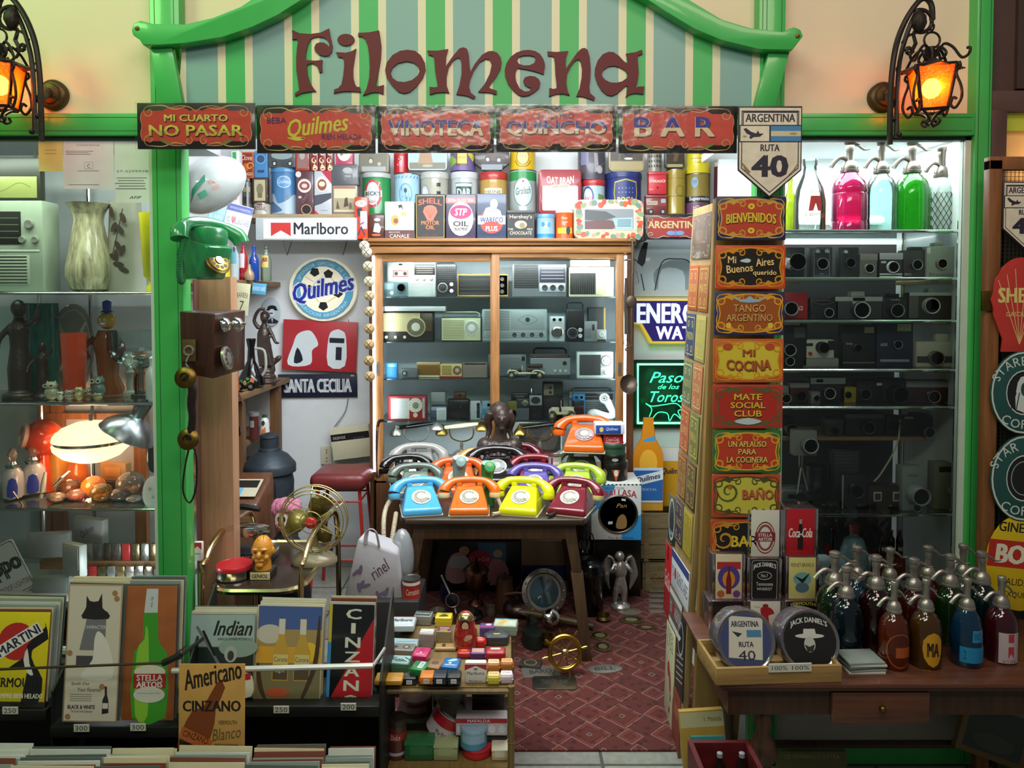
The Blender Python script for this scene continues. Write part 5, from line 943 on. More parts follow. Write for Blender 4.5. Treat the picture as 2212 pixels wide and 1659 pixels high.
# table of telephones
TZ,TY=Z(1122,3.05),3.05
TW=wood('2a2018','3d3023',.3,'X',4);TL=wood('3a2a1c','58402a',.45,'Z',4)
t=thing('side_table','dark table with splayed legs crowded with rotary telephones','table',(at(1068,1122,TY).x,TY,0));tx=t.location.x;hw=(1276-858)/2*sc(1122,TY)
b=MB();b.xf=T(0,0,TZ) @ R('X',-90);b.prism([(-hw+.03,0),(hw-.03,0),(hw,.06),(hw,.80),(-hw,.80),(-hw,.06)],0,.026,TW,.006);b.xf=Mx();obj('tabletop',b,t)
b=MB();az=Z(1165,3.09);b.box(-hw+.07,hw-.07,.04,.06,az,TZ-.024,TL,.003);b.box(-hw+.07,hw-.07,.74,.76,az,TZ-.024,TL,.003)
for s_ in (-1,1):b.box(s_*(hw-.09)-.01,s_*(hw-.09)+.01,.05,.75,az,TZ-.024,TL,.003)
obj('apron',b,t)
for s_ in (-1,1):
 for y,fy in ((.04,-.01),(.72,.05)):
  b=MB();p=[(s_*(hw-.09),y,TZ-.026),(s_*(hw-.055),y-.006,TZ*.62),(s_*(hw-.01),y+fy,0)]
  for i in range(2):
   a,c=p[i],p[i+1];w0=.026;f=[(c[0]-w0*.8,c[1],c[2]),(c[0]+w0*.8,c[1],c[2]),(a[0]+w0,a[1],a[2]),(a[0]-w0,a[1],a[2])];b.hexa(f,[(q[0],q[1]+.04,q[2]) for q in f],TL,.003)
  obj('leg',b,t)
PH=lambda px,py,Y,col,label,**k:phone(px,py,Y,k.pop('z',TZ),col,label,**k)
IV='dccf9c'
PH(913,1117,3.09,'4aa6d8','sky blue rotary telephone with a hanging cream cord at the front of the table',rz=12,caps='5fa8cc',cord=('d8cdb4',[(-.115,.13,.06),(-.15,.08,.02),(-.165,-.06,-.03),(-.155,-.08,-.18),(-.13,-.08,-.05),(-.11,.02,.015)],.009))
PH(1013,1117,3.09,'d86a1a','amber orange rotary telephone with cream ear caps at the front of the table',rz=2,caps=IV,cord=('d0c4a4',[(.115,.13,.06),(.14,.04,.012),(.10,-.01,.012)],.007))
PH(1117,1114,3.09,'d3d40e','bright yellow rotary telephone at the front of the table',rz=-14,cord=('2a2422',[(.115,.13,.06),(.15,.06,.012),(.13,.0,.012)],.007))
PH(1222,1110,3.09,'701626','burgundy rotary telephone with cream ear caps at the front corner of the table',rz=-20,caps='c8b878',cord=('d8cba0',[(-.11,.13,.07),(-.12,.16,.12)],.003))
PH(897,1068,3.36,'66746a','grey green rotary telephone behind the sky blue one',rz=6,hcol='5c6a60')
PH(988,1064,3.40,'d45a1e','red orange rotary telephone behind the amber orange one',rz=2,s=1.12,dial='e6e4de')
PH(1152,1062,3.36,'5a4c9c','violet rotary telephone behind the bright yellow one',rz=-6,caps='b8a878')
PH(1240,1062,3.36,'a6c43c','lime green rotary telephone behind the burgundy one',rz=-12)
PH(1070,1055,3.57,'141214','heavy black rotary telephone with a silver dial in the middle of the table',rz=-3,s=1.25,dial='c8ccd0',wheel='d8dce0',rough=.08)
PH(884,1050,3.56,'101012','glossy black rotary telephone with a black coiled cord near the cabinet door',rz=14,rough=.06,cord=('181818',[(-.115,.13,.06),(-.15,.1,.05),(-.14,.14,.28),(-.11,.2,.30)],.007))
PH(902,1036,3.72,'8c8a88','stone grey rotary telephone behind the glossy black one',rz=4,hcol='aaa8a4',s=1.15)
PH(1040,1034,3.72,'c89c54','mustard rotary telephone behind the heavy black one',hcol='c89c54')
PH(1112,1030,3.74,'5c1020','dark crimson rotary telephone in the row by the bust',s=1.15)
PH(1153,1046,3.56,'7c1626','cherry red rotary telephone beside the silver can',rz=-4)
PH(1257,1040,3.60,'5c6c5a','olive grey rotary telephone under the stacked orange one',s=1.15,rz=-4)
PH(1261,990,3.62,'e0641c','bright orange rotary telephone stacked on top of an olive grey one',z=TZ+.155,s=1.2,rz=-8,dial='b89098',wheel='e6dcdc')
for px,col,lb in (((972,985,1010,1058),'7d9a98','pale grey handset standing upright between the orange telephones'),((1037,996,1068,1058),'3a8a50','green handset standing upright beside the heavy black telephone')):
 loc,w,h=fit(*px,3.27,TZ);m=paint(col,.25,coat=.4);b=MB();b.tube([(0,0,0),(0,0,.05),(-.002,.012,.11),(.004,.004,h-.03),(.01,-.012,h-.008)],[.036,.034,.026,.032,.036],m,12,smooth=4,flat=.45);b.xf=T(.012,-.022,h-.022) @ R('X',70);b.lathe([(.022,-.008),(.025,.002),(.02,.010),(.0001,.011)],m,16)
 tag(obj('handset',b,loc=loc),lb,'telephone handset')
tin((1185,986,1214,1034),3.50,0,'a8a4a4',[('R',.05,-.05,.3,.6,'d0ccb0'),('R',-.17,0,.1,.9,'7c2434'),*[('R',.05,.1-.1*i,.22,.03,'6c6c50') for i in range(4)]],'silver drinks can with a cream label among the telephones',kind='cyl',z=TZ+.06,name='drinks_can',cat='can')
# ornate old telephones behind, standing on the cabinet ledge
def cradle_phone(px,py,Y,z,hm,bm_,label,w=.19,cup=BRASSD,body='box',rz=0):
 x=at(px,py,Y).x;t=thing('cradle_telephone',label,'telephone',(x,Y,z),rz,'ornate cradle telephones');t.scale=(1.05,)*3
 b=MB()
 if body == 'box':b.box(-.075,.075,0,.12,0,.075,bm_,.004);b.box(-.085,.085,-.01,.13,.075,.085,bm_,.003)
 else:b.box(-.08,.08,0,.12,0,.07,bm_,.004);b.lathe([(.045,.07),(.04,.09),(.02,.104),(.006,.108)],PEWTER,24,c=(0,.06,0),flute=.08,nf=24)
 obj('base',b,t)
 b=MB();b.xf=T(0,-.004,.04) @ R('X',90);b.lathe([(.034,-.002),(.034,.006),(.028,.009),(.0001,.009)],PEWTER,22);b.xf=b.xf @ T(0,0,.0095);b.art([('E',.33*cos(i*pi/5),.33*sin(i*pi/5),.09,.09,'3a3632') for i in range(10)],.062,.062,TOP);obj('dial',b,t)
 b=MB();b.lathe([(.016,.08),(.012,.10),(.007,.115),(.010,.125),(.006,.15)],PEWTER,14,c=(0,.06,0));b.tube([(-.06,.06,.225),(-.065,.06,.20),(-.05,.06,.165),(0,.06,.15),(.05,.06,.165),(.065,.06,.20),(.06,.06,.225)],.004,cup,6,smooth=4);obj('cradle',b,t)
 b=MB();b.tube([(-.09,.06,.222),(0,.06,.235),(.09,.06,.248)],[.010,.013,.010],hm,10)
 h_=obj('handset',b,t)
 for q,zc in ((-1,.22),(1,.25)):b=MB();b.xf=T(q*.108,.06,zc);b.lathe([(.006,.018),(.010,.008),(.014,0),(.030,-.018),(.033,-.034),(.028,-.040),(.0001,-.040)],cup,18);b.xf=Mx();b.tube([(q*.09,.06,zc+.005),(q*.108,.06,zc+.012)],.007,cup,8);obj('cup',b,h_)
cradle_phone(897,1010,4.02,SH[5],BLACKG,BLACK,'old telephone with a black handset on a silver cradle and black box base',cup=PEWTER)
cradle_phone(992,1010,4.02,SH[5],paint('d8cfa0',.3),PEWTER,'old telephone with a cream and brass handset on an embossed silver base',body='dome',rz=-8)
cradle_phone(1165,1010,4.02,SH[5],BLACKG,paint('6a1420',.3),'old telephone with a slim black handset and brass cups beside the bust',cup=BRASS,rz=-5)
# bust of a woman
o0=at(1079,1003,3.68);t=thing('bust','dark bronze bust of a young woman with pinned up hair among the telephones','bust',(o0.x*1.03,3.80,TZ));BZ=zat(862,3.78)-TZ;k=BZ/.30
b=MB();b.xf=Mx.Scale(k,4);b.lathe([(.05,0),(.055,.012),(.035,.03),(.03,.045)],BRONZE,18);b.ball((0,0,.095),.078,.045,.055,BRONZE);b.ball((-.055,.0,.115),.034,.034,.036,BRONZE);b.ball((.055,0,.115),.034,.034,.036,BRONZE)
b.tube([(0,.0,.12),(.004,-.004,.165),(.006,-.008,.20)],[.035,.024,.024],BRONZE,12);b.ball((.010,-.014,.228),.033,.037,.043,BRONZE);b.ball((.0,.006,.248),.042,.042,.040,BRONZE);b.ball((.010,-.050,.222),.006,.008,.012,BRONZE);b.ball((.010,-.046,.206),.010,.006,.004,BRONZE);b.ball((.010,-.042,.192),.012,.010,.010,BRONZE)
for q in (-1,1):b.ball((.010+q*.012,-.046,.233),.007,.004,.004,BRONZE);b.tube([(q*.035,-.01,.25),(q*.045,.0,.215),(q*.04,.01,.18),(q*.05,.0,.14)],[.018,.018,.013,.006],BRONZE,8,smooth=3)
for i in range(7):b.tube([(-.07+i*.022,-.04,.09+.012*(i % 2)),(-.06+i*.02,-.05,.06),(-.05+i*.016,-.03,.03)],[.010,.014,.008],BRONZE,6,smooth=3)
organic('figure',b,t,.0035*k)
# tins, napkin holders and signs to the side of the table
flat('record_disc','record',(1232,918,1300,972),4.16,.004,'141216',[('O',0,0,.3,.3,.01,'332f33'),('E',0,0,.14,.14,'3a2c22')],'dark round record leaning behind the stacked orange telephone',poly=ell(.5,.5,30),lean=-6)
flat('framed_picture','picture',(1118,912,1214,985),4.18,.012,'bcc4c8',[('R',0,0,.94,.93,'2c2a28'),('P',[(-.1,-.2),(.2,.3),(.4,.1),(.3,-.3)],'4a4440',3),('E',-.25,.1,.12,.2,'3c3834')],'dark framed picture standing behind the telephones',lean=-4)
TB=Z(1045,3.44)
t=gadget('biscuit_box','box',(1277,1045,1385,1166),3.60,.24,'c8ccc8','old blue and white biscuit box with a big round window',None,[('art',[('P',[(-.5,.48),(-.02,.48),(-.1,.25),(-.5,-.05)],'3a86b8'),('P',[(.5,-.05),(.5,-.5),(.12,-.5),(.1,-.2)],'2a86c4'),('T','PRODUCTOS',-.1,.42,.5,.04,'2a2a2a'),('T','BALLASA',.08,.30,.66,.12,'a83444',{'b':.03,'arc':.04}),*[('R',-.48+.08*i,.485,.04,.02,'2a2a2a',0) for i in range(13)],('T','Fca. de Galletitas',.1,-.46,.5,.04,'3a3a4a')])],bev=.003)
loc,w,h=fit(1277,1045,1385,1166,3.60);b=MB();b.xf=T(.008,0,h*.46) @ R('X',90);b.lathe([(.096,-.001),(.098,.004),(.090,.007),(.087,.0025)],STEEL,36);b.lathe([(.088,.003),(.0001,.003)],paint('2a1c18',.15,coat=.6),36);b.xf=b.xf @ T(0,0,.0034);b.art([('T','Pan',.1,.25,.3,.12,'b08a4c',{'s':.3}),('P',[(-.05,-.4),(0,-.1),(.15,0),(.25,-.15),(.22,-.4)],'8a6a3c',3),('R',-.22,-.25,.13,.08,'c8c8c4',8),('R',.16,.42,.12,.06,'c8c8c4',-8)],.17,.17,TOP);obj('round_window',b,t)
for px,lid,lb,it in (((1302,1002,1360,1046),'151412','wide dark tin ring printed with red fruit below the black tins',[('P',[(-.12,.3),(.12,.3),(0,-.4)],'a8482c'),('E',0,.05,.05,.18,'d8ccb0'),('E',-.3,0,.08,.2,'8a6a4a'),('E',.3,0,.08,.2,'8a6a4a')]),((1301,985,1357,1003),'1a1916','black round tin with a small silver crest in the tall stack',[('E',0,0,.08,.2,'a8a8a0')]),((1301,962,1356,985),'2c4c38','dark green round tin on top of the tall tin stack',[('R',0,-.1,.9,.06,'3c6048')])):
 tin(px,3.64,0,'171513' if lid != '2c4c38' else '2a4634',it,lb,kind='cyl',lid=lid,lidh=.3)
gadget('napkin_holder','napkin holder',(1303,938,1347,963),3.68,.10,'b02430','red cola napkin holder on the tall tin stack',None,[('art',[('R',-.05,0,.76,.7,'b8323c'),('T','Coca-Cola',-.05,.05,.62,.32,'e8dcd8',{'s':.25}),('S',[(-.4,-.2),(0,-.28),(.3,-.18)],.05,'e8dcd8')])])
gadget('napkin_holder','napkin holder',(1286,916,1350,939),3.66,.10,'dde2e4','white and blue beer napkin holder on top of the red one',None,[('panel',-.06,-.02,.84,.8,'2a4f9c','blue_plate',[('T','Quilmes',.15,.05,.48,.4,'dfe6f2',{'s':.3}),('E',-.28,0,.08,.3,'d8c068')])],bev=.008)
# wooden crates, cut-out bottle and neon behind
CRW=wood('6a5a3c','8f7d58',.6,'X',5)
def crate(px,Y,d,label,txt=None,CRW=CRW):
 loc,w,h=fit(*px,Y);t=thing('wooden_crate',label,'crate',loc);b=MB();n=max(2,int(h/.07))
 for i in range(n):
  z0=h*i/n+.003;z1=h*(i+1)/n-.003
  b.box(-w/2,w/2,0,.012,z0,z1,CRW);b.box(-w/2,w/2,d-.012,d,z0,z1,CRW);b.box(-w/2,-w/2+.012,.012,d-.012,z0,z1,CRW);b.box(w/2-.012,w/2,.012,d-.012,z0,z1,CRW)
 b.box(-w/2,w/2,0,d,0,.012,CRW);b.art(txt or [],w,h,T(0,-.0003,h/2));obj('slats',b,t)
 for s_ in (-1,1):b=MB();b.box(s_*(w/2-.025)-.012,s_*(w/2-.025)+.012,-.008,.0,0,h,CRW);obj('corner_post',b,t)
crate((1388,1214,1500,1286),3.84,.28,'old bottle crate stencilled with faded red lettering on the rug edge',[('T','LLENA',0,.32,.4,.14,'6a4a34'),('T','Coca-Cola',.0,.02,.66,.26,'7a3c2c',{'s':.25}),('T','SUPERIOR',0,-.32,.6,.13,'6a4a34')])
crate((1385,1108,1500,1212),3.84,.26,'empty slatted crate stacked on the stencilled crate')
cz=zat(1108,3.84)
flat('bottle_sign','sign',(1368,903,1432,1108),3.88,.02,'c87a1c',[('P',[(-.5,-.5),(.5,-.5),(.5,.1),(.40,.18),(.2,.28),(.15,.48),(-.15,.48),(-.2,.28),(-.4,.18),(-.5,.1)],'d88a1c'),('E',0,.02,.3,.14,'f0b43c'),('P',[(-.16,.27),(.2,.31),(.22,.25),(-.19,.24)],'4a9cd0'),('R',0,-.22,.98,.34,'2f6cb4'),('R',0,-.05,.98,.03,'c8dcec'),('P',[(-.5,-.24),(.5,-.16),(.5,-.06),(-.5,-.14)],'e6ecf0'),('T','Quilmes',0,-.15,.84,.07,'1c2c5c',{'s':.3,'rot':12,'b':.03}),('T','CRISTAL',0,-.27,.6,.025,'b8cce4'),('R',0,-.40,.98,.02,'d8dce0'),('R',0,-.46,.98,.07,'d0a040')],'tall cut-out sign shaped like an amber beer bottle with a blue label',poly=[(-.5,-.5),(.5,-.5),(.5,.1),(.42,.18),(.24,.28),(.17,.44),(.17,.5),(-.17,.5),(-.17,.44),(-.24,.28),(-.42,.18),(-.5,.1)],z=cz)
flat('glass_sign','sign',(1425,968,1480,1106),3.96,.02,'d8961c',[('P',[(-.46,-.48),(.46,-.48),(.49,.3),(-.49,.3)],'d8a022'),('P',[(-.49,.28),(.49,.28),(.5,.5),(-.5,.5)],'d8dcd8'),('T','Quilmes',0,.1,.9,.12,'24244c',{'s':.3,'b':.03})],'cut-out sign of a full beer glass behind the bottle cut-out',z=cz,poly=[(-.46,-.5),(.46,-.5),(.5,.5),(-.5,.5)])
# lit and printed signs on the far wall, past the cabinet
flat('wall_poster','poster',(1369,518,1520,640),4.28,.008,'c9dbe0',[('P',[(-.42,.3),(-.36,.46),(-.3,.45),(-.34,.1),(-.38,.02),(-.46,.1)],'1c1e24'),('P',[(-.05,.1),(.1,.14),(.3,.1),(.34,-.2),(.24,-.4),(.2,-.05),(-.1,-.02),(-.16,-.4),(-.22,-.1)],'8fa3aa',3),('S',[(-.2,-.4),(-.1,.1),(.1,.16),(.3,.1),(.42,-.3)],.02,'2a2c34'),('S',[(-.4,-.1),(-.35,-.4)],.02,'2a2c34')],'pale wall poster with loose black brush strokes beside the cabinet')
flat('energy_sign','sign',(1366,646,1540,742),4.25,.05,emit('e0c040',.5),[('P',[(-.49,-.02),(-.49,.46),(.5,.46),(.5,-.45),(-.25,-.45),(-.38,-.05)],'3c2a8c'),('T','ENERGY',.0,.18,.90,.46,emit('d0d8f8',.9),{'b':.04}),('T','WATER',.12,-.26,.66,.30,emit('d8defa',.9),{'b':.04})],'lit purple and yellow sign with white block letters on the far wall',poly=[(-.5,-.05),(-.5,.5),(.5,.5),(.5,-.5),(-.28,-.5),(-.4,-.08)])
t=thing('neon_sign','dark board with a glowing green neon border and script','sign',at(1440,922,4.2));n0=at(1440,922,4.2)
nq=lambda x,y,d=0:tuple(at(x,y,4.275+d)-n0)
b=MB();b.hexa([nq(1367,924),nq(1520,924),nq(1520,777),nq(1367,777)],[nq(1367,924,.02),nq(1520,924,.02),nq(1520,777,.02),nq(1367,777,.02)],paint('12241c',.3));obj('board',b,t)
NG=emit('30ff90',3.2)
b=MB();b.tube([nq(1378,787,-.012),nq(1510,787,-.012),nq(1510,914,-.012),nq(1378,914,-.012)],.0075,emit('62ffae',4.5),8,closed=True);obj('neon_border',b,t)
b=MB();b.art([('T','Paso',-.06,.27,.56,.16,NG,{'s':.4}),('T','de los',-.02,.13,.36,.07,NG,{'s':.4}),('T','Toros',-.04,-.02,.56,.16,NG,{'s':.4}),('S',[(-.34,-.32),(-.3,-.2),(-.4,-.12),(-.3,-.16),(-.1,-.14),(.1,-.12),(.2,-.2),(.14,-.24),(.2,-.36),(.08,-.28),(.0,-.38),(-.04,-.27),(-.2,-.26),(-.32,-.40)],.012,NG)],.34,.38,T(nq(1440,850)[0],-.010,nq(1440,850)[2]));obj('neon_script',b,t)
point('neon_glow',(n0.x,4.08,n0.z+.2),.35,(.25,1,.5),.1)
# ------------------------------------------------------------------ under and around the table
box_dark=gadget('stove_box','heater',(1280,1168,1384,1292),3.76,.22,'17140f','squat black iron box carrying the blue and white biscuit box',0,[('panel',0,.1,.8,.6,'211d17','panel')])
b=None
flat('picture_board','picture',(922,1171,1124,1312),3.84,.01,'0e0d10',[('R',.2,.22,.3,.5,'3f7ca0',0,.04),('E',.07,.14,.13,.19,'c43a5c'),('T','Coca-Cola',.07,.16,.2,.08,'efe4e8',{'s':.25}),('P',[(-.3,-.1),(-.24,.22),(-.12,.28),(-.04,.1),(-.02,-.05),(-.1,-.3),(-.26,-.3)],'d8a0ac',3),('P',[(-.26,.0),(-.22,.2),(-.08,.2),(-.06,0)],'ccd4dc',3),('E',-.1,.32,.055,.09,'c8a488'),('P',[(.18,.1),(.3,.14),(.38,-.1),(.34,-.35),(.16,-.3)],'d890a4',3),('E',.26,.26,.05,.08,'d8b890')],'black board with two pink dressed figures and a red disc standing under the table',z=.0,lean=-4)
gadget('carton','box',(1126,1168,1240,1300),3.83,.06,'9c8468','plain brown carton standing under the table',0,[('panel',0,-.12,.98,.3,'24356c','blue_band')])
flr=lambda px,py:at(px,py,Yfloor(py,.008))
URN=[(.55,0),(.6,.02),(.5,.06),(.22,.12),(.2,.2),(.6,.3),(.82,.45),(.85,.66),(.8,.7),(1,.715),(.98,.735),(.75,.80),(.45,.86),(.2,.9),(.1,.93),(.14,.96),(.02,1)]
vessel('samovar_urn','urn',(998,1213,1056,1318),Yfloor(1318,.008),URN,COPPER,'dark copper lidded urn with a tall finial under the table',z=.008,parts=[('tap',lambda b,q,h:b.tube([(q*.8,-.01,h*.5),(q*1.1,-.02,h*.52),(q*1.15,-.02,h*.44)],.006,PEWTER,6))])
vessel('coffee_pot','pot',(1068,1243,1112,1322),Yfloor(1322,.008),[(1,0),(1,.03),(.8,.75),(.78,.8),(.82,.81),(.7,.85),(.2,.9),(.08,.93),(.14,.97),(.02,1)],wood('4a3024','6b4a38',.3,'Z'),'tall brown copper coffee pot with a lid behind the kettle',z=.008,parts=[('spout',lambda b,q,h:b.tube([(q*.8,0,h*.4),(q*1.5,0,h*.6),(q*1.7,0,h*.78)],[.012,.007,.006],COPPER,8,smooth=3))])
vessel('kettle','kettle',(1086,1294,1150,1340),Yfloor(1340,.008),[(.8,0),(1,.15),(1,.35),(.85,.55),(.45,.7),(.2,.76),(.1,.85),(.15,.92),(.02,1)],paint('6f5d55',.35,1,bump=.2),'squat copper kettle with a turned wooden handle',z=.008,parts=[('handle',lambda b,q,h:b.tube([(-q*.9,0,h*.95),(0,0,h*1.02),(q*.9,0,h*.95)],.006,paint('6b4a34',.4),8))])
t=thing('porthole_mirror','round riveted porthole with a blue glass leaning under the table','mirror',at(1177,1312,3.52));t.location.z=.012;t.scale=(1.15,)*3;t.rotation_euler=(radians(-18),0,radians(8))
b=MB();b.xf=T(0,0,.095) @ R('X',90);b.lathe([(.088,-.01),(.095,0),(.095,.012),(.078,.016),(.072,.008)],PEWTER,36);[b.ball((.085*cos(a*pi/7),.085*sin(a*pi/7),.016),.005,mat=CHROME) for a in range(14)];obj('ring',b,t)
b=MB();b.xf=T(0,0,.095) @ R('X',90);b.lathe([(.074,.006),(.04,.012),(.0001,.014)],paint('4c6a78',.08,.3,coat=1),32);obj('glass',b,t)
t=thing('oil_lantern','black hurricane lantern with a clear chimney standing on a black can','lantern',at(1262,1216,3.60));
b=MB();b.lathe([(.042,0),(.045,.01),(.044,.03),(.02,.045),(.024,.055)],BLACK,20);obj('tank',b,t)
b=MB();b.lathe([(.022,.056),(.034,.085),(.033,.105),(.020,.13)],CLEAR,20);obj('chimney',b,t)
b=MB();b.lathe([(.024,.13),(.026,.14),(.018,.165),(.02,.18),(.012,.186)],BLACK,18);[b.tube([(s_*.042,0,.02),(s_*.05,0,.08),(s_*.04,0,.14),(s_*.02,0,.155)],.003,BLACK,6,smooth=3) for s_ in (-1,1)];obj('frame',b,t)
zl=t.location.z
vessel('milk_can','can',(1241,1216,1310,1335),Yfloor(1335,.008),[(.9,0),(.95,.02),(.95,.7),(1,.72),(.98,.78),(.9,.82),(.9,.9),(.7,.96),(.2,1)],BLACKG,'round black metal can below the hurricane lantern',z=.008)
PWS=[(1305,1150,'winged silver figurine standing on the floor beside the black can',1)]
t=thing('cherub_statue','dull silver winged figurine beside the round black can','statue',(at(1340,1316,3.62).x,3.62,.008));k=1.0
b=MB();b.lathe([(.05,0),(.05,.015),(.03,.03)],PEWTER,16);b.tube([(.02,0,.02),(.015,-.01,.09),(0,0,.15)],[.012,.02,.026],PEWTER,8,smooth=3);b.tube([(-.03,0,.03),(-.02,-.01,.1),(0,0,.15)],[.012,.018,.024],PEWTER,8,smooth=3);b.ball((0,0,.19),.034,.026,.05,PEWTER);b.ball((-.005,-.005,.262),.024,mat=PEWTER)
for s_ in (-1,1):b.tube([(s_*.02,.015,.2),(s_*.05,.03,.25),(s_*.07,.03,.16),(s_*.05,.03,.08)],[.012,.022,.024,.006],PEWTER,8,smooth=3,flat=.5);b.tube([(s_*.028,0,.22),(s_*.05,-.03,.19),(s_*.03,-.06,.22)],[.012,.010,.008],PEWTER,6,smooth=3)
organic('figure',b,t,.004)
# ship's wheel, iron, book, plaques
t=thing('ship_wheel',"brass ship's wheel with turned spokes standing in front of the table leg",'wheel',flr(1222,1462));wr=34*sc(1415,2.95);t.location.y=2.95;t.rotation_euler=(radians(-14),0,radians(6));wz=50*sc(1415,2.95)
b=MB();b.torus((0,0,wz),wr,.0085,BRASS,n=36,seg=8);b.torus((0,-.003,wz),wr*.86,.003,BRASS,n=36);obj('rim',b,t)
b=MB();b.xf=T(0,0,wz) @ R('X',90);b.lathe([(.016,-.012),(.016,.012),(.009,.016),(.0001,.017)],GOLD,18);obj('hub',b,t)
for i in range(8):b=MB();a=i*pi/4+.2;d=V((cos(a),0,sin(a)));b.tube([V((0,0,wz))+d*q for q in (.014,wr*.4,wr*.55,wr*.9,wr*1.15,wr*1.3,wr*1.5)],[.003,.0045,.003,.004,.003,.0055,.003],BRASS,8);obj('spoke',b,t)
t=thing('charcoal_iron','dark green charcoal flat iron with a raised handle','iron',flr(1150,1392),20);t.location.z=.008
b=MB();m=paint('26302a',.4,.4,bump=.2);b.xf=R('X',90) @ R('Z',0);b.xf=Mx();b.lathe([(.055,0),(.058,.01),(.05,.05),(.052,.06),(.05,.065)],m,24,sx=.8,sy=1.2);obj('body',b,t)
b=MB();b.tube([(0,.05,.06),(0,.045,.105),(0,0,.118),(0,-.05,.112)],[.008,.009,.012,.012],m,8,smooth=3);obj('handle',b,t)
b=MB();b.box(-.045,.045,-.03,.03,0,.014,paint('2c2c26',.5),.003);b.art([('O',0,0,.3,.4,.06,'8a7448'),('R',0,0,.9,.03,'4a4638')],.09,.06,T(0,0,.0142) @ TOP);tag(obj('book',b,loc=flr(1146,1438),rz=-12),'small black book with a gold oval lying on the rug by the tins','book')
def plaque(px,py,wpx,dpx,label,tx,oval=False,m=None,rz=0):
 c=flr(px,py);w=wpx*sc(py,c.y);d=dpx*sc(py,c.y)*2.1;b=MB();b.xf=R('X',-90);mm=m or PEWTER
 b.prism(ell(w/2,d/2,28) if oval else rrect(w,d,d*.15),-.004,.002,mm,.001)
 b.art([('O',0,0,.46,.44,.03,'5a5650')]*bool(oval)+([('T',tx,0,0,.6,.4,'3a3630',{'b':.03})] if tx else [('E',0,0,.25,.25,'6a6248')]),w,d,T(0,-.0042,0));return tag(obj('wall_plaque',b,loc=c,rz=rz),label,'plaque')
plaque(1168,1452,82,20,'small oblong metal plaque reading BARO on the rug','BARO',rz=8)
plaque(1198,1476,96,26,'large oblong metal plaque with raised border nearest the tin rack','TANGO BAR',m=paint('77746a',.4,1,bump=.4))
plaque(1307,1446,76,17,'long oval silver plaque reading BILL beside the table leg','BILL',True,rz=6)
plaque(1302,1398,38,22,'round brass dish with embossed script on the rug',None,True,BRASSD)
plaque(1296,1374,44,20,'plain shiny brass dish lying behind the embossed one',None,True,BRASS)
plaque(1364,1340,54,18,'broad oval brass platter farther back on the rug',None,True,BRASSD)
plaque(1396,1356,46,10,'narrow oval brass plate near the sign board',None,True,BRASSD)
plaque(1360,1322,52,16,'dull pewter platter behind the brass platter',None,True)
for i,y in enumerate((1276,1287,1298,1310,1321)):plaque(1418,y,34,8,'narrow silver street plaque in the row laid by the sign board',None,False,PEWTER).__setitem__('group','silver street plaques laid in a row')
t=thing('rolling_pin_lamp','long turned wooden handle with a pewter end lying under the table','rolling pin',flr(1190,1352),-14);b=MB();b.tube([(-.12,0,.05),(-.07,0,.048),(.05,0,.036),(.13,0,.028)],[.02,.017,.020,.016],wood('4a3a24','6a5434',.4,'X'),12);obj('barrel',b,t);b=MB();b.tube([(-.155,0,.053),(-.12,0,.05)],[.010,.016],PEWTER,10);b.tube([(.13,0,.028),(.2,0,.02)],[.010,.016],paint('3a322a',.4),10);obj('end_grip',b,t)
vessel('headlamp','lamp',(1160,1276,1196,1306),3.35,[(.3,0),(.8,.2),(1,.5),(1,.62),(.9,.66),(.5,.7),(.02,.72)],CHROME,'round chrome headlamp lying in front of the porthole',z=.05,tilt=(60,0,20))
for i,(px,py,r_,h_,m,lb) in enumerate(((962,1300,.03,.10,paint('14204c',.15,coat=.6),'dark blue enamel jug beside the copper urn'),(945,1330,.045,.03,PEWTER,'shallow pewter bowl by the tin rack'),(1022,1335,.05,.03,BLACK,'round black cake tin behind the painted nesting doll'),(1060,1330,.026,.05,PEWTER,'small pewter bell shaped lid'),(1182,1395,.035,.05,BRASSD,'brass rope wound pot behind the ship wheel'),(1270,1312,.03,.02,IRON,'iron ring dish under the table'),(1342,1300,.03,.02,PEWTER,'crumpled pewter dish by the figurine'),(1304,1340,.035,.03,BRASSD,'dull brass flower ornament on the rug'))):
 c=flr(px,py);b=MB();b.lathe([(r_*.6,0),(r_,h_*.4),(r_*.8,h_*.85),(r_*.86,h_),(r_*.76,h_),(r_*.6,h_*.3),(1e-5,h_*.25)],m,20);tag(obj('metal_pot',b,loc=c),lb,'pot')
t=thing('egg_beater','hand egg beater and strainers leaning by the copper urn','kitchen tool',flr(972,1330));b=MB();b.tube([(-.05,.1,.16),(.01,.03,.07),(.03,0,.01)],.006,PEWTER,8);obj('handle',b,t);b=MB();b.xf=T(.012,0,.075) @ R('Y',30) @ R('X',80);b.torus((0,0,0),.032,.003,PEWTER,'Z',28,5);b.lathe([(.03,0),(.0001,.004)],paint('55525a',.3,1),24);obj('gear_wheel',b,t)
# ================================================================== the wall side of the shop
PLY=wood('9a7358','b98d6c',.55,'Z',3)
slab('column_panel',X(424,2.62),X(503,2.66),2.64,2.70,0,Z(598,2.64),PLY).__setitem__('kind','structure')
slab('trim_9',X(417,2.6),X(424,2.62),2.60,2.66,0,Z(598,2.64),paint('5a3a2c',.6))
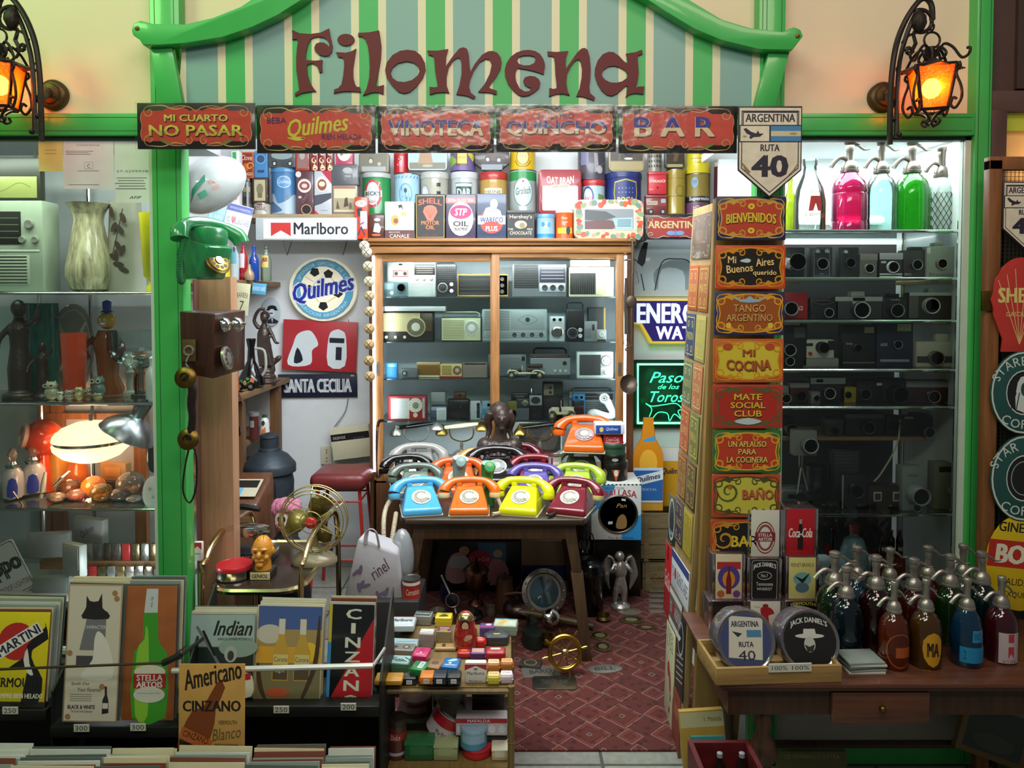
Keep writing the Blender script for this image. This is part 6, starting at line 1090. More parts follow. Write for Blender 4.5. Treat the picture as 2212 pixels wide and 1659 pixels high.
# wall telephones
t=thing('wall_telephone','green rotary wall telephone with a coiled cord on the green post','telephone',at(434,604,2.37),60);GPH=paint('2f8c54',.2,coat=.4,var=.03);k=1.0
b=MB();f=[(-.055,0,0),(.055,0,0),(.045,-.0,.165),(-.045,-.0,.165)];b.hexa([(-.055,-.05,0),(.055,-.05,0),(.048,-.10,.10),(-.048,-.10,.10)],[(-.055,.04,0),(.055,.04,0),(.05,.04,.15),(-.05,.04,.15)],GPH,.01);b.box(-.048,.048,-.085,.04,.10,.165,GPH,.02);obj('body',b,t)
M=T(0,-.079,.055) @ R('X',62);b=MB();b.xf=M;b.lathe([(.044,-.004),(.044,.004),(.040,.006),(.0001,.006)],paint('8a7a4a',.3,.8),28);obj('dial',b,t)
b=MB();b.xf=M;b.lathe([(.037,.006),(.037,.009),(.034,.010),(.0001,.010)],BRASS,28);b.lathe([(.014,.01),(.013,.014),(.0001,.014)],GOLD,18);b.xf=M @ T(0,0,.0102);b.art([('E',.36*cos(.6*i),.36*sin(.6*i),.09,.09,'3c2f16') for i in range(10)],.07,.07,TOP);obj('finger_wheel',b,t)
b=MB();b.tube([(-.115,-.055,.12),(-.105,-.045,.145),(-.06,-.02,.172),(0,-.015,.182),(.06,-.02,.172),(.105,-.045,.145),(.115,-.055,.12)],[.026,.027,.019,.017,.019,.027,.026],GPH,12,smooth=3);obj('handset',b,t)
b=MB();coil(b,[(-.10,-.06,.13),(-.125,-.07,.06),(-.12,-.06,-.0),(-.095,-.04,.0),(-.09,-.02,.08)],.008,GPH,.005,.0022);obj('cord',b,t)
t=thing('wooden_telephone','old wooden wall telephone with twin bells and a hanging receiver','telephone',at(440,818,2.33));s=sc(745,2.33);WB=wood('2c1710','46271a',.35,'Z',4,.3);q=lambda x,y,d=0:((x-440)*s,d,(818-y)*s)
b=MB();b.hexa([q(392,806),q(461,818),q(466,678),q(390,672)],[q(430,805,.13),q(497,806,.13),q(500,672,.13),q(434,668,.13)],WB,.002);obj('case',b,t)
for x in (478,496):b=MB();b.xf=T(*q(x+4,702,.01+(x-478)*.002)) @ R('Y',80);b.lathe([(.024,0),(.024,.006),(.018,.017),(.006,.022),(.005,.026),(.007,.03),(.0001,.032)],CHROME,20);obj('bell',b,t)
b=MB();b.xf=T(*q(483,775,.03)) @ R('Y',80);b.lathe([(.038,-.004),(.038,.004),(.03,.008),(.0001,.008)],PEWTER,26);b.xf=b.xf @ T(0,0,.0085);b.art([('E',.36*cos(.6*i),.36*sin(.6*i),.09,.09,'3a3430') for i in range(10)],.07,.07,TOP);obj('dial',b,t)
b=MB();b.box(q(397,0)[0],q(426,0)[0],-.010,-.001,q(0,780)[2],q(0,733)[2],paint('6b5a34',.4,.6),.001);b.torus(q(412,757,-.012),.014,.004,PEWTER);b.tube([q(412,768,-.012),q(408,785,-.02),q(420,798,-.02)],.003,PEWTER,6,smooth=3);obj('hook_plate',b,t)
b=MB();b.tube([q(410,813,-.03),q(424,835,-.03),q(422,870,-.03),q(424,900,-.03),q(418,945,-.03)],[.02,.012,.014,.013,.012,.015],paint('1f1512',.35),12,smooth=3)
for y in (813,945):b.xf=T(*q(412 if y == 813 else 416,y,-.035)) @ R('X',80);b.lathe([(.012,-.02),(.032,-.006),(.034,.004),(.028,.01),(.014,.012),(.012,.006),(.0001,.006)],BRASSD,24)
obj('receiver',b,t)
b=MB();b.tube([q(416,950,-.02),q(402,1010,-.02),q(398,1060,-.02),q(412,1085,-.02),q(426,1050,-.02),q(428,990,-.02),q(420,960,-.02)],.003,BLACK,6,smooth=5);obj('cord',b,t)
# inflatable ball and plates
t=thing('inflatable_ball','pale grey inflatable rugby ball with red and green print hanging by the post','inflatable',at(452,400,3.05));b=MB();IV_=paint('aab0b2',.15,coat=.6,var=.03);b.xf=R('Y',-28);b.ball((0,0,0),.16,.105,.105,IV_,28,16);obj('body',b,t)
b=MB();b.xf=R('Y',-28);n=[('P',[(-.45,-.30),(.1,-.05),(.14,.06),(.02,.0),(-.45,-.18)],'2a7c64'),('R',-.04,-.26,.15,.12,'2a7c64'),('T','YOGUR',.22,-.12,.2,.08,'b04a44'),('T','CON',.2,-.24,.12,.08,'b04a44'),('T','GO',.46,-.08,.2,.22,'c04038',{'b':.05})];b.art(n,.25,.21,wrap=.108);obj('print',b,t)
b=MB();b.tube([(0,0,.1),(.01,.1,.4)],.001,WHITE,4);obj('string',b,t)
flat('number_plate','plate',(488,442,541,507),3.55,.002,'d5d8e2',[('R',0,.36,.99,.24,'4a55a4'),('T','REPUBLICA ARGENTINA',0,.36,.8,.07,'c4cae8'),('T','YO',-.37,-.05,.14,.2,'4a4a5c'),('P',[(-.2,.08),(-.26,.04),(-.25,-.03),(-.17,-.16),(-.09,-.03),(-.08,.04),(-.14,.08),(-.17,.05)],'c83a48',3),('T','BUENOS AIRES',.18,-.06,.56,.2,'5a5c7c')],'white souvenir number plate with a red heart below the inflatable ball',roll=13,rz=25)
flat('number_plate','plate',(452,436,486,482),3.5,.002,'8fc0dc',[('T','IBIZA',0,.25,.6,.14,'d8ecf4'),('T','BS AIRES',0,-.2,.8,.2,'dcecf4')],'light blue souvenir plate tucked behind the white heart plate',roll=13,rz=25)
b=MB();p=at(512,446,3.56);b.tube([(0,0,0),(.02,.02,2.779-p.z)],.001,WHITE,4);tag(obj('support_string',b,loc=p),'thin white cord holding up the white heart number plate','cord')
# corner shelving with bottles, jugs and the statue
SHW=wood('6a5236','8a6e4c',.6,'Y',4);SZ=Z(828,3.98);SZU=Z(606,3.8);SZL=Z(948,3.9)
t=thing('corner_shelving','rough wooden corner shelving along the side wall','shelf',(0,0,0))
for z in (SZ,SZU,SZL,.62):b=MB();b.box(-1.54,X(596,4.1)+(.02 if z == SZ else-.03 if z == SZU else-.07),3.05,4.28,z-.028,z,SHW,.002);obj('board',b,t)
for px,Y in ((592,4.1),(511,3.6)):b=MB();x=X(px,Y)-.03;b.box(x,x+.05,Y,Y+.05,0,SZ,wood('5a3c24','7c5838',.6,'Z',4));obj('post',b,t)
GB='bottles on the corner shelf'
bottle((472,528,493,604),3.7,paint('e8c820',.3,coat=.3),'bright yellow bottle at the shelf edge',SZU,[(1,0),(1,.8),(.7,.9),(.68,1)],group=GB,cap=.7,capc='e4ded0')
bottle((493,516,513,604),3.74,paint('c4d4dc',.3),'pale blue and white bottle beside the yellow one',SZU,BOT,[('R',0,.1,.5,.4,'6ab4cc'),('E',.1,.25,.07,.07,'7c2c34')],cap=.45,group=GB)
bottle((513,520,532,604),3.78,paint('b02430',.25,coat=.3),'red bottle with a white label and a dark neck',SZU,BOT,[('R',0,.0,.36,.36,'e4e0e4'),('R',0,-.36,.5,.1,'c03040')],cap=.4,capc='2a1a1c',group=GB)
bottle((535,531,556,606),3.82,glass('2a5cc8',1,.03,.6),'cobalt blue glass bottle',SZU,BOT,cap=.42,capc='2848a0',group=GB)
bottle((524,570,546,606),3.72,glass('f0e0b8',1,.03,.3),'pear shaped clear bottle half full of grain',SZU,[(.8,0),(1,.2),(.9,.45),(.4,.7),(.25,1)],liquid='c89040',group=GB)
bottle((560,530,583,606),3.86,glass('c8d8c0',1,.03,.3),'whisky bottle with a yellow label and red letters',SZU,BOT,[('R',0,.05,.44,.34,'d8c470'),('T','J&B',0,.08,.36,.16,'8a2a2c',{'b':.03})],cap=.42,capc='3a4a3c',group=GB)
for px,Y,col,it,lb in (((437,597,462,630),3.5,'dfe2ea',[('T','90210',0,-.1,.8,.3,'5a6cb0'),('T','CALI',0,.3,.5,.14,'b04a4c')],'small white number plate reading 90210'),((508,612,539,681),3.6,'d0cca8',[('T','BARBER',0,.1,.8,.16,'4a4a40',{'arc':.04}),('T','7',0,-.2,.3,.3,'3a3a34')],'cream barber card sign with a large 7'),((545,612,575,636),3.7,'5aa4cc',[('T','BUENOS AIRES',0,0,.9,.36,'e0eef4')],'small sky blue plate reading BUENOS AIRES')):
 flat('hanging_sign','sign',px,Y,.002,col,it,lb,roll=6)
flat('sandal_glass','ornament',(464,600,508,656),3.55,.012,glass('d0e4ec',1.2,.05,.35),[('E',-.25,0,.2,.46,'a8c4d0'),('E',.25,0,.2,.46,'a8c4d0'),('S',[(-.25,.2),(-.15,-.05)],.02,'3c5c74'),('S',[(.25,.2),(.15,-.05)],.02,'3c5c74')],'pair of clear plastic sandals hanging from the upper shelf',poly=[(-.5,.3),(-.3,.5),(.3,.5),(.5,.3),(.4,-.4),(.2,-.5),(-.2,-.5),(-.4,-.4)])
t=thing('lady_statue','tall dark bronze statue of a draped woman with raised arms','statue',(at(572,825,3.96).x,3.98,SZ));k=(zat(655,3.97)-SZ)/.42
b=MB();b.xf=Mx.Scale(k,4);b.lathe([(.06,0),(.062,.015),(.05,.02),(.052,.04),(.04,.05)],BRONZE,22);b.ball((0,0,.06),.045,.04,.03,BRONZE);b.tube([(.012,0,.06),(.0,0,.14),(-.01,0,.22)],[.024,.03,.036],BRONZE,10,smooth=3);b.tube([(.035,.01,.06),(.02,.01,.12),(0,0,.2)],[.014,.02,.03],BRONZE,8,smooth=3);b.ball((-.012,0,.25),.032,.026,.045,BRONZE);b.tube([(-.01,0,.28),(-.005,0,.32)],[.02,.013],BRONZE,8);b.ball((-.003,-.004,.345),.022,.024,.028,BRONZE);b.ball((-.003,.006,.355),.026,.024,.024,BRONZE)
limb(b,[(-.035,0,.29),(-.055,-.01,.33),(-.03,-.01,.385),(.0,0,.39)],[.013,.011,.009,.007],BRONZE);limb(b,[(.015,0,.29),(.04,-.01,.25),(.06,-.02,.215),(.078,-.02,.215)],[.013,.010,.008,.006],BRONZE)
for i in range(6):b.tube([(-.03+.012*i,-.028,.25),(-.03+.011*i,-.03,.17),(-.02+.012*i,-.03,.09)],.006,BRONZE,6,smooth=3)
b.tube([(.03,.02,.1),(.06,.02,.13),(.075,.02,.14)],[.012,.016,.008],BRONZE,6,smooth=2);organic('figure',b,t,.0042)
vessel('painted_jug','jug',(504,733,562,826),3.72,[(.7,0),(1,.06),(.95,.2),(.6,.38),(.3,.55),(.24,.8),(.36,.98),(.34,1),(.2,.97)],BLACKG,'black glazed jug with a tall neck and painted flowers',SZ,parts=[('handle',lambda b,q,h:b.tube([(q*.3,0,h*.8),(q*1.0,0,h*.75),(q*1.1,0,h*.4),(q*.8,0,h*.25)],.007,paint('a8a8a0',.2),8,smooth=4)),('flowers',lambda b,q,h:b.art([('E',-.05,.0,.04,.045,'c8a040'),('E',-.05,0,.015,.02,'6a4a20'),('E',.12,.04,.05,.06,'c8683c'),('E',.05,.0,.05,.03,'3c7c44',40),('E',-.14,.03,.05,.03,'3c7c44',-30),('E',.02,.08,.04,.03,'4c8c50')],pi*q,h,T(0,0,h*.13),wrap=q*1.0))])
vessel('flared_vase','vase',(488,730,520,826),3.6,[(.4,0),(.5,.05),(.3,.3),(.5,.6),(1,1),(.9,1),(.4,.55)],glass('e08040',1.2,.04,.5),'orange streaked flared glass vase behind the jug',SZ)
for i,px in enumerate(((470,818,486,850),(487,815,503,848))):vessel('glass_mug','mug',px,3.42+.05*i,[(1,0),(1,1),(.9,1),(.88,.05),(1e-5,.05)],CLEAR,'clear ribbed glass mug on the corner shelf',SZ,16,flute=.06,nf=12,group='clear glass mugs')
for i,px in enumerate(((508,812,527,832),(532,812,551,832))):b=MB();loc,w,h=fit(*px,3.66,SZ);b.xf=T(0,0,w/2) @ R('X',90);b.torus((0,0,0),w*.36,w*.14,BLACKG,'Z');b.lathe([(w*.2,-.008),(w*.2,.008)],PEWTER,12);tag(obj('roller_skate_wheel',b,loc=loc),'shiny black toy wheel standing before the painted jug','skate wheel','pair of black toy wheels')
tag(obj('brass_chain',MB().tube([(x,y,z) for x,y,z in [(-.03,0,.004),(-.01,-.02,.006),(.01,-.03,.004),(.02,-.035,-.02),(.022,-.035,-.045)]],.007,paint('7a5a48',.35,1,bump=1,bs=300),8,smooth=4),loc=at(511,846,3.5)+V((.02,0,SZ-zat(846,3.5)))),'brass chain draped over the edge of the corner shelf','chain')
tin((535,893,556,947),3.86,0,'5a2a24',[('R',-.05,.1,.3,.25,'a8a4a4')],'brown spray can with a pale label on the lower shelf',kind='cyl',z=SZL,lid='8a8c8c',lidh=.12,name='spray_can',cat='can')
bottle((558,898,579,947),3.86,paint('dcdcd8',.35),'white cleaner bottle with a green cap and orange label',SZL,[(.9,0),(1,.3),(.9,.6),(.8,.8),(.5,.88),(.4,1)],[('E',0,.2,.12,.1,'3a3a3c'),('P',[(-.1,-.1),(.15,.05),(.2,-.4),(-.15,-.4)],'d87a3c')],cap=.5,capc='24503c')
for px,lb,c in (((478,885,502,938),'silver serving tray standing on edge on the lower shelf',CHROME),((478,922,518,942),'flat black lacquer box on the lower shelf',BLACKG)):
 gadget('serving_tray' if c is CHROME else 'lacquer_box','tray' if c is CHROME else 'box',px,3.4,.02,c,lb,None,[('panel',0,0,.8,.7,'a8acac' if c is CHROME else '2a2622','inset')])
# back wall pieces
flat('round_sign','sign',(625,556,772,694),4.25,.03,emit('f0ead0',.22),[('E',0,0,.45,.47,'7c8890'),('E',0,0,.44,.46,'5ab4dc'),('E',0,0,.335,.36,emit('f2ead0',.3)),*[('P',[(u+.075*cos(radians(a+72*i)),v+.075*sin(radians(a+72*i))) for i in range(5)],'1c1c22') for u,v,a in ((.08,.24,90),(-.2,.0,20),(.0,-.26,-90),(.22,-.06,60),(-.12,.27,50))],*[('S',p,.008,'a89c74') for p in ([(.0,.2),(-.12,.1),(-.14,0)],[(.12,.18),(.22,.06)],[(-.16,-.08),(-.06,-.2)],[(.06,-.2),(.18,-.12)],[(-.26,.2),(-.14,.12)])],('A','SPONSOR OFICIAL DE LA',0,0,.405,.055,90,'e8f4f8',{'ex':1.02}),('A','SELECCION ARGENTINA',0,0,.405,.055,270,'e8f4f8',{'out':-1}),('T','Quilmes',0.01,.01,.96,.36,'e8ecf4',{'s':.35,'rot':12,'b':.07}),('T','Quilmes',0.01,.01,.93,.33,'2434a8',{'s':.35,'rot':12,'b':.03})],'round lit sign with a football and a slanting blue script',poly=ell(.5,.5,44))
flat('wall_print','picture',(611,693,771,801),4.26,.02,'b82f38',[('P',[(-.42,-.4),(-.36,0),(-.3,.22),(-.16,.3),(-.08,.22),(-.02,.02),(-.1,-.1),(-.12,-.38)],'dce6ea',4),('P',[(-.34,-.36),(-.3,-.05),(-.22,-.3)],'1c2230',3),('P',[(.12,-.38),(.12,.2),(.2,.33),(.28,.33),(.35,.2),(.35,-.38)],'dce6ea',3),('R',.23,.12,.2,.1,'1c2230'),('R',.26,-.14,.08,.26,'1c2230')],'red wall print with two abstract white shapes below the round sign',roll=2.5)
flat('street_sign','sign',(601,808,772,858),4.285,.003,'1c2238',[('T','SANTA CECILIA',0,0,.86,.6,'d5dade',{'b':.05}),('R',.44,.42,.04,.06,'d8d8d8')],'worn dark blue enamel street sign reading SANTA CECILIA',roll=-.5)
flat('answering_machine','box',(716,922,800,990),4.20,.06,'d8d2b4',[('R',0,.2,.99,.22,'1c1a1c'),('T','DIGIVOX',-.28,.19,.32,.09,'d0d0cc'),*[('E',.1+.05*i,.14,.006,.012,'c8c8c8') for i in range(6)]],'cream intercom box with a black strip lettered DIGIVOX',roll=-7)
flat('wall_socket','socket',(694,965,717,1003),4.285,.01,'cfc9b0',[('E',0,v,.06,.04,'3a3630') for v in (.3,.15,-.15,-.32)],'cream double wall socket below the intercom box')
t=flat('glass_portrait','picture',(566,642,606,704),4.28,.004,'b7c3ca',[('E',.05,.12,.26,.1,'14161c'),('R',.05,.06,.62,.05,'14161c'),('E',.05,-.04,.17,.13,'cfd8de'),('R',-.0,-.06,.18,.04,'14161c'),('P',[(-.25,-.34),(0,-.22),(.1,-.22),(.4,-.34),(.3,-.42),(-.2,-.42)],'14161c'),('P',[(0,-.24),(.1,-.24),(.06,-.4)],'cfd8de')],'oval drawing of a man in a bowler hat on the wall',poly=ell(.5,.5,28))
b=MB();c0=at(752,690,4.28);b.tube([(0,0,0),(.01,0,-.04)],.002,BLACK,5);b.tube([tuple(at(752,858,4.285)-c0),tuple(at(745,890,4.285)-c0),tuple(at(722,922,4.285)-c0)],.003,paint('8a8e90',.6),5,smooth=4);tag(obj('wall_cable',b,loc=c0),'thin grey cable running down the wall to the intercom box','cable')
# stove, jukebox radio, stool
vessel('iron_stove','stove',(508,945,622,1100),3.55,[(.9,0),(.92,.3),(.86,.42),(1,.44),(1,.54),(.95,.57),(.7,.68),(.42,.74),(.40,.78),(.36,.79),(.36,.93),(.39,.94),(.37,.97),(.1,1)],paint('353f48',.5,.4,var=.3,bump=.4),'dark grey cast iron stove with a stepped round top',None,30,[('door',lambda b,q,h:b.box(-q*.3,q*.5,-q*.93,-q*.8,h*.08,h*.36,paint('1d2220',.4),.01))])
b=MB();p=at(560,1100,3.62);b.box(-.10,.13,0,.22,0,p.z-.003,paint('2a2622',.7),.01);tag(obj('stove_plinth',b,loc=(p.x,3.62,0)),'dark plinth under the iron stove','plinth')
t=thing('console_radio','old wooden console radio with a sloping tuning panel','radio',at(524,1300,3.05));t.location.z=0;zt=zat(1045,3.05);zf=zat(1092,3.05);WJ=wood('4a2c1c','6b4630',.35,'Z',4,.2)
b=MB();b.hexa([(-.1,0,0),(.065,0,0),(.065,0,zf),(-.1,0,zf)],[(-.1,.3,0),(.065,.3,0),(.065,.22,zt),(-.1,.22,zt)],WJ,.012);b.box(-.075,.045,-.003,.004,.1,zf-.05,paint('7a5a3c',.7,bump=.4,bs=300));obj('case',b,t)
b=MB();b.xf=T(-.02,.09,zf+(zt-zf)*.41+.012) @ R('X',math.degrees(atan2(zt-zf,.22)));b.box(-.06,.065,-.06,.06,0,.003,paint('b8b49c',.4));b.box(-.05,.055,.0,.05,.003,.004,paint('24201c',.3));b.box(-.04,.0,-.05,-.005,.003,.005,paint('5aa0c8',.5));obj('tuning_panel',b,t)
t=thing('bar_stool','stool with a padded dark red leather seat on red tube legs','stool',(at(728,1062,3.72).x,3.86,0));z=zat(1062,3.72);w=124*sc(1040,3.72)
b=MB();b.box(-w/2,w/2,-.14,.14,z,z+.085,paint('6e2a2a',.35,bump=.4,bs=40,var=.15),.035,4);obj('seat',b,t)
RD=paint('a82a24',.3)
for sx in (-1,1):
 for sy in (-1,1):b=MB();b.tube([(sx*w*.36,sy*.10,z+.005),(sx*w*.5,sy*.14,0)],.009,RD,8);obj('leg',b,t)
for zz in (z-.06,.2):b=MB();k=.36+.14*(z-zz)/z;b.tube([(-w*k,-.11,zz),(w*k,-.11,zz),(w*k,.11,zz),(-w*k,.11,zz)],.006,RD,6,closed=True);obj('stretcher',b,t)
# gilt trolley and its load
TZ2=zat(1268,2.50);GX0,GX1=X(446,2.5),X(645,2.5)
t=thing('gilt_trolley','gilt tube tea trolley with a rounded tray','trolley',((GX0+GX1)/2,2.50,0));hw_=(GX1-GX0)/2
b=MB();b.xf=T(0,.22,TZ2);b.xf=b.xf @ R('X',-90);b.prism(rrect(hw_*2,.5,.09,6),0,.012,paint('2a2018',.25),.002);obj('tray',b,t)
b=MB();b.tube([(x,y+.22,TZ2-.004) for x,y in rrect(hw_*2+.006,.506,.09,6)],.011,paint('c4b88e',.2,1),6,closed=True);obj('rim',b,t)
for sx in (-1,1):b=MB();x=sx*(hw_+.012);b.tube([(x,-.05,0),(x,-.05,TZ2+.02),(x,.0,TZ2+.10),(x,.1,TZ2+.145),(x,.3,TZ2+.15),(x,.47,TZ2+.06),(x,.48,0)],.010,GOLD,10,smooth=5);obj('side_rail',b,t)
PT=dict(z=TZ2+.001)
t=thing('head_bust','mustard yellow novelty head with pins in its scalp and a lettered base','bust',(at(560,1240,2.56).x,2.60,TZ2+.001));YH=paint('c8862a',.45,var=.1);s=sc(1200,2.58)
b=MB();b.lathe([(.030,.02),(.028,.05),(.026,.065)],YH,16);b.ball((0,0,.095),.036,.04,.05,YH,20,14);b.ball((0,-.006,.065),.028,.032,.03,YH);b.ball((0,-.042,.085),.008,.010,.012,YH);b.ball((0,-.034,.066),.018,.008,.005,YH);b.ball((0,-.034,.050),.013,.010,.009,YH)
for q_ in (-1,1):b.ball((q_*.036,.002,.09),.006,.010,.014,YH);b.ball((q_*.015,-.034,.105),.012,.008,.004,YH);b.ball((q_*.020,-.028,.075),.010,.010,.010,YH)
organic('head',b,t,.0022,smooth=2)
b=MB()
for q_ in (-1,1):b=MB();b.ball((q_*.014,-.0385,.096),.006,.003,.003,paint('2a1c10',.3));obj('eye',b,t)
b=MB()
for x,y in ((-.02,0),(.01,-.02),(.02,.01),(-.01,-.025),(.03,-.01),(-.03,.01)):b.tube([(x*.9,y*.9,.13),(x*1.25,y*1.25,.165)],.0008,BLACK,4)
obj('pins',b,t)
b=MB();b.box(-.038,.038,-.036,.04,0,.026,paint('2a2018',.5),.002);b.box(-.032,.036,-.040,-.034,.001,.025,paint('d8c898',.5));b.art([('T','GENIOL',0,0,.84,.56,'2a2018',{'b':.03})],.068,.024,T(.002,-.0402,.013));obj('base',b,t)
tin((454,1232,531,1266),2.53,0,paint('a8a8a4',.15,1),[],'shallow round tin with a glossy red lid on the gilt trolley',kind='cyl',lid='b01c28',lidh=.3,**PT)
tin((478,1196,586,1262),2.72,.1,'1d2836',[('T','ATMA',.05,.2,.3,.14,'b08a3c'),('T','Plancha automatica',0,-.05,.7,.1,'8a7038',{'s':.3})],'dark blue appliance carton with gold lettering under the flat iron',lid='22303f',**PT)
t=thing('flat_iron','chrome electric flat iron with a black handle on the dark blue carton','iron',(at(532,1196,2.76).x,2.77,TZ2+66*sc(1230,2.72)+.001))
b=MB();b.xf=R('X',-90) @ T(0,.0,-.018);b.prism([(-.08,-.035),(.04,-.038),(.10,0),(.04,.038),(-.08,.035)],-.022,.018,CHROME,.012);obj('body',b,t)
b=MB();b.tube([(-.06,0,.03),(-.065,0,.07),(-.02,0,.085),(.05,0,.075)],[.008,.011,.012,.010],BLACK,8,smooth=4);obj('handle',b,t)
b=MB();b.tube([(-.07,0,.06),(-.11,-.01,.05),(-.13,.0,.02),(-.10,.02,.01),(-.14,.02,.03),(-.12,-.02,.04)],.008,paint('3c2c20',.8,bump=.6,bs=200),8,smooth=5);obj('cord',b,t)
t=thing('table_fan','vintage olive gold table fan with a wire guard','fan',(at(680,1292,2.74).x,2.74,TZ2+.001));OL=paint('a89a62',.3,.5);fz=zat(1128,2.70)-t.location.z;fr=75*sc(1128,2.66)
b=MB();b.lathe([(.085,0),(.085,.012),(.07,.028),(.03,.05),(.02,.06)],paint('8a8068',.35,.3),28,sy=.8);obj('base',b,t)
b=MB();b.tube([(0,.01,.05),(.0,.015,fz-.03)],[.014,.010],OL,10);b.xf=T(0,.03,fz) @ R('X',90);b.lathe([(.02,-.07),(.045,-.05),(.046,.0),(.03,.02)],OL,22);obj('motor',b,t)
b=MB()
for rr_,y in ((1,-.01),(.92,-.028),(.84,-.038)):b.torus((0,y,fz),fr*rr_,.0024,OL,n=40)
b.torus((0,.02,fz),fr*.98,.0024,OL,n=40)
for i in range(6):a=i*pi/3+pi/6;d=V((cos(a),0,sin(a)));b.tube([V((0,-.046,fz))+d*fr*.32,V((0,-.036,fz))+d*fr*.84,V((0,-.01,fz))+d*fr,V((0,.02,fz))+d*fr*.98,V((0,.05,fz))+d*fr*.3],.0018,OL,5)
b.torus((0,-.046,fz),fr*.32,.002,OL,n=24);obj('guard',b,t)
for i in range(3):
 b=MB();b.xf=T(0,-.012,fz) @ R('Y',120*i+30);b.add([(x*fr,(y-.5)*.05*(z_>.2),z_*fr) for z_,w_ in ((.1,.08),(.35,.3),(.6,.36),(.78,.2)) for x,y in ((-w_,0),(w_*.8,1))],[(0,1,3,2),(2,3,5,4),(4,5,7,6)],paint('7c7236',.35,.5));m=obj('blade',b,t).modifiers.new('thick','SOLIDIFY');m.thickness=.002
b=MB();b.xf=T(0,-.046,fz) @ R('X',90);b.lathe([(.021,-.004),(.021,.006),(.017,.010),(.0001,.012)],paint('b02c28',.2,coat=.5),22);b.xf=b.xf @ T(0,0,.0125);b.art([('T','Siam',0,0,.6,.25,'d8b8a8',{'s':.3})],.034,.034,TOP);obj('hub_badge',b,t)
t=thing('clown_doll','clown doll with pink hair and a painted face behind the gilt trolley','doll',(at(606,1240,2.98).x,3.06,0));cz_=zat(1128,3.0)
b=MB();SK=paint('9c5c4c',.5);b.lathe([(.1,0),(.1,.3),(.085,cz_-.2),(.06,cz_-.1),(.025,cz_-.05)],paint('1c1418',.8),18);obj('costume',b,t)
b=MB();b.ball((0,0,cz_),.05,.048,.058,SK,20,14);b.ball((-.006,-.05,cz_-.01),.012,mat=paint('8a2c28',.4));b.art([('E',-.08,-.02,.4,.42,'d0c8b8'),('E',-.2,.08,.08,.13,'2a2220'),('E',.08,.08,.08,.13,'2a2220'),('S',[(-.4,-.2),(-.08,-.42),(.26,-.2)],.12,'8a2c28')],.08,.09,T(0,0,cz_) ,wrap=.0492);obj('head',b,t)
b=MB();random.seed(5);HP=paint('b8708a',.9,bump=1,bs=120)
for i in range(16):a=i/16*2*pi;b.ball((.04*cos(a),.03*sin(a)+.005,cz_+.042+.012*sin(3*a)),.024,mat=HP,u=10,v=7)
b.ball((0,.005,cz_+.055),.045,.04,.03,HP);obj('hair',b,t)
b=MB();b.tube([(-.03,-.06,cz_-.08),(.01,-.07,cz_-.14),(.05,-.05,cz_-.2)],[.02,.028,.02],paint('a02028',.8),8,smooth=3);obj('scarf',b,t)
gadget('storage_box','box',(748,1300,905,1380),2.8,.24,'2c2a2a','dark low box holding up the grey tote bag',0,())
bzz=zat(1300,2.8)
t=thing('tote_bag','grey canvas tote bag with a leaf print and loop handles','bag',(at(806,1300,2.86).x,2.84,0));
bq=lambda x,y:((x-806)*sc(1220,2.86),0,zat(y,2.84));TB_=paint('a9a7ad',.8,bump=.4,bs=14,var=.08)
b=MB();b.hexa([bq(744,1300),bq(872,1300),bq(862,1195),bq(776,1163)],[tuple(V(bq(x,y))+V((0,.12,0))) for x,y in ((744,1300),(872,1300),(858,1190),(782,1163))],TB_,.012)
b.art([('T','rinel',.15,.15,.42,.2,'5a3a50',{'s':.3,'rot':38}),*[('E',u,v,.10,.03,'6c6078',a) for u,v,a in ((-.2,-.1,60),(-.12,-.12,20),(-.25,-.15,100),(.2,-.25,30),(.28,-.22,70),(.12,-.28,110),(-.3,.1,40),(-.22,.14,80))]],.2,.24,T(bq(806,0)[0],-.002,zat(1245,2.86)));obj('body',b,t)
b=MB();b.tube([bq(792,1175),bq(796,1150),bq(806,1143),bq(816,1152),bq(822,1182)],.008,TB_,6,smooth=4,flat=.4);obj('handle',b,t)
b=MB();b.ball((0,0,.12),.05,.05,.12,glass('e4ecf2',1.4,.15,.3,1,30),16,10);tag(obj('plastic_bag',b,loc=(at(866,1300,2.9).x,2.94,bzz)),'crumpled clear plastic bag beside the tote bag','bag')
tin((866,1256,906,1300),2.82,0,'9a2a24',[('T','Carnation',.1,-.05,.5,.3,'e0c8b0',{'s':.1}),('R',0,.36,.9,.2,'d8d4cc')],'red milk tin with scalloped white top beside the table leg',kind='cyl')
gadget('cigarette_pack','cigarette pack',(418,1172,436,1212),2.55,.02,'e4e0dc','red and white cigarette pack lying by the panelled column',None,[('art',[('P',[(-.5,.5),(.5,.5),(.5,.1),(0,.3),(-.5,.1)],'c02c34'),('T','Marlboro',0,-.1,.8,.12,'2a2a2a')])])
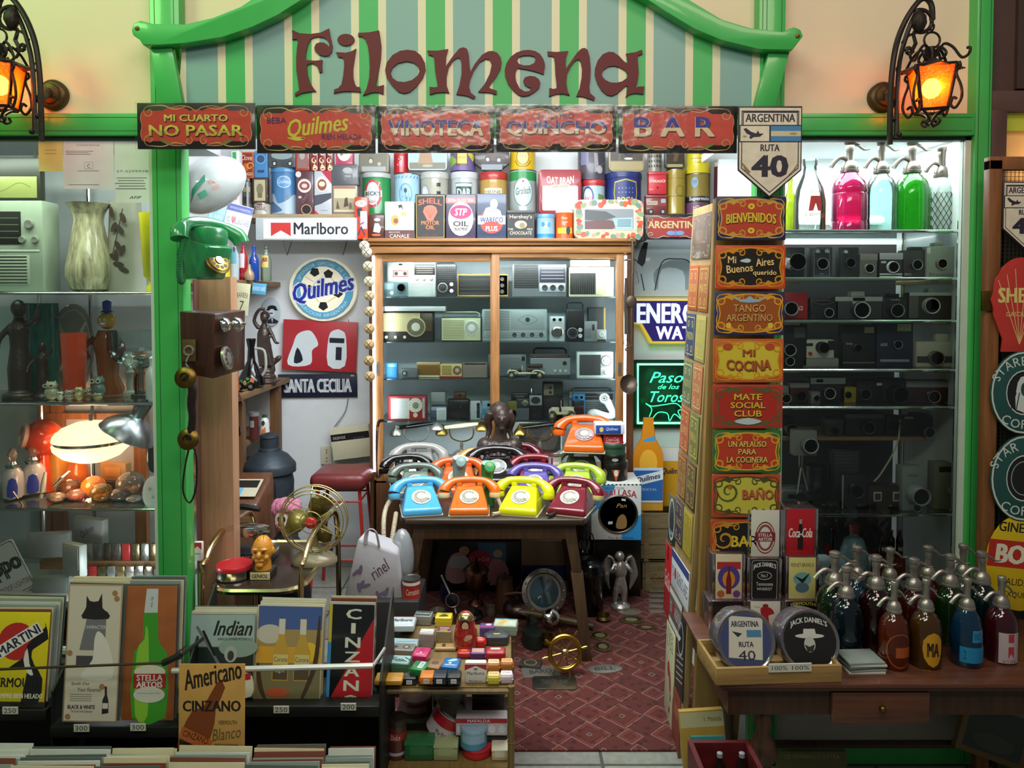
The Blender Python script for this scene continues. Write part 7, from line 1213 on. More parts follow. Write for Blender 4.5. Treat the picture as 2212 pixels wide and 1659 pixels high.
# ================================================================== racks of printed metal plates
t=thing('plate_rack','black metal rack with ledges, rods and price tags holding printed plates','rack',(0,0,0));RK=paint('191a18',.5,.2)
LED=[((-120,1530),104,2.06),((112,1566),392,2.04),((392,1522),822,2.08)]
for (x0,y),x1,Y in LED:
 b=MB();xa,xb=X(x0,Y,y),X(x1,Y,y);z=zat(y,Y);b.box(xa,xb,Y-.012,Y,z-.03,z+.001,RK,.002);b.box(xa,xb,Y,Y+.16,z-.012,z,RK);obj('ledge',b,t)
for px,y0,Y in ((106,1330,2.08),(392,1300,2.06),(818,1310,2.1)):
 b=MB();x=X(px,Y);z1=zat(y0+40,Y);b.hexa([(x,Y-.05,0),(x+.006,Y-.05,0),(x+.006,Y-.03,z1-.15),(x,Y-.03,z1-.15)],[(x,Y+.22,0),(x+.006,Y+.22,0),(x+.006,Y+.2,z1+.03),(x,Y+.2,z1+.03)],RK);obj('side_plate',b,t)
for p,q_,r_,m in (((-30,1447),(352,1432),.0035,paint('4a3c30',.4,.6)),((372,1449),(806,1438),.0075,paint('d8d8d4',.3,.6)),((352,1432),(390,1416),.009,RK)):
 b=MB();b.tube([at(*p,1.99),at(*q_,1.99)],r_,m,8);b.tube([at(*q_,1.99),at(*q_,1.99)+V((.01,.12,-.01))],r_*.6,m,6);obj('rod',b,t)
b=MB();b.box(-2.0,X(818,2.1),2.24,2.25,0,.42,RK);b.box(-2.0,X(818,2.0),1.72,2.24,.06,.075,RK);obj('backboard',b,t)
for tx,x,y,Y in (('250',23,1534,2.045),('300',177,1572,2.025),('300',299,1570,2.025),('250',608,1532,2.065),('200',753,1526,2.065)):
 b=MB();p=at(x,y,Y);w=33*sc(y,Y);b.box(p.x-w/2,p.x+w/2,Y-.003,Y,p.z-.010,p.z+.010,paint('c9cabd',.7));b.art([('T',tx,0,0,.8,.7,'24242c')],w,.02,T(p.x,Y-.003,p.z));obj('price_tag',b,t)
PLM=[paint(c,.2,coat=.4,bump=.3,bs=30) for c in ('c8ccc4','8f9a94','55605c','d0c8a8','7a4436')]
def stack(c4,Yb,art,col,label,n,blabel,lean=.035,step=.0085,rough=.3):
 o=quad_plate('printed_plate','plate',c4,(Yb,Yb,Yb+lean,Yb+lean),.002,col,art,label,rough=rough,coat=.25)
 d=o.dimensions;mw=o.matrix_world.copy();random.seed(int(c4[0][0])+n);w=(at(*c4[1],Yb)-at(*c4[0],Yb)).length;h=(at(*c4[3],Yb+lean)-at(*c4[0],Yb)).length;proto=[]
 for m in PLM:me=MB();me.box(-w/2,w/2,0,.002,-h/2,h/2,m);proto.append(me)
 first={}
 for i in range(n):
  k=random.randrange(5)
  if k not in first:p=obj('printed_plate',proto[k]);first[k]=p
  else:p=first[k].copy();COL.objects.link(p)
  tag(p,blabel,'plate',blabel);p.matrix_world=mw @ T(random.uniform(-.003,.003),step*(i+1),.004*(i+1)+random.uniform(-.003,.003)) @ R('Y',random.uniform(-.6,.6))
 return o
stack([(-70,1526),(100,1530),(103,1322),(-66,1322)],2.06,[('R',0,-.47,1,.06,'2c2c28'),('E',.1,.19,.24,.2,'b82a28'),('P',[(.46,.36),(.44,.38),(.5,.22),(.3,.1),(.34,-.05),(.46,-.2),(.42,-.46),(.2,-.46),(.26,-.1),(.0,-.1),(.2,.02),(.24,.16),(.4,.3)],'1b1b1c',2),('P',[(.24,.12),(.2,0),(.26,-.14),(.34,-.16),(.28,-.04)],'dcdcd4',2),('R',.12,.20,.64,.13,'e6e2d8',33),('T','MARTINI',.12,.2,.6,.1,'2c2c50',{'rot':33,'b':.04}),('T','VERMOUTH',.12,-.24,.66,.1,'1c1c1c',{'b':.03}),('T','SIEMPRE BIEN HELADO',.18,-.38,.6,.05,'e8e4d0',{'b':.03})],'d8c81a','yellow printed plate with a black figure and a red disc',8,'wrapped plates filed behind the yellow figure plate')
stack([(120,1558),(246,1562),(272,1263),(163,1263)],2.03,[('R',0,0,.95,.98,'d3cbb8'),('P',[(-.25,.02),(.22,.02),(.22,.25),(-.14,.25)],'77777c'),('P',[(-.2,.3),(-.16,.34),(-.16,.42),(-.1,.38),(.06,.38),(.12,.44),(.14,.33),(.24,.3),(.26,.25),(-.22,.25)],'2a2628',2),('T','CHARACTER',.02,.19,.4,.025,'dcdcd8'),('P',[(-.3,-.02),(.1,-.02),(.1,-.1),(-.3,-.1)],'4a4a4e'),('P',[(.02,.1),(.1,.16),(.3,.05),(.38,-.18),(-.2,-.18),(.0,-.05)],'e2ded4',3),('T','Spells Out',-.2,-.225,.34,.025,'2a2630',{'s':.3}),('T','Your Favorite!',-.02,-.265,.44,.028,'2a2630',{'s':.3}),*[('R',-.18,-.30-.015*i,.4,.004,'8a8478') for i in range(4)],('P',[(.22,-.44),(.34,-.43),(.33,-.34),(.3,-.3),(.29,-.24),(.25,-.24),(.26,-.3),(.22,-.34)],'2c2a30'),('R',.275,-.38,.1,.04,'d8d4c8'),('T','BLACK & WHITE',-.16,-.39,.5,.028,'2c2638',{'b':.03}),('T','The Scotch with Character',-.15,-.42,.4,.018,'5a5460',{'s':.3}),*[('E',u,v,.05,.02,'a87c50') for u,v in ((.36,.44),(.4,.4),(-.4,-.46),(.2,-.24),(-.42,.0))]],'a88c70','tall narrow cream plate with a dark terrier above a white dog',4,'wrapped plates filed behind the dog plate')
stack([(252,1556),(372,1556),(386,1266),(280,1266)],2.04,[('P',[(-.3,-.48),(.34,-.48),(.34,-.05),(.3,.02),(.16,.1),(.14,.3),(-.12,.3),(-.13,.1),(-.27,.02),(-.3,-.05)],'3f9a2c',2),('P',[(-.24,-.46),(.0,-.46),(-.02,.1),(-.08,.2),(-.1,.1),(-.24,.0)],'8cc43a',3),('P',[(-.12,.3),(.14,.3),(.14,.48),(-.08,.48)],'c6cdd0'),('T','Anno 1366',.02,.38,.04*5,.02,'2c3034',{'s':.2,'rot':84}),('E',.02,-.14,.3,.05,'d8d4c0'),('R',.02,-.21,.62,.11,'a82a2c',0,.01),('T','STELLA',.02,-.185,.5,.045,'ece4dc',{'b':.04}),('T','ARTOIS',.02,-.235,.5,.045,'ece4dc',{'b':.04}),('E',.02,-.31,.3,.06,'d8d8cc'),('T','Premium Lager Beer',.02,-.3,.46,.012,'4a6c4a',{'s':.3})],paint('9c5a30',.3,coat=.4,bump=.4,var=.3),'tall copper plate with a green beer bottle and a red label',5,'wrapped plates filed behind the green bottle plate')
stack([(404,1508),(546,1508),(552,1326),(412,1326)],2.10,[('R',0,.3,.98,.38,'9fb8b4'),('R',0,-.2,.98,.6,'22302e'),('E',.25,.1,.3,.12,'8aa49c'),('S',[(-.4,.35),(-.1,-.02),(.1,-.3)],.035,'6a7674'),('S',[(-.3,.3),(-.1,.0)],.03,'18201f'),('E',.14,.02,.1,.1,'a8b0b0'),('E',.14,.0,.05,.06,'3a4242'),('E',-.26,-.34,.2,.16,'b03028'),('E',-.26,-.36,.1,.08,'d8b8a0'),('O',-.26,-.34,.2,.16,.02,'d0b070'),('P',[(.1,-.48),(.14,-.3),(.3,-.2),(.48,-.24),(.48,-.48)],'d8d4c4',3),('P',[(.12,-.34),(.2,-.24),(.46,-.2),(.46,-.28),(.2,-.32)],'b02a30'),('T','Indian',.16,.33,.6,.18,'1c2424',{'s':.35,'b':.02}),('T',"AMERICA'S PIONEER MOTORCYCLE",.2,.2,.54,.03,'1c2424')],'6c7c78','blue grey plate with a red and white vintage motorcycle',4,'wrapped plates filed behind the motorcycle plate')
stack([(548,1514),(690,1520),(702,1308),(556,1308)],2.11,[('R',0,.36,.96,.26,'4a62a0'),('R',0,.15,.96,.2,'a8905c'),('R',0,-.02,.96,.18,'d8a43c'),('R',0,-.3,.96,.4,'7c7454'),('E',-.3,.2,.2,.1,'c8c4b8'),('E',.3,.02,.14,.1,'e8c030'),*[q for u in (-.12,.2) for q in (('P',[(u-.12,-.28),(u+.12,-.28),(u+.12,.02),(u+.05,.16),(u+.05,.36),(u-.05,.36),(u-.05,.16),(u-.12,.02)],'c8a044'),('R',u,.28,.09,.16,'d4d4c8'),('R',u,-.06,.22,.1,'d8c87c'),('R',u,-.2,.22,.14,'5a4c3c'),('T','Corona',u,-.06,.2,.05,'2a2c5c'))],('T','Light',-.12,-.18,.14,.05,'d8d8d8'),('E',-.14,-.4,.18,.05,'b85a3c'),('S',[(.2,-.5),(.4,-.1),(.44,.4)],.05,'4a3a2c',5,1),('S',[(-.46,-.1),(-.4,-.35),(-.3,-.5)],.05,'4a3a2c',5,1)],'c0b48c','beach sunset plate with two pale beer bottles and a lifebelt',4,'wrapped plates filed behind the beach bottle plate')
stack([(703,1510),(803,1514),(808,1306),(712,1306)],2.12,[('P',[(.5,.36),(.5,-.5),(-.42,-.5)],'b81c28'),('R',-.46,.3,.07,.4,'c8b03c'),('R',-.46,-.2,.07,.6,'3a8ac4'),*[('T',c,.05,.40-.15*i,.34 if c != 'I' else .1,.11,'d8d8c8',{'b':.05}) for i,c in enumerate('CINZANO')]],paint('15181a',.2,coat=.5,bump=.3),'narrow black and red plate with pale letters reading downwards',4,'wrapped plates filed behind the black and red plate')
stack([(384,1632),(528,1632),(530,1434),(388,1434)],1.93,[('T','Americano',0,.38,.9,.22,'2a1c14',{'s':.3,'rot':12,'b':.02}),('P',[(-.5,-.46),(-.46,-.25),(-.3,-.02),(-.12,.04),(.08,.3),(.2,.24),(.06,-.0),(.04,-.16),(-.14,-.48)],'7c3c18',2),('P',[(-.5,-.3),(-.44,-.18),(.02,-.34),(-.06,-.46)],'b4602c'),('P',[(-.5,-.5),(-.48,-.32),(-.1,-.44),(-.14,-.5)],'241a14'),('T','CINZANO',0,.04,.88,.12,'1c1612',{'b':.04}),('T','CINZANO',-.24,-.30,.4,.07,'3a1c10',{'rot':-20}),('T','VERMOUTH',.24,-.14,.28,.045,'3a2c1c'),('T','Blanco',.22,-.26,.44,.13,'6a542c',{'s':.35,'rot':8}),('T','deliciosamente',.22,-.38,.36,.03,'4a3a24'),('T','amargo',.22,-.43,.18,.028,'4a3a24')],paint('c99a52',.35,coat=.25,var=.2),'tan plate with a slanting brown vermouth bottle hung in front of the racks',0,'',lean=.012)
for x0,x1,n,lb in ((-60,52,7,'first'),(58,232,11,'second'),(238,372,11,'third'),(380,540,6,'fourth'),(548,700,12,'fifth'),(706,806,11,'sixth')):
 w=(x1-x0)*sc(1620,1.9);cx=X((x0+x1)/2,1.9,1620);fp={};random.seed(x0+99)
 lab={'first':'cut off file of wrapped plates at the far end of the bottom ledge','second':'wrapped plates filed below the tall dog plate','third':'wrapped plates filed below the green bottle plate','fourth':'wrapped plates filed below the hung vermouth bottle plate','fifth':'wrapped plates filed below the beach bottle plate','sixth':'wrapped plates filed below the black and red plate'}[lb]
 for i in range(n):
  k=random.randrange(5)
  if k not in fp:b=MB();b.box(-w/2,w/2,0,.0025,-.26,0,PLM[k],.0008);fp[k]=p=obj('printed_plate',b)
  else:p=fp[k].copy();COL.objects.link(p)
  p.location=(cx+random.uniform(-.004,.004),(1.80 if n>8 else 1.86)+.0125*i,.355+random.uniform(-.006,.006));p.rotation_euler=(radians(-10),radians(random.uniform(-1,1)),0);tag(p,lab,'plate',lab)
# ================================================================== bamboo stand of little tins
BM=wood('5a4724','7d6636',.45,'Z',4);SZB,SZ2=zat(1484,2.17),.14;bx0,bx1=X(822,2.17),X(1104,2.17)
t=thing('bamboo_stand','two tier bamboo stand crowded with small collectable tins','shelf',((bx0+bx1)/2,2.17,0));hb=(bx1-bx0)/2
for sx in (-1,1):
 for y in (.0,.42):b=MB();b.tube([(sx*hb,y,0),(sx*hb,y,SZB+.004)],.0105,BM,10);[b.torus((sx*hb,y,z),.0105,.0018,BM,'Z',12,4) for z in (.1,.22,.33)];obj('leg',b,t)
for z in (SZB,SZ2):b=MB();b.box(-hb,hb,0,.42,z-.008,z,wood('6a5530','846c3e',.6,'Y',4));obj('shelf_board',b,t);b=MB();[b.tube([(-hb,y,z-.012),(hb,y,z-.012)],.009,BM,8) for y in (0,.42)];obj('rail',b,t)
GB='small tins on the bamboo stand'
def ft(cx,y,wpx,d,h,col,art,label,rz=0,dz=0,top=True,z=None,r=.004,g=GB,name='small_tin'):
 z=SZB if z is None else z;Y=Yfloor(y,z+dz);c=at(cx,y,Y);c.z=z+dz+.0005;w=wpx*sc(y,Y);b=MB();m=col if not isinstance(col,str) else paint(col,.28,coat=.35,var=.06)
 b.box(-w/2,w/2,0,d,0,h,m,min(r,h*.35),3)
 if top:b.box(-w/2-.0006,w/2+.0006,-.0006,d+.0006,h*.52,h*.58,m)
 b.art(art,w*.96,d*.96,T(0,d/2,h+.0002) @ TOP,r=.3);o=tag(obj(name,b,loc=c,rz=rz),label,'tin',g);return o
S=lambda u,v,c='dcdcd6':('R',u,v,.3,.2,c)
ft(866,1366,58,.07,.010,'4f7f2e',[],'green tin at the bottom of the grey lidded stack');ft(866,1366,58,.07,.026,'7c4026',[],'copper brown tin under the grey lettered one',dz=.0105);ft(865,1366,58,.072,.022,'b4bec2',[('P',[(-.4,-.3),(.4,-.05),(.4,-.3)],'ccd4d6'),('T','Marlboro',0,.12,.8,.3,'2a2c34',{'s':.1,'b':.03})],'grey lettered tin on top of the stack by the black rack',dz=.037)
ft(912,1352,38,.045,.035,'8d8d88',[('R',0,0,.9,.9,'3c4440'),('T','Caruline',0,0,.8,.24,'d8dcd4',{'s':.2})],'dark topped chrome tin beside the grey lettered stack',rz=-6)
ft(957,1356,36,.045,.035,'d0bc28',[('P',[(-.3,-.3),(.0,.2),(.3,-.2)],'4a4020',3),('T','ACEITE',0,.32,.5,.12,'4a4020')],'yellow tin with a black line drawing',rz=-3)
ft(920,1402,33,.04,.05,'96888a',[('R',0,.1,.9,.7,'d0d4ce'),('T','Lorelei',0,0,.7,.2,'3a3a3a')],'tall silver tin with a white label and pinkish front',rz=-4);ft(958,1396,34,.04,.05,'8c8060',[('R',0,0,.92,.9,'6c2c44'),('T','MODERN',0,.1,.6,.3,'d8ccb0'),('R',0,-.3,.5,.12,'d0bc50')],'silver tin with a purple and yellow top',rz=-4)
ft(872,1408,64,.05,.022,'6e6a66',[('R',0,0,.9,.86,'9ab4bc'),('S',[(-.3,-.1),(.1,0),(.35,.1)],.05,'3c3c44')],'flat tin with a pale blue seascape',rz=-6);ft(860,1420,66,.05,.024,'8a8078',[('R',0,0,.92,.86,'77706a'),('E',.24,-.05,.12,.26,'2c2c2c'),('E',-.14,-.08,.09,.2,'2c2c2c'),('E',.24,-.05,.07,.16,'a09c94')],'flat tin with a grey vintage motorcycle',rz=-5)
ft(850,1457,68,.055,.034,'4c7a5c',[('R',0,0,.94,.92,'9fc0bc'),*[('R',-.4+.1*i,.1*(-1) ** (i // 4),.04,.5,'2c3c40',-50 if i<4 else 50) for i in range(9)]],'teal tin with black diagonal stripes on the lid',rz=-5)
for i,(y,c) in enumerate(((1482,'7c6c2c'),(1482,'c08a24'))):ft(838,y,60,.05,.016,c,[],('olive flat tin at the stand corner','amber flat tin stacked on the olive one')[i],dz=.0165*i)
ft(905,1432,34,.06,.022,'c82c68',[('E',0,.2,.2,.16,'a82050'),('E',0,-.12,.08,.07,'ecdce4'),('R',0,-.3,.6,.05,'e8d0dc')],'bright pink tin lying on the pile',rz=-8,dz=.012)
ft(900,1462,34,.055,.022,'1f7a3c',[('R',.1,.05,.36,.76,'c8d4cc'),('T','TE',.1,.05,.2,.5,'2a5a3c')],'green pocket tin tilted at the front of the pile',rz=-14,dz=.018)
ft(932,1460,34,.06,.026,'8c6844',[('E',0,0,.25,.2,'6c4c30')],'brown cardboard look tin beside the green pocket tin',rz=-16,dz=.012)
ft(970,1458,36,.06,.024,'1e6cb0',[('P',[(-.3,.1),(.1,.4),(.35,.3),(.1,.1)],'a8d0ec',3),('E',-.05,-.08,.1,.08,'e8f0f4'),('R',0,-.28,.7,.06,'dce8f0')],'bright blue tin with a white wing mark',rz=-8,dz=.018)
for cx,y,c,dz,lb in ((884,1482,'1a1a1c',0,'black price tagged tin at the stand edge'),(918,1482,'6a2018',0,'maroon price tagged tin at the stand edge'),(921,1480,'d07818',.0235,'orange price tagged tin on the maroon one'),(949,1482,'141418',0,'glossy black price tagged tin next to the maroon one'),(949,1480,'16202c',.0235,'navy black price tagged tin on the glossy black one'),(980,1482,'1c4a68',0,'petrol blue price tagged tin at the stand edge'),(980,1480,'15161c',.0235,'ink black price tagged tin on the petrol blue one')):
 o=ft(cx,y,30,.045,.023,c,[],lb,dz=dz);b=MB();b.box(-.0085,.0085,-.0015,-.0008,.005,.017,paint('d0d0cc',.7));b.art([('T','500',0,0,.7,.5,'3a3a3a')],.017,.012,T(0,-.0015,.011));obj('price_tag',b,o)
t=gadget('cigarette_tin','tin',(1004,1432,1051,1484),2.19,.024,'ddd9d4','white flip top cigarette tin with a red chevron, standing at the front',SZB,[('art',[('P',[(-.5,.5),(.5,.5),(.5,.14),(0,.36),(-.5,.14)],'b8283c'),('R',0,.46,.99,.08,'ddd9d4'),('T','Marlboro',0,.0,.8,.16,'24242a'),('T','Marlboro',0,-.38,.6,.09,'3a3a3a'),('E',0,.2,.1,.05,'8a7a6a')])])
for cx,y,c,c2,lb in ((1066,1454,'b87a3c','e0c8a0','tiny orange and cream tin behind the yellow one'),(1095,1452,'b06a34','d8a868','tiny amber tin at the back corner'),(1066,1482,'c8b840','e0c890','tiny yellow hinged tin at the front corner'),(1094,1480,'c8b8c0','e4dce0','tiny pink and black striped hinged tin')):
 ft(cx,y,29,.035,.028,c,[('R',0,0,.84,.8,c2,0,.1),('T','Cola',0,.1,.6,.3,'7c3420',{'s':.3})],lb,r=.008)
ft(1002,1424,30,.035,.02,'b02420',[('E',0,0,.3,.2,'d8683c')],'round cornered red tin in front of the nesting doll',r=.01);ft(1032,1426,34,.04,.022,'55286c',[('R',0,0,.8,.7,'c89c8c')],'violet tin with a picture lid');ft(1070,1430,44,.045,.03,'a82430',[('R',0,.1,.5,.3,'c8c8c4')],'red hinged tin below the dark grey one',r=.008)
ft(1036,1402,28,.03,.03,'c8241c',[('E',0,0,.2,.2,'d8a080')],'small shiny red tin between the doll and the dark grey tin',r=.012);ft(962,1408,46,.04,.012,'b08c5c',[('E',-.1,0,.1,.3,'5a4428')],'tan oval tin in front of the purple topped tin',r=.005);ft(1052,1378,32,.04,.035,'5c4488',[('E',.1,.1,.2,.2,'c8c0d4'),('R',0,-.4,.9,.2,'a83048')],'purple tin with pale flowers behind the dark grey one')
ft(1090,1374,52,.06,.035,'8f9c94',[('R',0,0,.92,.9,'b8c4a8'),('R',0,.4,.9,.16,'3c7c94'),('P',[(-.4,-.4),(-.1,.4),(.1,.4),(-.1,-.4)],'c8a868'),('R',.28,-.08,.2,.3,'e0e0d8',0,.08),('T','66',.28,-.08,.14,.16,'2c2c2c')],'large tin with a road map picture and a 66 shield',rz=-6)
b=MB();b.xf=TOP;b.prism([(-.036,-.03),(-.02,-.034),(.02,-.034),(.036,-.03),(.044,0),(.03,.012),(.022,.03),(.008,.024),(-.008,.024),(-.022,.03),(-.03,.012),(-.044,0)],-.03,0,paint('3a3c42',.35,coat=.3),.004);b.art([('R',0,-.1,.3,.12,'c8b020'),('E',0,.15,.12,.12,'24262a')],.07,.06,T(0,-.0303,0));tag(obj('shaped_tin',b,loc=at(1073,1392,Yfloor(1392,SZB))+V((0,.02,0))),'dark grey shaped tin with a small yellow bar','tin',GB).location.z=SZB
t=vessel('nesting_doll','doll',(978,1331,1031,1412),Yfloor(1412,SZB),[(.7,0),(.95,.06),(1,.25),(.95,.45),(.78,.66),(.7,.8),(.55,.92),(.3,.985),(.02,1)],paint('9c241c',.15,coat=.6),'red lacquered nesting doll with a golden headband',SZB,parts=[('painting',lambda b,q,h:(b.art([('E',0,.2,.17,.17,'2c1812'),('E',0,.18,.115,.125,'d8b490'),('E',-.04,.2,.012,.01,'3a2418'),('E',.04,.2,.012,.01,'3a2418'),('E',0,.12,.02,.008,'a83c2c')],pi*q*.76,h,wrap=q*.8,M=T(0,0,h*.5)),b.art([('E',.1,.0,.1,.07,'c8a888'),('E',.04,-.05,.08,.05,'b89878'),('R',0,-.26,.6,.008,'c8a860')],pi*q,h,wrap=q*1.005,M=T(0,0,h*.42)))),('headband',lambda b,q,h:b.lathe([(q*.74,h*.8),(q*.62,h*.9),(q*.4,h*.97),(.0001,h*1.005)],GOLD,22))])
tin((932,1497,1005,1560),2.40,0,'a82430',[],'round red tin with a white floral lid on the lower tier',kind='cyl',z=None,lid='b8c4c4',lidh=.4)
ZT=dict(z=SZ2+.001)
gadget('storage_box','box',(850,1562,1100,1640),2.36,.16,'3a3432','dark low carton under the stacked tins of the lower tier',SZ2,())
tin((858,1520,930,1562),2.38,0,'5c2c34',[('R',0,.1,.5,.3,'8a6068')],'maroon round tin with a cream flower print on the lower tier',kind='cyl',lid='6c3a40');tin((1020,1498,1090,1562),2.38,.07,'231a18',[('R',0,-.15,.8,.4,'4a2c24')],'dark lacquer tea tin on the lower tier',lid='2c2824')
tin((912,1545,985,1600),2.25,0,'c4bcbc',[('R',0,.25,.9,.5,'b02030'),('T','Marlboro',0,-.25,.3,.2,'2a2a2a')],'red and white round tin lying tilted on the lower tier',kind='cyl',tilt=(0,28,0))
gadget('pencil_tin','tin',(984,1552,1096,1590),2.24,.05,'c8c4cc','long pencil tin with a red band reading MAFALDA',None,[('art',[('R',0,.36,.99,.26,'b82830'),('T','MAFALDA',-.05,.36,.44,.16,'ece4e4',{'b':.03}),*[('E',-.4+.2*i,-.1,.07,.24,'e0dce4') for i in range(5)]])]);gadget('storage_box','box',(984,1590,1096,1640),2.25,.08,'2a2626','black flat case below the pencil tin',SZ2,())
tin((832,1562,876,1672),2.2,0,'55281e',[('R',0,.1,.9,.2,'8a2c24'),('T','Dolca',0,.1,.3,.13,'d8c8b8',{'s':.3}),('R',0,-.34,.9,.08,'a8b0b8')],'tall brown instant coffee tin on the lower tier',kind='cyl',lid='2c211c',lidh=.14,**ZT)
for px,c,k,lb,l in (((873,1606,936,1690),'1f5c34','box','green biscuit tin at the front of the lower tier','2a6c40'),((936,1612,989,1690),'8f9a6c','box','sage green embossed tin at the front of the lower tier','9aa87c'),((992,1582,1052,1625),'4c86a8','cyl','round tin with a pale blue lid on the red round tin','8fb4cc'),((996,1626,1062,1690),'b01c24','cyl','round bright red tin at the front of the lower tier','c0242c'),((1062,1620,1098,1690),'c8b490','box','cream playing card tin by the bamboo leg','d8d0bc')):
 tin(px,2.2,.06,c,[('R',0,.1,.6,.5,l)],lb,kind=k,z=None if px[1] == 1582 else SZ2+.001,lid=l,lidh=.18)
# ================================================================== the window with the lit lamp
ZL=[zat(630,2.53),zat(868,2.53),zat(1095,2.53)]
t=thing('window_shelving','glass shelves on chrome posts in the window with the lit lamp','shelf',(0,0,0))
for z in ZL:b=MB();b.box(-2.19,X(338,2.5),2.52,2.86,z-.008,z,glass('d8eae4',1.2,.02,.08));obj('glass_shelf',b,t);b=MB();b.tube([(-2.19,2.518,z-.006),(X(338,2.5),2.518,z-.006)],.005,CHROME,8);obj('shelf_rail',b,t)
for px,Y in ((84,2.84),(195,2.86)):b=MB();b.tube([(X(px,Y),Y,.3),(X(px,Y),Y,2.1)],.007,CHROME,8);obj('post',b,t)
WR=wood('7c4a26','a86a38',.5,'Z',4)
b=MB()
for px in (78,106,285):x=X(px,2.88);b.box(x,x+.045,2.872,2.898,.2,1.35,WR)
b.box(X(78,2.88),X(300,2.88),2.87,2.898,zat(905,2.88),zat(892,2.88),WR);struct('trim_10',b)
case_l=dict(Y=2.62)
def G(name,cat,px,Y,d,col,label,lv,feats=(),**k):return gadget(name,cat,px,Y,d,col,label,ZL[lv] if lv is not None else None,feats,**k)
def VS(name,cat,px,prof,m,label,lv,Y=2.6,**k):return vessel(name,cat,px,Y,prof,m,label,ZL[lv],**k)
G('world_radio','radio',(-60,433,95,630),2.60,.1,'9aa892','large pale green multiband radio with a dark dial window and slotted grille',0,[('panel',-.1,.2,.6,.36,'23261f','dial_window',[('R',0,v,.9,.03,'5c6450') for v in (-.3,-.1,.1,.3)]),('knob',.32,.24,.055,'7c7f74'),('knob',.22,.07,.04,'7c7f74'),('knob',.4,.07,.04,'7c7f74'),('grille',-.08,-.26,.78,.32,'a4b09a','22261e','h',9),('panel',.0,-.05,.9,.02,'cdd4c4','trim_bar')])
G('radio_lid','radio lid',(-60,340,88,432),2.62,.03,'2a2c22','raised map lid of the pale green multiband radio',None,[('panel',0,-.2,.9,.5,'8c9454','map_sheet',[('S',[(-.4,.1),(-.1,-.2),(.2,.2),(.4,0)],.03,'5c6434')])])
MOT=wood('43322c','d0caa0',.2,'Z',3.2,.6);VZ=[(.55,0),(.8,.03),(1,.18),(.98,.3),(.75,.6),(.6,.8),(.66,.9),(.92,1),(.86,1),(.55,.82)]
VS('mottled_vase','vase',(117,434,216,630),VZ,MOT,'tall cream and brown mottled glass vase with a flared rim',0)
VS('etched_vase','vase',(213,430,294,630),[(1,0),(1,.02),(.78,.98),(.8,1),(.74,1)],paint('8c8c7c',.35,coat=.2,var=.15),'frosted tapering vase etched with brown leaves',0,Y=2.66,parts=[('leaves',lambda b,q,h:b.art([('S',[(-.1,-.1),(0,.1),(.12,.4)],.012,'3a2c20'),*[('E',u,v,.05,.06,'3a2c20',a) for u,v,a in ((.02,.0,30),(.1,-.05,-20),(-.08,-.12,60),(.06,.18,40),(-.06,.2,-30),(.12,.3,20),(-.1,.36,10),(.02,-.2,80),(.12,-.26,60),(-.02,-.1,0))]],pi*q*.86,h,T(0,0,h*.5),wrap=q*.97))])
VS('yellow_goblet','glass',(291,458,345,630),[(.5,0),(.5,.06),(.35,.1),(.3,.14),(.7,.2),(1,1),(.95,1)],paint('d6cc1c',.25,coat=.4),'bright yellow tall goblet beside the green post',0)
for px,k,lb in (((-6,645,62,870),1.0,'tall dark justice statue holding scales'),((50,738,106,870),.8,'smaller dark statue of a standing figure by the orange tumbler')):
 loc,w,h=fit(*px,2.58,ZL[1]);t=thing('justice_statue',lb,'statue',loc+V((0,.04,0)));b=MB();u=h
 b.lathe([(.16*u,0),(.16*u,.05*u),(.1*u,.07*u),(.11*u,.3*u),(.08*u,.52*u),(.09*u,.7*u),(.05*u,.79*u),(.03*u,.84*u)],BRONZE,14);b.ball((0,0,.9*u),.07*u,.07*u,.09*u,BRONZE);limb(b,[(.06*u,0,.74*u),(.2*u,-.02,.78*u),(.24*u,-.02,.95*u)],[.035*u,.03*u,.02*u],BRONZE);limb(b,[(-.06*u,0,.74*u),(-.16*u,-.02,.6*u),(-.12*u,-.05,.46*u)],[.035*u,.03*u,.02*u],BRONZE);organic('figure',b,t,.005)
 if k == 1:b=MB();x=.24*u;b.tube([(x-.07,-.02,.95*u),(x+.07,-.02,.95*u)],.002,BRONZE,5);[(b.tube([(x+s_*.065,-.02,.95*u),(x+s_*.065,-.02,.82*u)],.001,BRONZE,4),b.lathe([(.001,-.006),(.025,0)],BRONZE,12,c=(x+s_*.065,-.02,.82*u))) for s_ in (-1,1)];obj('scales',b,t)
VS('cut_glass_vase','vase',(42,656,106,870),[(.9,0),(1,.02),(1,1),(.92,1)],glass('3c9a90',1.2,.03,.35),'teal cut glass cylinder vase behind the dark statues',1,Y=2.70,flute=.04,nf=16)
VS('orange_tumbler','glass',(120,720,174,870),[(.74,0),(.76,.02),(1,1),(.94,1)],paint('d8481a',.25,coat=.4),'bright orange tall tumbler',1,Y=2.57,seg=8)
VS('glass_compote','bowl',(205,718,338,870),[(.3,0),(.32,.03),(.1,.08),(.08,.35),(.14,.42),(.5,.47),(.85,.58),(1,.7),(1,1),(.96,1),(.96,.72)],glass('eef4f4',1.4,.02,.06),'large clear etched glass bowl on a stem',1,Y=2.56)
t=thing('glass_clown','glass clown decanter with a blue hat and yellow hair','figurine',(at(222,868,2.7).x,2.74,ZL[1]));h=zat(648,2.72)-ZL[1];b=MB();b.lathe([(.05,0),(.055,.02),(.035,.2*h),(.04,.4*h),(.05,.55*h),(.03,.68*h)],glass('a8602c',1.2,.03,.6),18);obj('body',b,t)
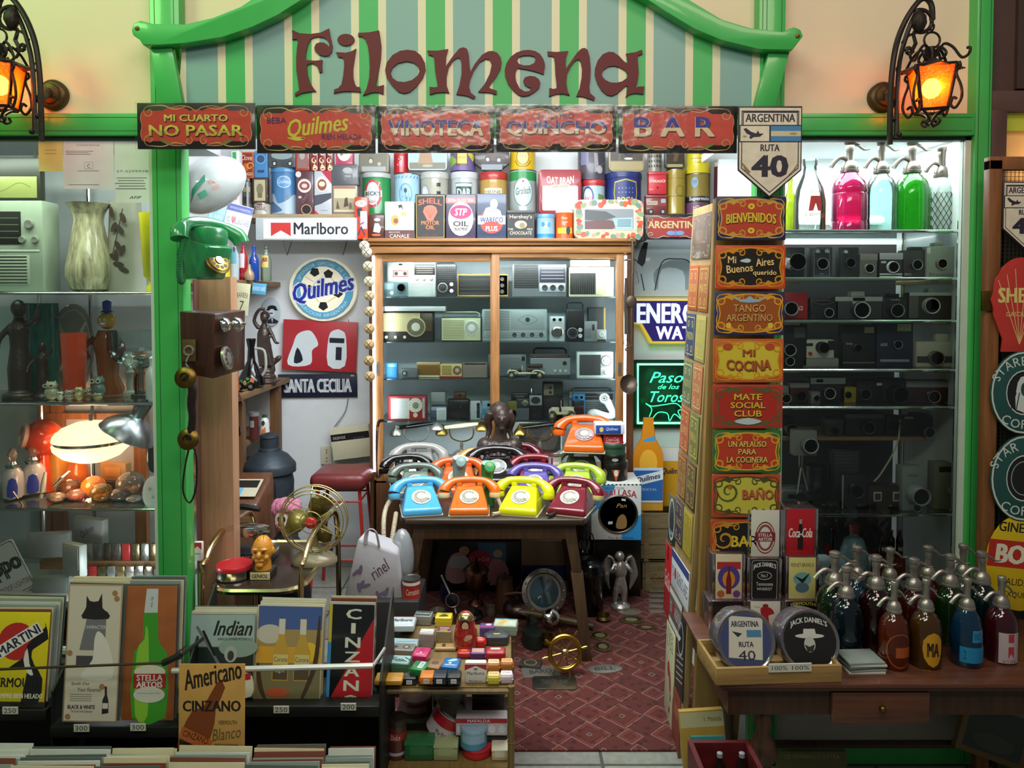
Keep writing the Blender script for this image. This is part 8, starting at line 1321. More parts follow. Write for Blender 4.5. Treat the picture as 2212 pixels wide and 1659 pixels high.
b=MB();b.ball((0,0,.78*h),.032,mat=paint('c89a3c',.2,coat=.5));b.art([('E',0,-.2,.3,.16,'e8e4dc'),('S',[(-.3,-.15),(0,-.3),(.3,-.15)],.08,'a02420'),('E',-.18,.14,.1,.12,'f0f0ec'),('E',.18,.14,.1,.12,'f0f0ec'),('E',.18,.13,.04,.06,'20202c'),('E',-.18,.13,.04,.06,'20202c')],.05,.05,T(0,-.033,.77*h));obj('head',b,t)
b=MB();b.lathe([(.026,.87*h),(.014,.89*h),(.016,.98*h),(.001,h)],paint('2438a8',.15,coat=.6),16,c=(.0,0,0));obj('hat',b,t);b=MB();[b.tube([(s_*.04,-.01,.6*h),(s_*.07,-.03,.5*h),(s_*.05,-.05,.4*h)],[.012,.012,.016],glass('7c2420',1,.03,.6),8,smooth=3) for s_ in (-1,1)];obj('arm',b,t)
for x0,y0,x1,c,lb in ((86,824,118,'b8b498','largest spotted cream owl figurine'),(118,846,133,'d8d4c4','tiny white owl figurine beside the spotted owl'),(131,843,155,'a89c8c','grey owl figurine with a white crescent'),(155,836,175,'c8bc7c','pale yellow square owl figurine'),(174,838,194,'7c5c3c','brown glazed owl figurine'),(187,812,220,'6a7c78','patterned blue green owl figurine standing tallest'),(194,850,216,'9c8c60','amber glass owl figurine in front of the patterned owl')):
 loc,w,h=fit(x0,y0,x1,870,2.555 if x1 != 220 else 2.60,ZL[1]);t=thing('owl_figurine',lb,'figurine',loc+V((0,w/2,0)),group='owl figurines');m=paint(c,.25,coat=.4,var=.5,sc_=90);b=MB();b.ball((0,0,h*.36),w*.46,w*.4,h*.36,m);b.ball((0,0,h*.74),w*.42,w*.36,h*.22,m);[b.lathe([(w*.12,h*.86),(.001,h)],m,8,c=(s_*w*.26,0,0)) for s_ in (-1,1)];obj('body',b,t)
 b=MB();b.art([q for s_ in (-1,1) for q in (('E',s_*.2,0,.18,.4,'d8d4c0'),('E',s_*.2,0,.09,.2,'2c2a24'))]+[('P',[(-.06,-.1),(.06,-.1),(0,-.5)],'c8a050')],w,h*.26,T(0,-w*.385,h*.76));obj('face',b,t)
VS('white_jar','jar',(308,770,345,870),[(.8,0),(1,.1),(1,.6),(.7,.72),(.5,.8),(.6,.95),(.3,1)],paint('dfe4e2',.3,coat=.4),'white ribbed ceramic jar at the green post',1,Y=2.54,flute=.05,nf=20)
VS('chess_piece','figurine',(258,765,288,870),[(.9,0),(.9,.08),(.4,.12),(.5,.5),(.7,.56),(.4,.62),(.5,.9),(.1,1)],paint('a8a498',.3),'tall carved grey column figurine under the glass bowl',1,Y=2.68)
VS('glass_decanter','decanter',(286,775,312,870),[(1,0),(1,.5),(.4,.7),(.35,.9),(.5,1)],CLEAR,'small clear glass decanter under the glass bowl',1,Y=2.64);flat('glass_plate','plate',(104,655,204,862),2.8,.008,glass('d8d0c8',1.3,.04,.15),[('O',0,0,.44,.44,.01,'b8b0a8'),('S',[(-.3,.3),(.3,-.3)],.03,'c8c0bc'),('S',[(.3,.3),(-.3,-.3)],.03,'c8c0bc')],'large clear cut glass plate standing on edge',poly=ell(.5,.5,30),lean=-8)
# the lamp and its neighbours
t=thing('globe_lamp','lit pinkish white glass lamp with a chrome band on a chrome stem','lamp',(at(193,1093,2.64).x,2.66,ZL[2]));zc=zat(956,2.64)-ZL[2];rr=76*sc(956,2.64)
LG=newmat('lampglass');LG[2].inputs['Base Color'].default_value=lin('f4d0b8');LG[2].inputs['Emission Color'].default_value=lin('ffc89a');LG[2].inputs['Emission Strength'].default_value=2.2;LG[2].inputs['Roughness'].default_value=.3;LG=LG[0]
for s_ in (1,-1):b=MB();b.lathe([(rr,s_*.008),(rr*.97,s_*.025),(rr*.75,s_*.052),(rr*.4,s_*.07),(rr*.1,s_*.074)],LG,36,c=(0,0,zc));obj('glass_shade',b,t)
b=MB();b.lathe([(rr*.93,-.008),(rr*.95,0),(rr*.93,.008)],CHROME,36,c=(0,0,zc));obj('chrome_band',b,t);b=MB();b.tube([(0,0,0),(0,0,zc-.07)],.006,CHROME,10);b.lathe([(.06,0),(.055,.008),(.01,.012)],CHROME,22);b.tube([(0,0,zc+.07),(0,0,zc+.1)],.007,CHROME,10);obj('stem',b,t)
point('lamp_glow',(t.location.x-.02,2.535,ZL[2]+zc-.1),1.3,(1,.62,.36),.05);point('lamp_glow',(t.location.x-.13,2.74,ZL[2]+zc),1.6,(1,.6,.36),.05)
t=thing('eyeball_lamp','shiny orange round lamp with a dark open mouth','lamp',at(92,945,2.74));m=paint('d0401c',.15,coat=.7);b=MB();b.ball((0,0,0),.068,mat=m,u=24,v=16);obj('shade',b,t);b=MB();b.xf=R('Z',-48) @ R('X',78);b.lathe([(.042,.05),(.046,.066),(.038,.07),(.034,.055),(.001,.054)],paint('c8a090',.3),26);b.lathe([(.034,.0562),(.001,.0562)],paint('3c342c',.3),26);obj('rim',b,t);b=MB();b.lathe([(.035,ZL[2]-t.location.z),(.03,ZL[2]-t.location.z+.02),(.022,-.06)],m,20);obj('base',b,t)
t=thing('desk_lamp_shade','spun aluminium desk lamp hanging tilted beside the lit lamp','lamp',at(282,925,2.55));b=MB();b.xf=R('Y',28) @ R('X',-6);b.lathe([(.092,-.03),(.096,-.026),(.085,.0),(.055,.03),(.03,.045),(.026,.05),(.026,.1),(.001,.1)],paint('9a9aa0',.28,.9),36);obj('shade',b,t);b=MB();b.xf=R('Y',28);b.tube([(0,0,.09),(.0,.03,.3)],.006,STEEL,8);obj('arm',b,t)
for x0,x1,y0 in ((-6,37,970),(34,83,960)):VS('decanter','decanter',(x0,y0,x1,1095),[(.7,0),(.95,.04),(1,.3),(.9,.5),(.6,.58),(.5,.62)],paint('b0aeb4',.15,coat=.6),'blue and white glass decanter with a clear stopper',2,Y=2.6+.05*(x0>0),group='blue and white decanters',parts=[('stripe',lambda b,q,h:b.art([('P',[(.0,-.22),(.3,-.2),(.26,.1),(.06,.1)],'2434a4',2)],pi*q,h,T(0,0,h*.3),wrap=q*1.01)),('collar',lambda b,q,h:b.lathe([(q*.52,h*.58),(q*.75,h*.66),(q*.4,h*.67),(q*.3,h*.72)],CHROME,18)),('stopper',lambda b,q,h:b.lathe([(q*.2,h*.7),(q*.5,h*.85),(q*.3,h*.96),(.001,h)],glass('f0dcd4',1.3,.02,.15),8))])
VS('red_canister','canister',(72,980,92,1075),[(1,0),(1,.85),(.7,.86),(.7,1)],paint('c0301c',.3),'narrow red canister behind the decanters',2,Y=2.76);VS('ochre_canister','canister',(90,983,134,1082),[(1,0),(1,.4),(.96,.42),(.96,1)],paint('b87818',.35),'ribbed ochre canister behind the pocket knives',2,Y=2.74,flute=.05,nf=24);VS('orange_pot','pot',(128,998,178,1072),[(.4,0),(1,.3),(.95,.6),(.7,.85),(.75,.95),(.2,1)],paint('e0701c',.15,coat=.6),'round orange pot with a silver band under the lamp',2,Y=2.72)
G('boxed_lighter','lighter',(210,1000,278,1040),2.74,.03,'b08048','gold desk lighter box leaning behind the paperweights',None,[('panel',0,0,.6,.5,'c88a4c','plaque')],rz=-15);G('carton','box',(205,1040,292,1095),2.72,.05,'2c2420','dark carton under the gold lighter box',2,())
PWC=[(91,130,1068,'c8b49c','small honey clear'),(110,160,1040,'a8642c','brown swirled'),(130,178,1062,'e0a08c','pink flowered'),(162,214,1033,'e07c1c','opaque orange'),(182,230,1050,'d8b04c','yellow flower'),(224,270,1060,'b0a4a0','dark bubbled'),(236,297,1024,'d8c8b8','large clear'),(262,300,1074,'c8ccc8','clear leaf shaped'),(300,340,1015,'b8785c','rosy')]
for i,(x0,x1,y0,c,lb) in enumerate(PWC):
 loc,w,h=fit(x0,y0,x1,1096,2.55+.05*(y0<1045)+.012*(i % 3),ZL[2]);h=min(h,w*.95);t=thing('paperweight',lb+' glass paperweight among the others on the lamp shelf','paperweight',loc+V((0,w/2,0)),group='glass paperweights');b=MB();b.ball((0,0,h/2),w/2,w/2,h/2,glass(c,1.5,.02,.25 if i != 3 else .95),20,12);obj('globe',b,t);b=MB();[b.ball((w*.18*cos(a*1.26),w*.18*sin(a*1.26),h*.3),w*.12,w*.12,h*.1,paint(('e08a9a','e8d030','d85a30')[(a+i) % 3],.4)) for a in range(5)];obj('flower',b,t)
flat('dessert_plate','plate',(308,1030,348,1097),2.56,.006,'d4dedc',[('E',-.1,.1,.1,.06,'a8b8b8'),('E',.1,-.15,.08,.05,'9cb0b0')],'white plate standing on edge next to the paperweights',poly=ell(.5,.5,26),lean=-8);flat('hand_mirror','mirror',(318,958,346,1022),2.58,.012,CHROME,[('P',[(-.34,-.4),(.34,-.4),(.4,.3),(0,.42),(-.4,.3)],'24343c',3)],'chrome framed hand mirror above the white plate',poly=ell(.5,.5,20))
for i,(a,c,m) in enumerate((((12,1086),(92,1066),BLACK),((28,1062),(52,1094),STEEL),((88,1076),(98,1020),paint('a8a49c',.3)),((50,1072),(105,1064),BRASSD),((116,1050),(150,1018),CHROME))):
 p,q_=at(*a,2.55),at(*c,2.555);b=MB();b.tube([(0,0,0),(q_-p)*.5,q_-p],[.006,.009,.005],m,8,flat=.5);tag(obj('pocket_knife',b,loc=p),('black folding knife lying at the shelf edge','half open steel knife blade','pale handled knife standing upright','brass sided folding knife','bright knife blade raised by the orange pot')[i],'knife','pocket knives on the lamp shelf')
# lighters below
slab('floor_case',-2.19,X(340,2.5),2.47,2.89,.50,.52,paint('a8aaac',.6))
flat('lighter_sign','sign',(-70,1185,60,1300),2.56,.004,'d4d4d4',[('R',0,0,.97,.95,'55555c',0,.06),('R',0,0,.95,.92,'d4d4d6',0,.06),('T','zippo',.1,.05,.74,.42,'26262a',{'b':.05}),('T','WINDPROOF LIGHTERS',.1,-.32,.8,.1,'7c2c34')],'tilted white sign advertising windproof lighters',roll=-26,r=.06)
for i,zz in enumerate((1212,1262,1300)):b=MB();z=zat(zz,2.66-.05*i);b.box(X(88,2.7),X(340,2.7),2.66-.05*i,2.72-.05*i,z-.03,z,wood('6a4a2c','8a6640',.5,'X',4));tag(obj('display_step',b),'stepped wooden display bar number %s carrying metal lighters' % ('one at the back','two in the middle','three in front')[i],'display stand')
LTC=['b0a8a0','8f8c84','7a7064','9a9288','b03030','8a7c5c','b4b4b0','9c8454']
for r_ in range(2):
 for i in range(8):
  x0=(182 if r_ == 0 else 170)+i*20.5;G('pocket_lighter','lighter',(x0,(1174,1224)[r_],x0+17,(1212,1262)[r_]),2.665-.05*r_,.01,paint(LTC[(i+3*r_) % 8],.25,.9 if LTC[(i+3*r_) % 8] != 'b03030' else .2),'metal flip lighter in the %s row of the stepped display' % ('back','front')[r_],None,[('top',0,.9,.02,STEEL,'hinge')] if i % 3 == 0 else [('art',[('R',0,.2,.96,.02,'3c3834')])],group='metal lighters in the %s row' % ('back','front')[r_])
for px,Y,c,lb,rz in (((62,1152,146,1206),2.6,'85888a','flat grey hinged case standing on the display',8),((124,1176,182,1246),2.52,'9a9e9a','pale grey open lighter case leaning in front',-25),((146,1120,232,1176),2.74,'b4b2ae','white tilted beer lighter carton',-20),((70,1246,150,1300),2.54,'7c8480','greenish grey flat box beside the white sign',0)):G('gift_case','box',px,Y,.03,c,lb,None,[('panel',0,.1,.86,.7,c,'face_plate')] if c != 'b4b2ae' else [('art',[('T','Quilmes',0,0,.5,.3,'3c3840',{'s':.3,'rot':30})])],rz=rz)
area('case_fill',(-1.65,2.485,2.082),(-1.65,2.68,1.3),.8,.05,5,(.92,1,.88))  # added fill tucked behind the beam to brighten the window, no real lamp
point('case_low_fill',(-1.35,2.5,.6),1.5,(.92,.96,1),.04)  # added unseen point light that brightens the lighters
# ================================================================== sign column
CW=wood('7a5c2c','98783e',.5,'Z',3)
t=thing('sign_stand','tall tapering wooden stand carrying painted signs on two faces','stand',(0,0,0))
b=MB();f=[at(1496,1640,2.34),at(1590,1640,2.34),at(1700,428,2.33),at(1545,428,2.33)];b.hexa(f,[p+V((0,.03,0)) for p in f],CW,.002);obj('front_board',b,t)
BRD=[at(1432,1545,2.78),at(1466,1642,2.44),at(1548,436,2.36),at(1497,452,2.70)]
b=MB();n=(BRD[1]-BRD[0]).cross(BRD[3]-BRD[0]).normalized();b.hexa(BRD,[p-n*.022 for p in BRD],wood('8a7048','b0935f',.5,'Z',3),.002);obj('side_board',b,t)
def bil(a,c):return (BRD[0]*(1-a)+BRD[1]*a)*(1-c)+(BRD[3]*(1-a)+BRD[2]*a)*c+n*.004
def side_sign(a0,a1,c0,c1,col,art,label,nm='small_sign',d=.003):
 P=[bil(a0,c0),bil(a1,c0),bil(a1,c1),bil(a0,c1)];u=(P[1]-P[0]+P[2]-P[3])/2;v=(P[3]-P[0]+P[2]-P[1])/2;w=u.length;u.normalize();m=u.cross(v).normalized();v2=m.cross(u);h=v.dot(v2);c=sum(P,V())/4
 b=MB();b.box(-w/2,w/2,0,d,-h/2,h/2,paint(col,.45,coat=.2),.0005);b.art(art,w,h,r=.4);o=tag(obj(nm,b),label,'sign','signs on the slanting side board');o.matrix_world=Mx(((u.x,-m.x,v2.x,c.x),(u.y,-m.y,v2.y,c.y),(u.z,-m.z,v2.z,c.z),(0,0,0,1)))
side_sign(.1,.92,.905,.985,'6a5a50',[('T','PARRILLA',0,0,.6,.3,'8f7f70'),*scrolls('9a8a78',1,.03,False)],'large grey brown filigree sign topmost on the slanting side board')
for i,(c1,c2,t1,t2,k) in enumerate((('a8502c','9c5a30','BUEN DIA','MATE','c9b04a'),('2c3c60','a89c58','PASION','ASADO','c8b850'),('5c6a4c','b06a44','AMIGOS ASADO Y VINO','COCINA','c8bc80'),('a0442c','5c6a34','EL PATIO','PARRILLA','d0b850'),('7a4a24','4a3c28','MATE SOCIAL CLUB','CASA DE LOCOS','c89a48'),('3c3a50','9a8a30','TANGO','PURO AMOR','c8a050'))):
 for j,(c,x) in enumerate(((c1,t1),(c2,t2))):
  hi=.893-i*.089;side_sign(.06+.47*j,.50+.45*j,hi-.082,hi,c,[('R',0,0,.86,.86,k,0,.08),('R',0,0,.82,.82,c,0,.07),('W',-.2,.25,.1,1.2,1,0,.03,k),('W',.2,.25,.1,1.2,-1,180,.03,k),('W',-.2,-.27,.1,1.2,-1,0,.03,k),('W',.2,-.27,.1,1.2,1,180,.03,k),('T',x,0,0,.66,.18,k)],('%s small filigree sign in the %s file of the side board, %s row down' % (('orange','ochre','navy','straw','sage','salmon','brick','olive','tan','umber','indigo','mustard')[2*i+j],('inner','outer')[j],('first','second','third','fourth','fifth','sixth')[i])))
side_sign(.05,.98,.275,.345,'d2d4dc',[('R',0,.38,1,.22,'3c4684'),('T','YO',-.4,-.06,.14,.3,'4a4a5c'),('E',-.25,-.05,.06,.16,'b83844'),('T','BUENOS AIRES',.16,-.06,.6,.34,'4a4c64')],'white heart number plate below the small filigree signs');side_sign(.05,.75,.20,.27,'6a5c5c',[('R',0,.4,1,.16,'d0d0cc'),('R',0,-.4,1,.16,'d0d0cc'),('T','YO',-.36,0,.16,.3,'c8c4c0'),('E',-.14,0,.1,.2,'9c2c30'),('T','ARGENTINA',.2,0,.5,.3,'c8c4c0')],'grey and white souvenir plate with a red heart on the side board')
side_sign(.03,.55,.015,.195,'c0bc9c',[('T','FLORIDA',0,.43,.7,.06,'4a4c48'),('T','1732',0,.33,.7,.12,'5a6c5c'),('E',-.1,.05,.14,.08,'a83c34'),('E',.1,-.05,.1,.12,'8a3c34',20),('E',.2,-.2,.1,.03,'4c6a5c',60),('R',.1,-.34,.14,.06,'6c2c30')],'tall cream printed poster on the lower side board');side_sign(.57,.98,.11,.265,'22242c',[('O',0,.15,.36,.2,.03,'a8aca8'),*[('S',[(-.4,-.1-.07*i),(.4,-.02-.07*i)],.02,'9aa0a0') for i in range(5)]],'black and white engraved print on the lower side board');side_sign(.57,.98,.0,.105,'7a3c2c',[('R',0,.2,.5,.2,'9a5c44')],'red brown print at the foot of the side board');side_sign(.0,.5,-.03,.012,'4a6c94',[('T','BUENOS AIRES',0,0,.9,.4,'c0ccd8')],'blue plate reading BUENOS AIRES at the foot of the side board')
side_sign(-.35,.03,.20,.34,'b01c24',[('T','Coca-Cola',0,.0,.8,.24,'e8dcd8',{'s':.2}),('R',0,.38,.3,.2,'7c1418')],'red cut-out soda bottle sign at the edge of the side board');side_sign(-.3,.08,.35,.44,'2c3438',[('O',0,0,.46,.46,.06,'b8c0bc'),('T','COFFEE',0,-.3,.6,.1,'c8d0cc')],'round dark coffee sign at the edge of the side board')
ORN,YEL='d08a1c','d8c030'
def col_sign(px,bg,pan,sc1,words_,label,sh='E',Y=2.285):
 it=[('P',[(-.46,.3),(-.38,.36),(-.3,.42),(0,.46),(.3,.42),(.38,.36),(.46,.3),(.43,0),(.46,-.3),(.36,-.38),(.2,-.43),(0,-.45),(-.2,-.43),(-.36,-.38),(-.46,-.3),(-.43,0)],sc1,3),('P',[(-.44,.28),(-.36,.33),(0,.43),(.36,.33),(.44,.28),(.41,0),(.44,-.28),(.34,-.35),(0,-.42),(-.34,-.35),(-.44,-.28),(-.41,0)],pan,3),*scrolls(sc1,1.05,.035,True)]
 return flat('painted_sign','sign',px,Y,.006,bg,it+words_,label,r=.03,group='painted signs up the front of the stand')
W3=lambda x,u,v,wf,hf,c,**k:[('T',x,u+.006,v-.015,wf,hf,'2a1410',k),('T',x,u,v,wf,hf,c,k)]
col_sign((1547,424,1697,519),'24284c','b8402a','c89a40',[*W3('BIENVENIDOS',0,-.02,.72,.22,YEL,b=.03,arc=.04),('E',0,.27,.05,.07,YEL),('E',0,-.28,.05,.07,YEL),('E',0,.27,.016,.025,'a85a1c'),('E',0,-.28,.016,.025,'a85a1c')],'navy and red filigree sign reading BIENVENIDOS with yellow flowers')
col_sign((1546,530,1696,624),'c84a22','1d1712',ORN,[*W3('Mi',-.27,.17,.12,.16,'e8c880',b=.02),('P',[(-.16,.14),(-.06,.2),(.0,.16),(-.04,.1)],'b8d0d4',3),*W3('Buenos',-.16,-.03,.38,.18,'e8c880',b=.02,rot=5),*W3('Aires',.2,.12,.26,.18,'e8c880',b=.02,rot=5),*W3('querido',.2,-.14,.34,.15,'e8c880',b=.02)],'red filigree sign with a black panel reading Mi Buenos Aires querido')
col_sign((1543,630,1694,724),'2a2c52','9c501c','d89a28',[*W3('TANGO',0,.12,.46,.17,'d8b060'),*W3('ARGENTINO',0,-.1,.66,.16,'d8b060'),('P',[(-.24,.36),(-.08,.32),(0,.4),(.08,.32),(.24,.36),(.1,.26),(-.1,.26)],'8fb0c8',3),('E',-.3,-.28,.04,.07,'e0b840'),('E',.3,-.28,.04,.07,'e0b840')],'navy and brown filigree sign reading TANGO ARGENTINO')
col_sign((1541,732,1692,826),'c05a24','d0bc34','d08a24',[*W3('MI',0,.18,.18,.16,'a8502c',b=.04),*W3('COCINA',0,-.08,.64,.24,'a8502c',b=.04,arc=-.04),('E',-.3,.32,.07,.08,'b84a24'),('E',.3,.32,.07,.08,'b84a24')],'orange and yellow filigree sign reading MI COCINA')
col_sign((1540,831,1690,925),'b83424','ac2c20','5c5a34',[*W3('MATE',0,.22,.4,.14,YEL,b=.03),*W3('SOCIAL',0,.03,.5,.14,YEL,b=.03),*W3('CLUB',0,-.16,.4,.14,YEL,b=.03),('P',[(-.2,-.34),(0,-.26),(.2,-.34),(0,-.42)],'b8c8cc',3)],'bright red sign reading MATE SOCIAL CLUB')
col_sign((1540,930,1687,1021),'2f6a34','b83c24','d8a028',[*W3('UN APLAUSO',0,.18,.56,.14,'e0cc60',b=.02),*W3('PARA',0,.0,.26,.13,'e0cc60',b=.02),*W3('LA COCINERA',0,-.19,.6,.14,'e0cc60',b=.02)],'green and red sign reading UN APLAUSO PARA LA COCINERA')
col_sign((1538,1025,1685,1117),'b84a28','c4bc44','4c4a24',[*W3('BAÑO',.17,.06,.46,.28,'b85a38',b=.03),('W',-.26,.1,.26,1.4,1,180,.05,'4a5a24'),('E',-.24,.2,.03,.05,'b85a28')],'orange and yellow sign reading BAÑO with a green scroll')
col_sign((1535,1123,1680,1215),'b04422','1c1610','c08a2c',[*W3('BAR',0,.0,.4,.26,YEL,b=.04),('W',-.3,.05,.24,1.3,1,180,.06,'c08a2c')],'red sign with a black oval half hidden behind the napkin dispensers')
# ================================================================== window of cameras
CZ={k:zat(y,2.56) for k,y in zip('abcdef',(497,599,690,795,875,1104))}
XR0,XR1=X(1700,2.5),X(2066,2.55)
t=thing('camera_shelving','chrome and glass shelves full of old cameras in the bright window','shelf',(0,0,0))
for k,z in CZ.items():
 b=MB();b.box(XR0-.05,XR1,2.54,2.92,z-.008,z,glass('dce8e6',1.2,.02,.1));obj('glass_shelf',b,t);b=MB();b.tube([(XR0-.05,2.535,z-.006),(XR1,2.535,z-.006)],.006,CHROME,8);obj('shelf_rail',b,t)
for k in 'bcdef':
 for px in (1706,2040):b=MB();x=X(px,2.62);b.box(x-.03,x+.03,2.60,2.9,CZ[k]-.022,CZ[k]-.009,wood('a87a52','c89a70',.5,'X',4),.002);obj('wood_bracket',b,t)
for Y in (2.54,2.9):b=MB();b.tube([(XR1,Y,.55),(XR1,Y,CZ['a']+.03)],.007,CHROME,8);obj('post',b,t)
slab('wall_case_divider',XR0-.1,X(2094,2.5),2.98,3.0,.0,CZ['a']-.02,paint('2f2b2a',.8,var=.5,sc_=5));slab('wall_case_top',XR0-.1,X(2094,2.5),2.98,3.0,CZ['a']-.02,2.2,WALLM)
slab('floor_case_right',XR0-.05,X(2094,2.5),2.47,2.98,Z(1330)-.02,Z(1330),paint('b8bcc0',.6))
b=MB();b.box(X(1712,2.95),X(1905,2.95),2.94,2.955,zat(480,2.95),zat(470,2.95),emit('f4fbff',5));b.box(X(1712,2.95),X(1905,2.95),2.955,2.975,zat(485,2.95),zat(465,2.95),WHITE);tag(obj('tube_lamp',b),'white fluorescent tube glowing behind the coloured siphons','lamp');area('window_tube',(X(1840,2.9),2.7,zb0+.02),(X(1840,2.9),2.7,1),.8,.3,11,(.92,.98,1))
for x0,y0,x1,gm,st,lb,ms in ((1797,300,1870,glass('d81f78',1.3,.02,.35),2,'magenta pink ribbed soda siphon on the bright top shelf',0),(1870,302,1934,glass('cfeae4',1.3,.02,.08),0,'clear pale aqua soda siphon on the bright top shelf',0),(1932,302,2004,glass('2fae1c',1.3,.02,.3),1,'vivid green fluted soda siphon on the bright top shelf',0),(2001,315,2062,glass('e4ecea',1.2,.03,.5),0,'white soda siphon cased in dark wire mesh',1)):
 s=sc(400,2.66);c=at((x0+x1)/2,490,2.66);siphon((c.x,2.66,CZ['a']),zat(y0,2.66)-CZ['a'],(x1-x0)/2*s,gm,lb,style=st,group='soda siphons on the top shelf',head=paint('6d635c',.35,.9),wrapmesh=(lambda b,r,H:[b.tube([(r*1.01*cos(a+d*q*1.5),r*1.01*sin(a+d*q*1.5),H*.45*q) for q in [j/8 for j in range(9)]],.0011,paint('3a3030',.5,.5),4) for d in (-1,1) for a in [i*pi/9 for i in range(18)]]) if ms else None)
bottle((1728,338,1795,495),2.62,glass('eef6f4',1.3,.02,.04),'clear milk bottle with red lettering LA ARMONIA',CZ['a'],[(.95,0),(1,.02),(1,.42),(.85,.6),(.45,.8),(.4,.9),(.46,.92),(.46,1),(.4,1)],[('P',[(-.14,-.22),(-.1,-.02),(.1,-.02),(.14,-.22),(.05,-.22),(0,-.12),(-.05,-.22)],'b82c28'),('T','LECHE',0,.04,.24,.04,'b08a3c'),('T','LA ARMONIA',0,-.28,.5,.06,'b8541c')]);bottle((1698,380,1724,495),2.7,glass('c8d838',1.2,.02,.4),'slim yellow green bottle at the end of the bright shelf',CZ['a'])
CG='old cameras in the window'
def cam_(px,k,col,label,ln=(0,-.1,.3,.02,'2a2a2c','a8a8a4'),ex=(),Y=2.60,d=.045,rz=0):return gadget('vintage_camera','camera',px,Y,d,col,label,CZ[k] if k else None,([('lens',)+tuple(ln)] if ln else [])+list(ex),rz,CG,.004)
SV,DK='a8a8a2','26262a';FL=lambda u,v,w=.14,h=.16,c='c8c8c4':('panel',u,v,w,h,c,'flash_window');VF=lambda u=0,w=.3,h=.14,c=SV:('top',u,w,h,c,'viewfinder');BD=lambda v,h,c:('panel',0,v,.99,h,c,'cover_band');LT=lambda x,u,v,w,h=.07,c='c8c8c4':('art',[('T',x,u,v,w,h,c)])
cam_((1690,534,1738,598),'b',DK,'black camera with a big chrome front tube',(-.1,.0,.34,.06,CHROME,CHROME));cam_((1752,534,1798,598),'b','33343c','dark box camera with a framed round lens and two finder windows',(0,-.05,.24,.01,DK,'8f8f92'),[('art',[('R',0,0,.74,.92,'9a9a9c'),('R',0,0,.71,.9,'33343c'),('T','AGFA',0,-.38,.2,.05,'9a9a9c')]),('knob',-.22,.36,.07,'a0a0a0','finder_window'),('knob',.22,.36,.07,'a0a0a0','finder_window')]);cam_((1815,534,1855,598),'b','2c2d32','plain dark box camera with one small lens',(0,-.02,.2,.012,DK,'55555a'),[('knob',-.24,.34,.06,'b8b8b8','finder_window')])
cam_((1857,548,1895,598),'b','6a6660','brownish grey compact camera with a low finder',(0,-.12,.24,.01,'8a8680','b0aca4'),[BD(.34,.28,'8a857c')]);cam_((1899,546,1950,598),'b','2c2830','camera with a white lens ring and white striped base',(.05,-.08,.28,.012,'dcdcd8','c4c4c0'),[BD(.36,.26,'b0b0b2'),('art',[('R',0,-.36,.96,.05,'d4d4d0'),('R',0,-.46,.96,.05,'d4d4d0')]),FL(-.32,.12,.2,.08)]);cam_((1951,540,2001,598),'b','3a3438','dark plastic camera with a silver lens ring',(.02,-.04,.23,.016,DK,'9c9c98'),[VF(.1,.5,.12,'3a3438'),LT('ZKC',-.3,-.38,.3)]);cam_((2001,532,2064,598),'b','8c8c82','largest grey green camera at the end of the row',(-.02,-.06,.2,.014,'5a5a56','a4a49c'),[VF(-.05,.3,.12,'8c8c82'),FL(-.44,.36,.12,.2),LT('Brownie',0,-.4,.8,.1,'4a4a44')],Y=2.59)
cam_((1690,632,1745,690),'c','a81c24','round red and black cola can camera',(-.3,-.1,.32,.04,'23243c','a8a8b0'),[('art',[('T','Coca',.1,-.05,.4,.24,'e8dcdc',{'s':.2})])]);cam_((1750,644,1812,690),'c','222224','long black camera with a lettered top plate',(.12,-.2,.28,.012,DK,'b0b0b0'),[('panel',-.05,.3,.7,.22,'18181a','name_plate',[('O',0,0,.48,.42,.06,'9a8a78')])]);cam_((1803,640,1906,690),'c','3a3c40','reflex camera with a tall silver prism hood',(.0,-.1,.44,.03,'2a2a2c','c0c0bc'),[BD(.38,.2,'a8a8a6'),('panel',0,.2,.26,.5,'b8b8b4','prism_front'),VF(0,.28,.22)]);cam_((1906,642,1960,690),'c','17171a','black reflex camera with a hooded prism',(-.05,-.1,.38,.03,'17171a','8a8a88'),[('top',0,.4,.16,'17171a','prism'),LT('YASHICA',0,.38,.4)]);cam_((1963,632,2062,690),'c','2a2620','wide folding camera with a chrome rim and nested lens rings',(-.05,.0,.36,.02,'8a8680','b8b4ac'),[BD(.44,.12,'b0b0aa'),VF(0,.14,.16),('panel',-.4,-.04,.2,.84,'55534e','side_grip')])
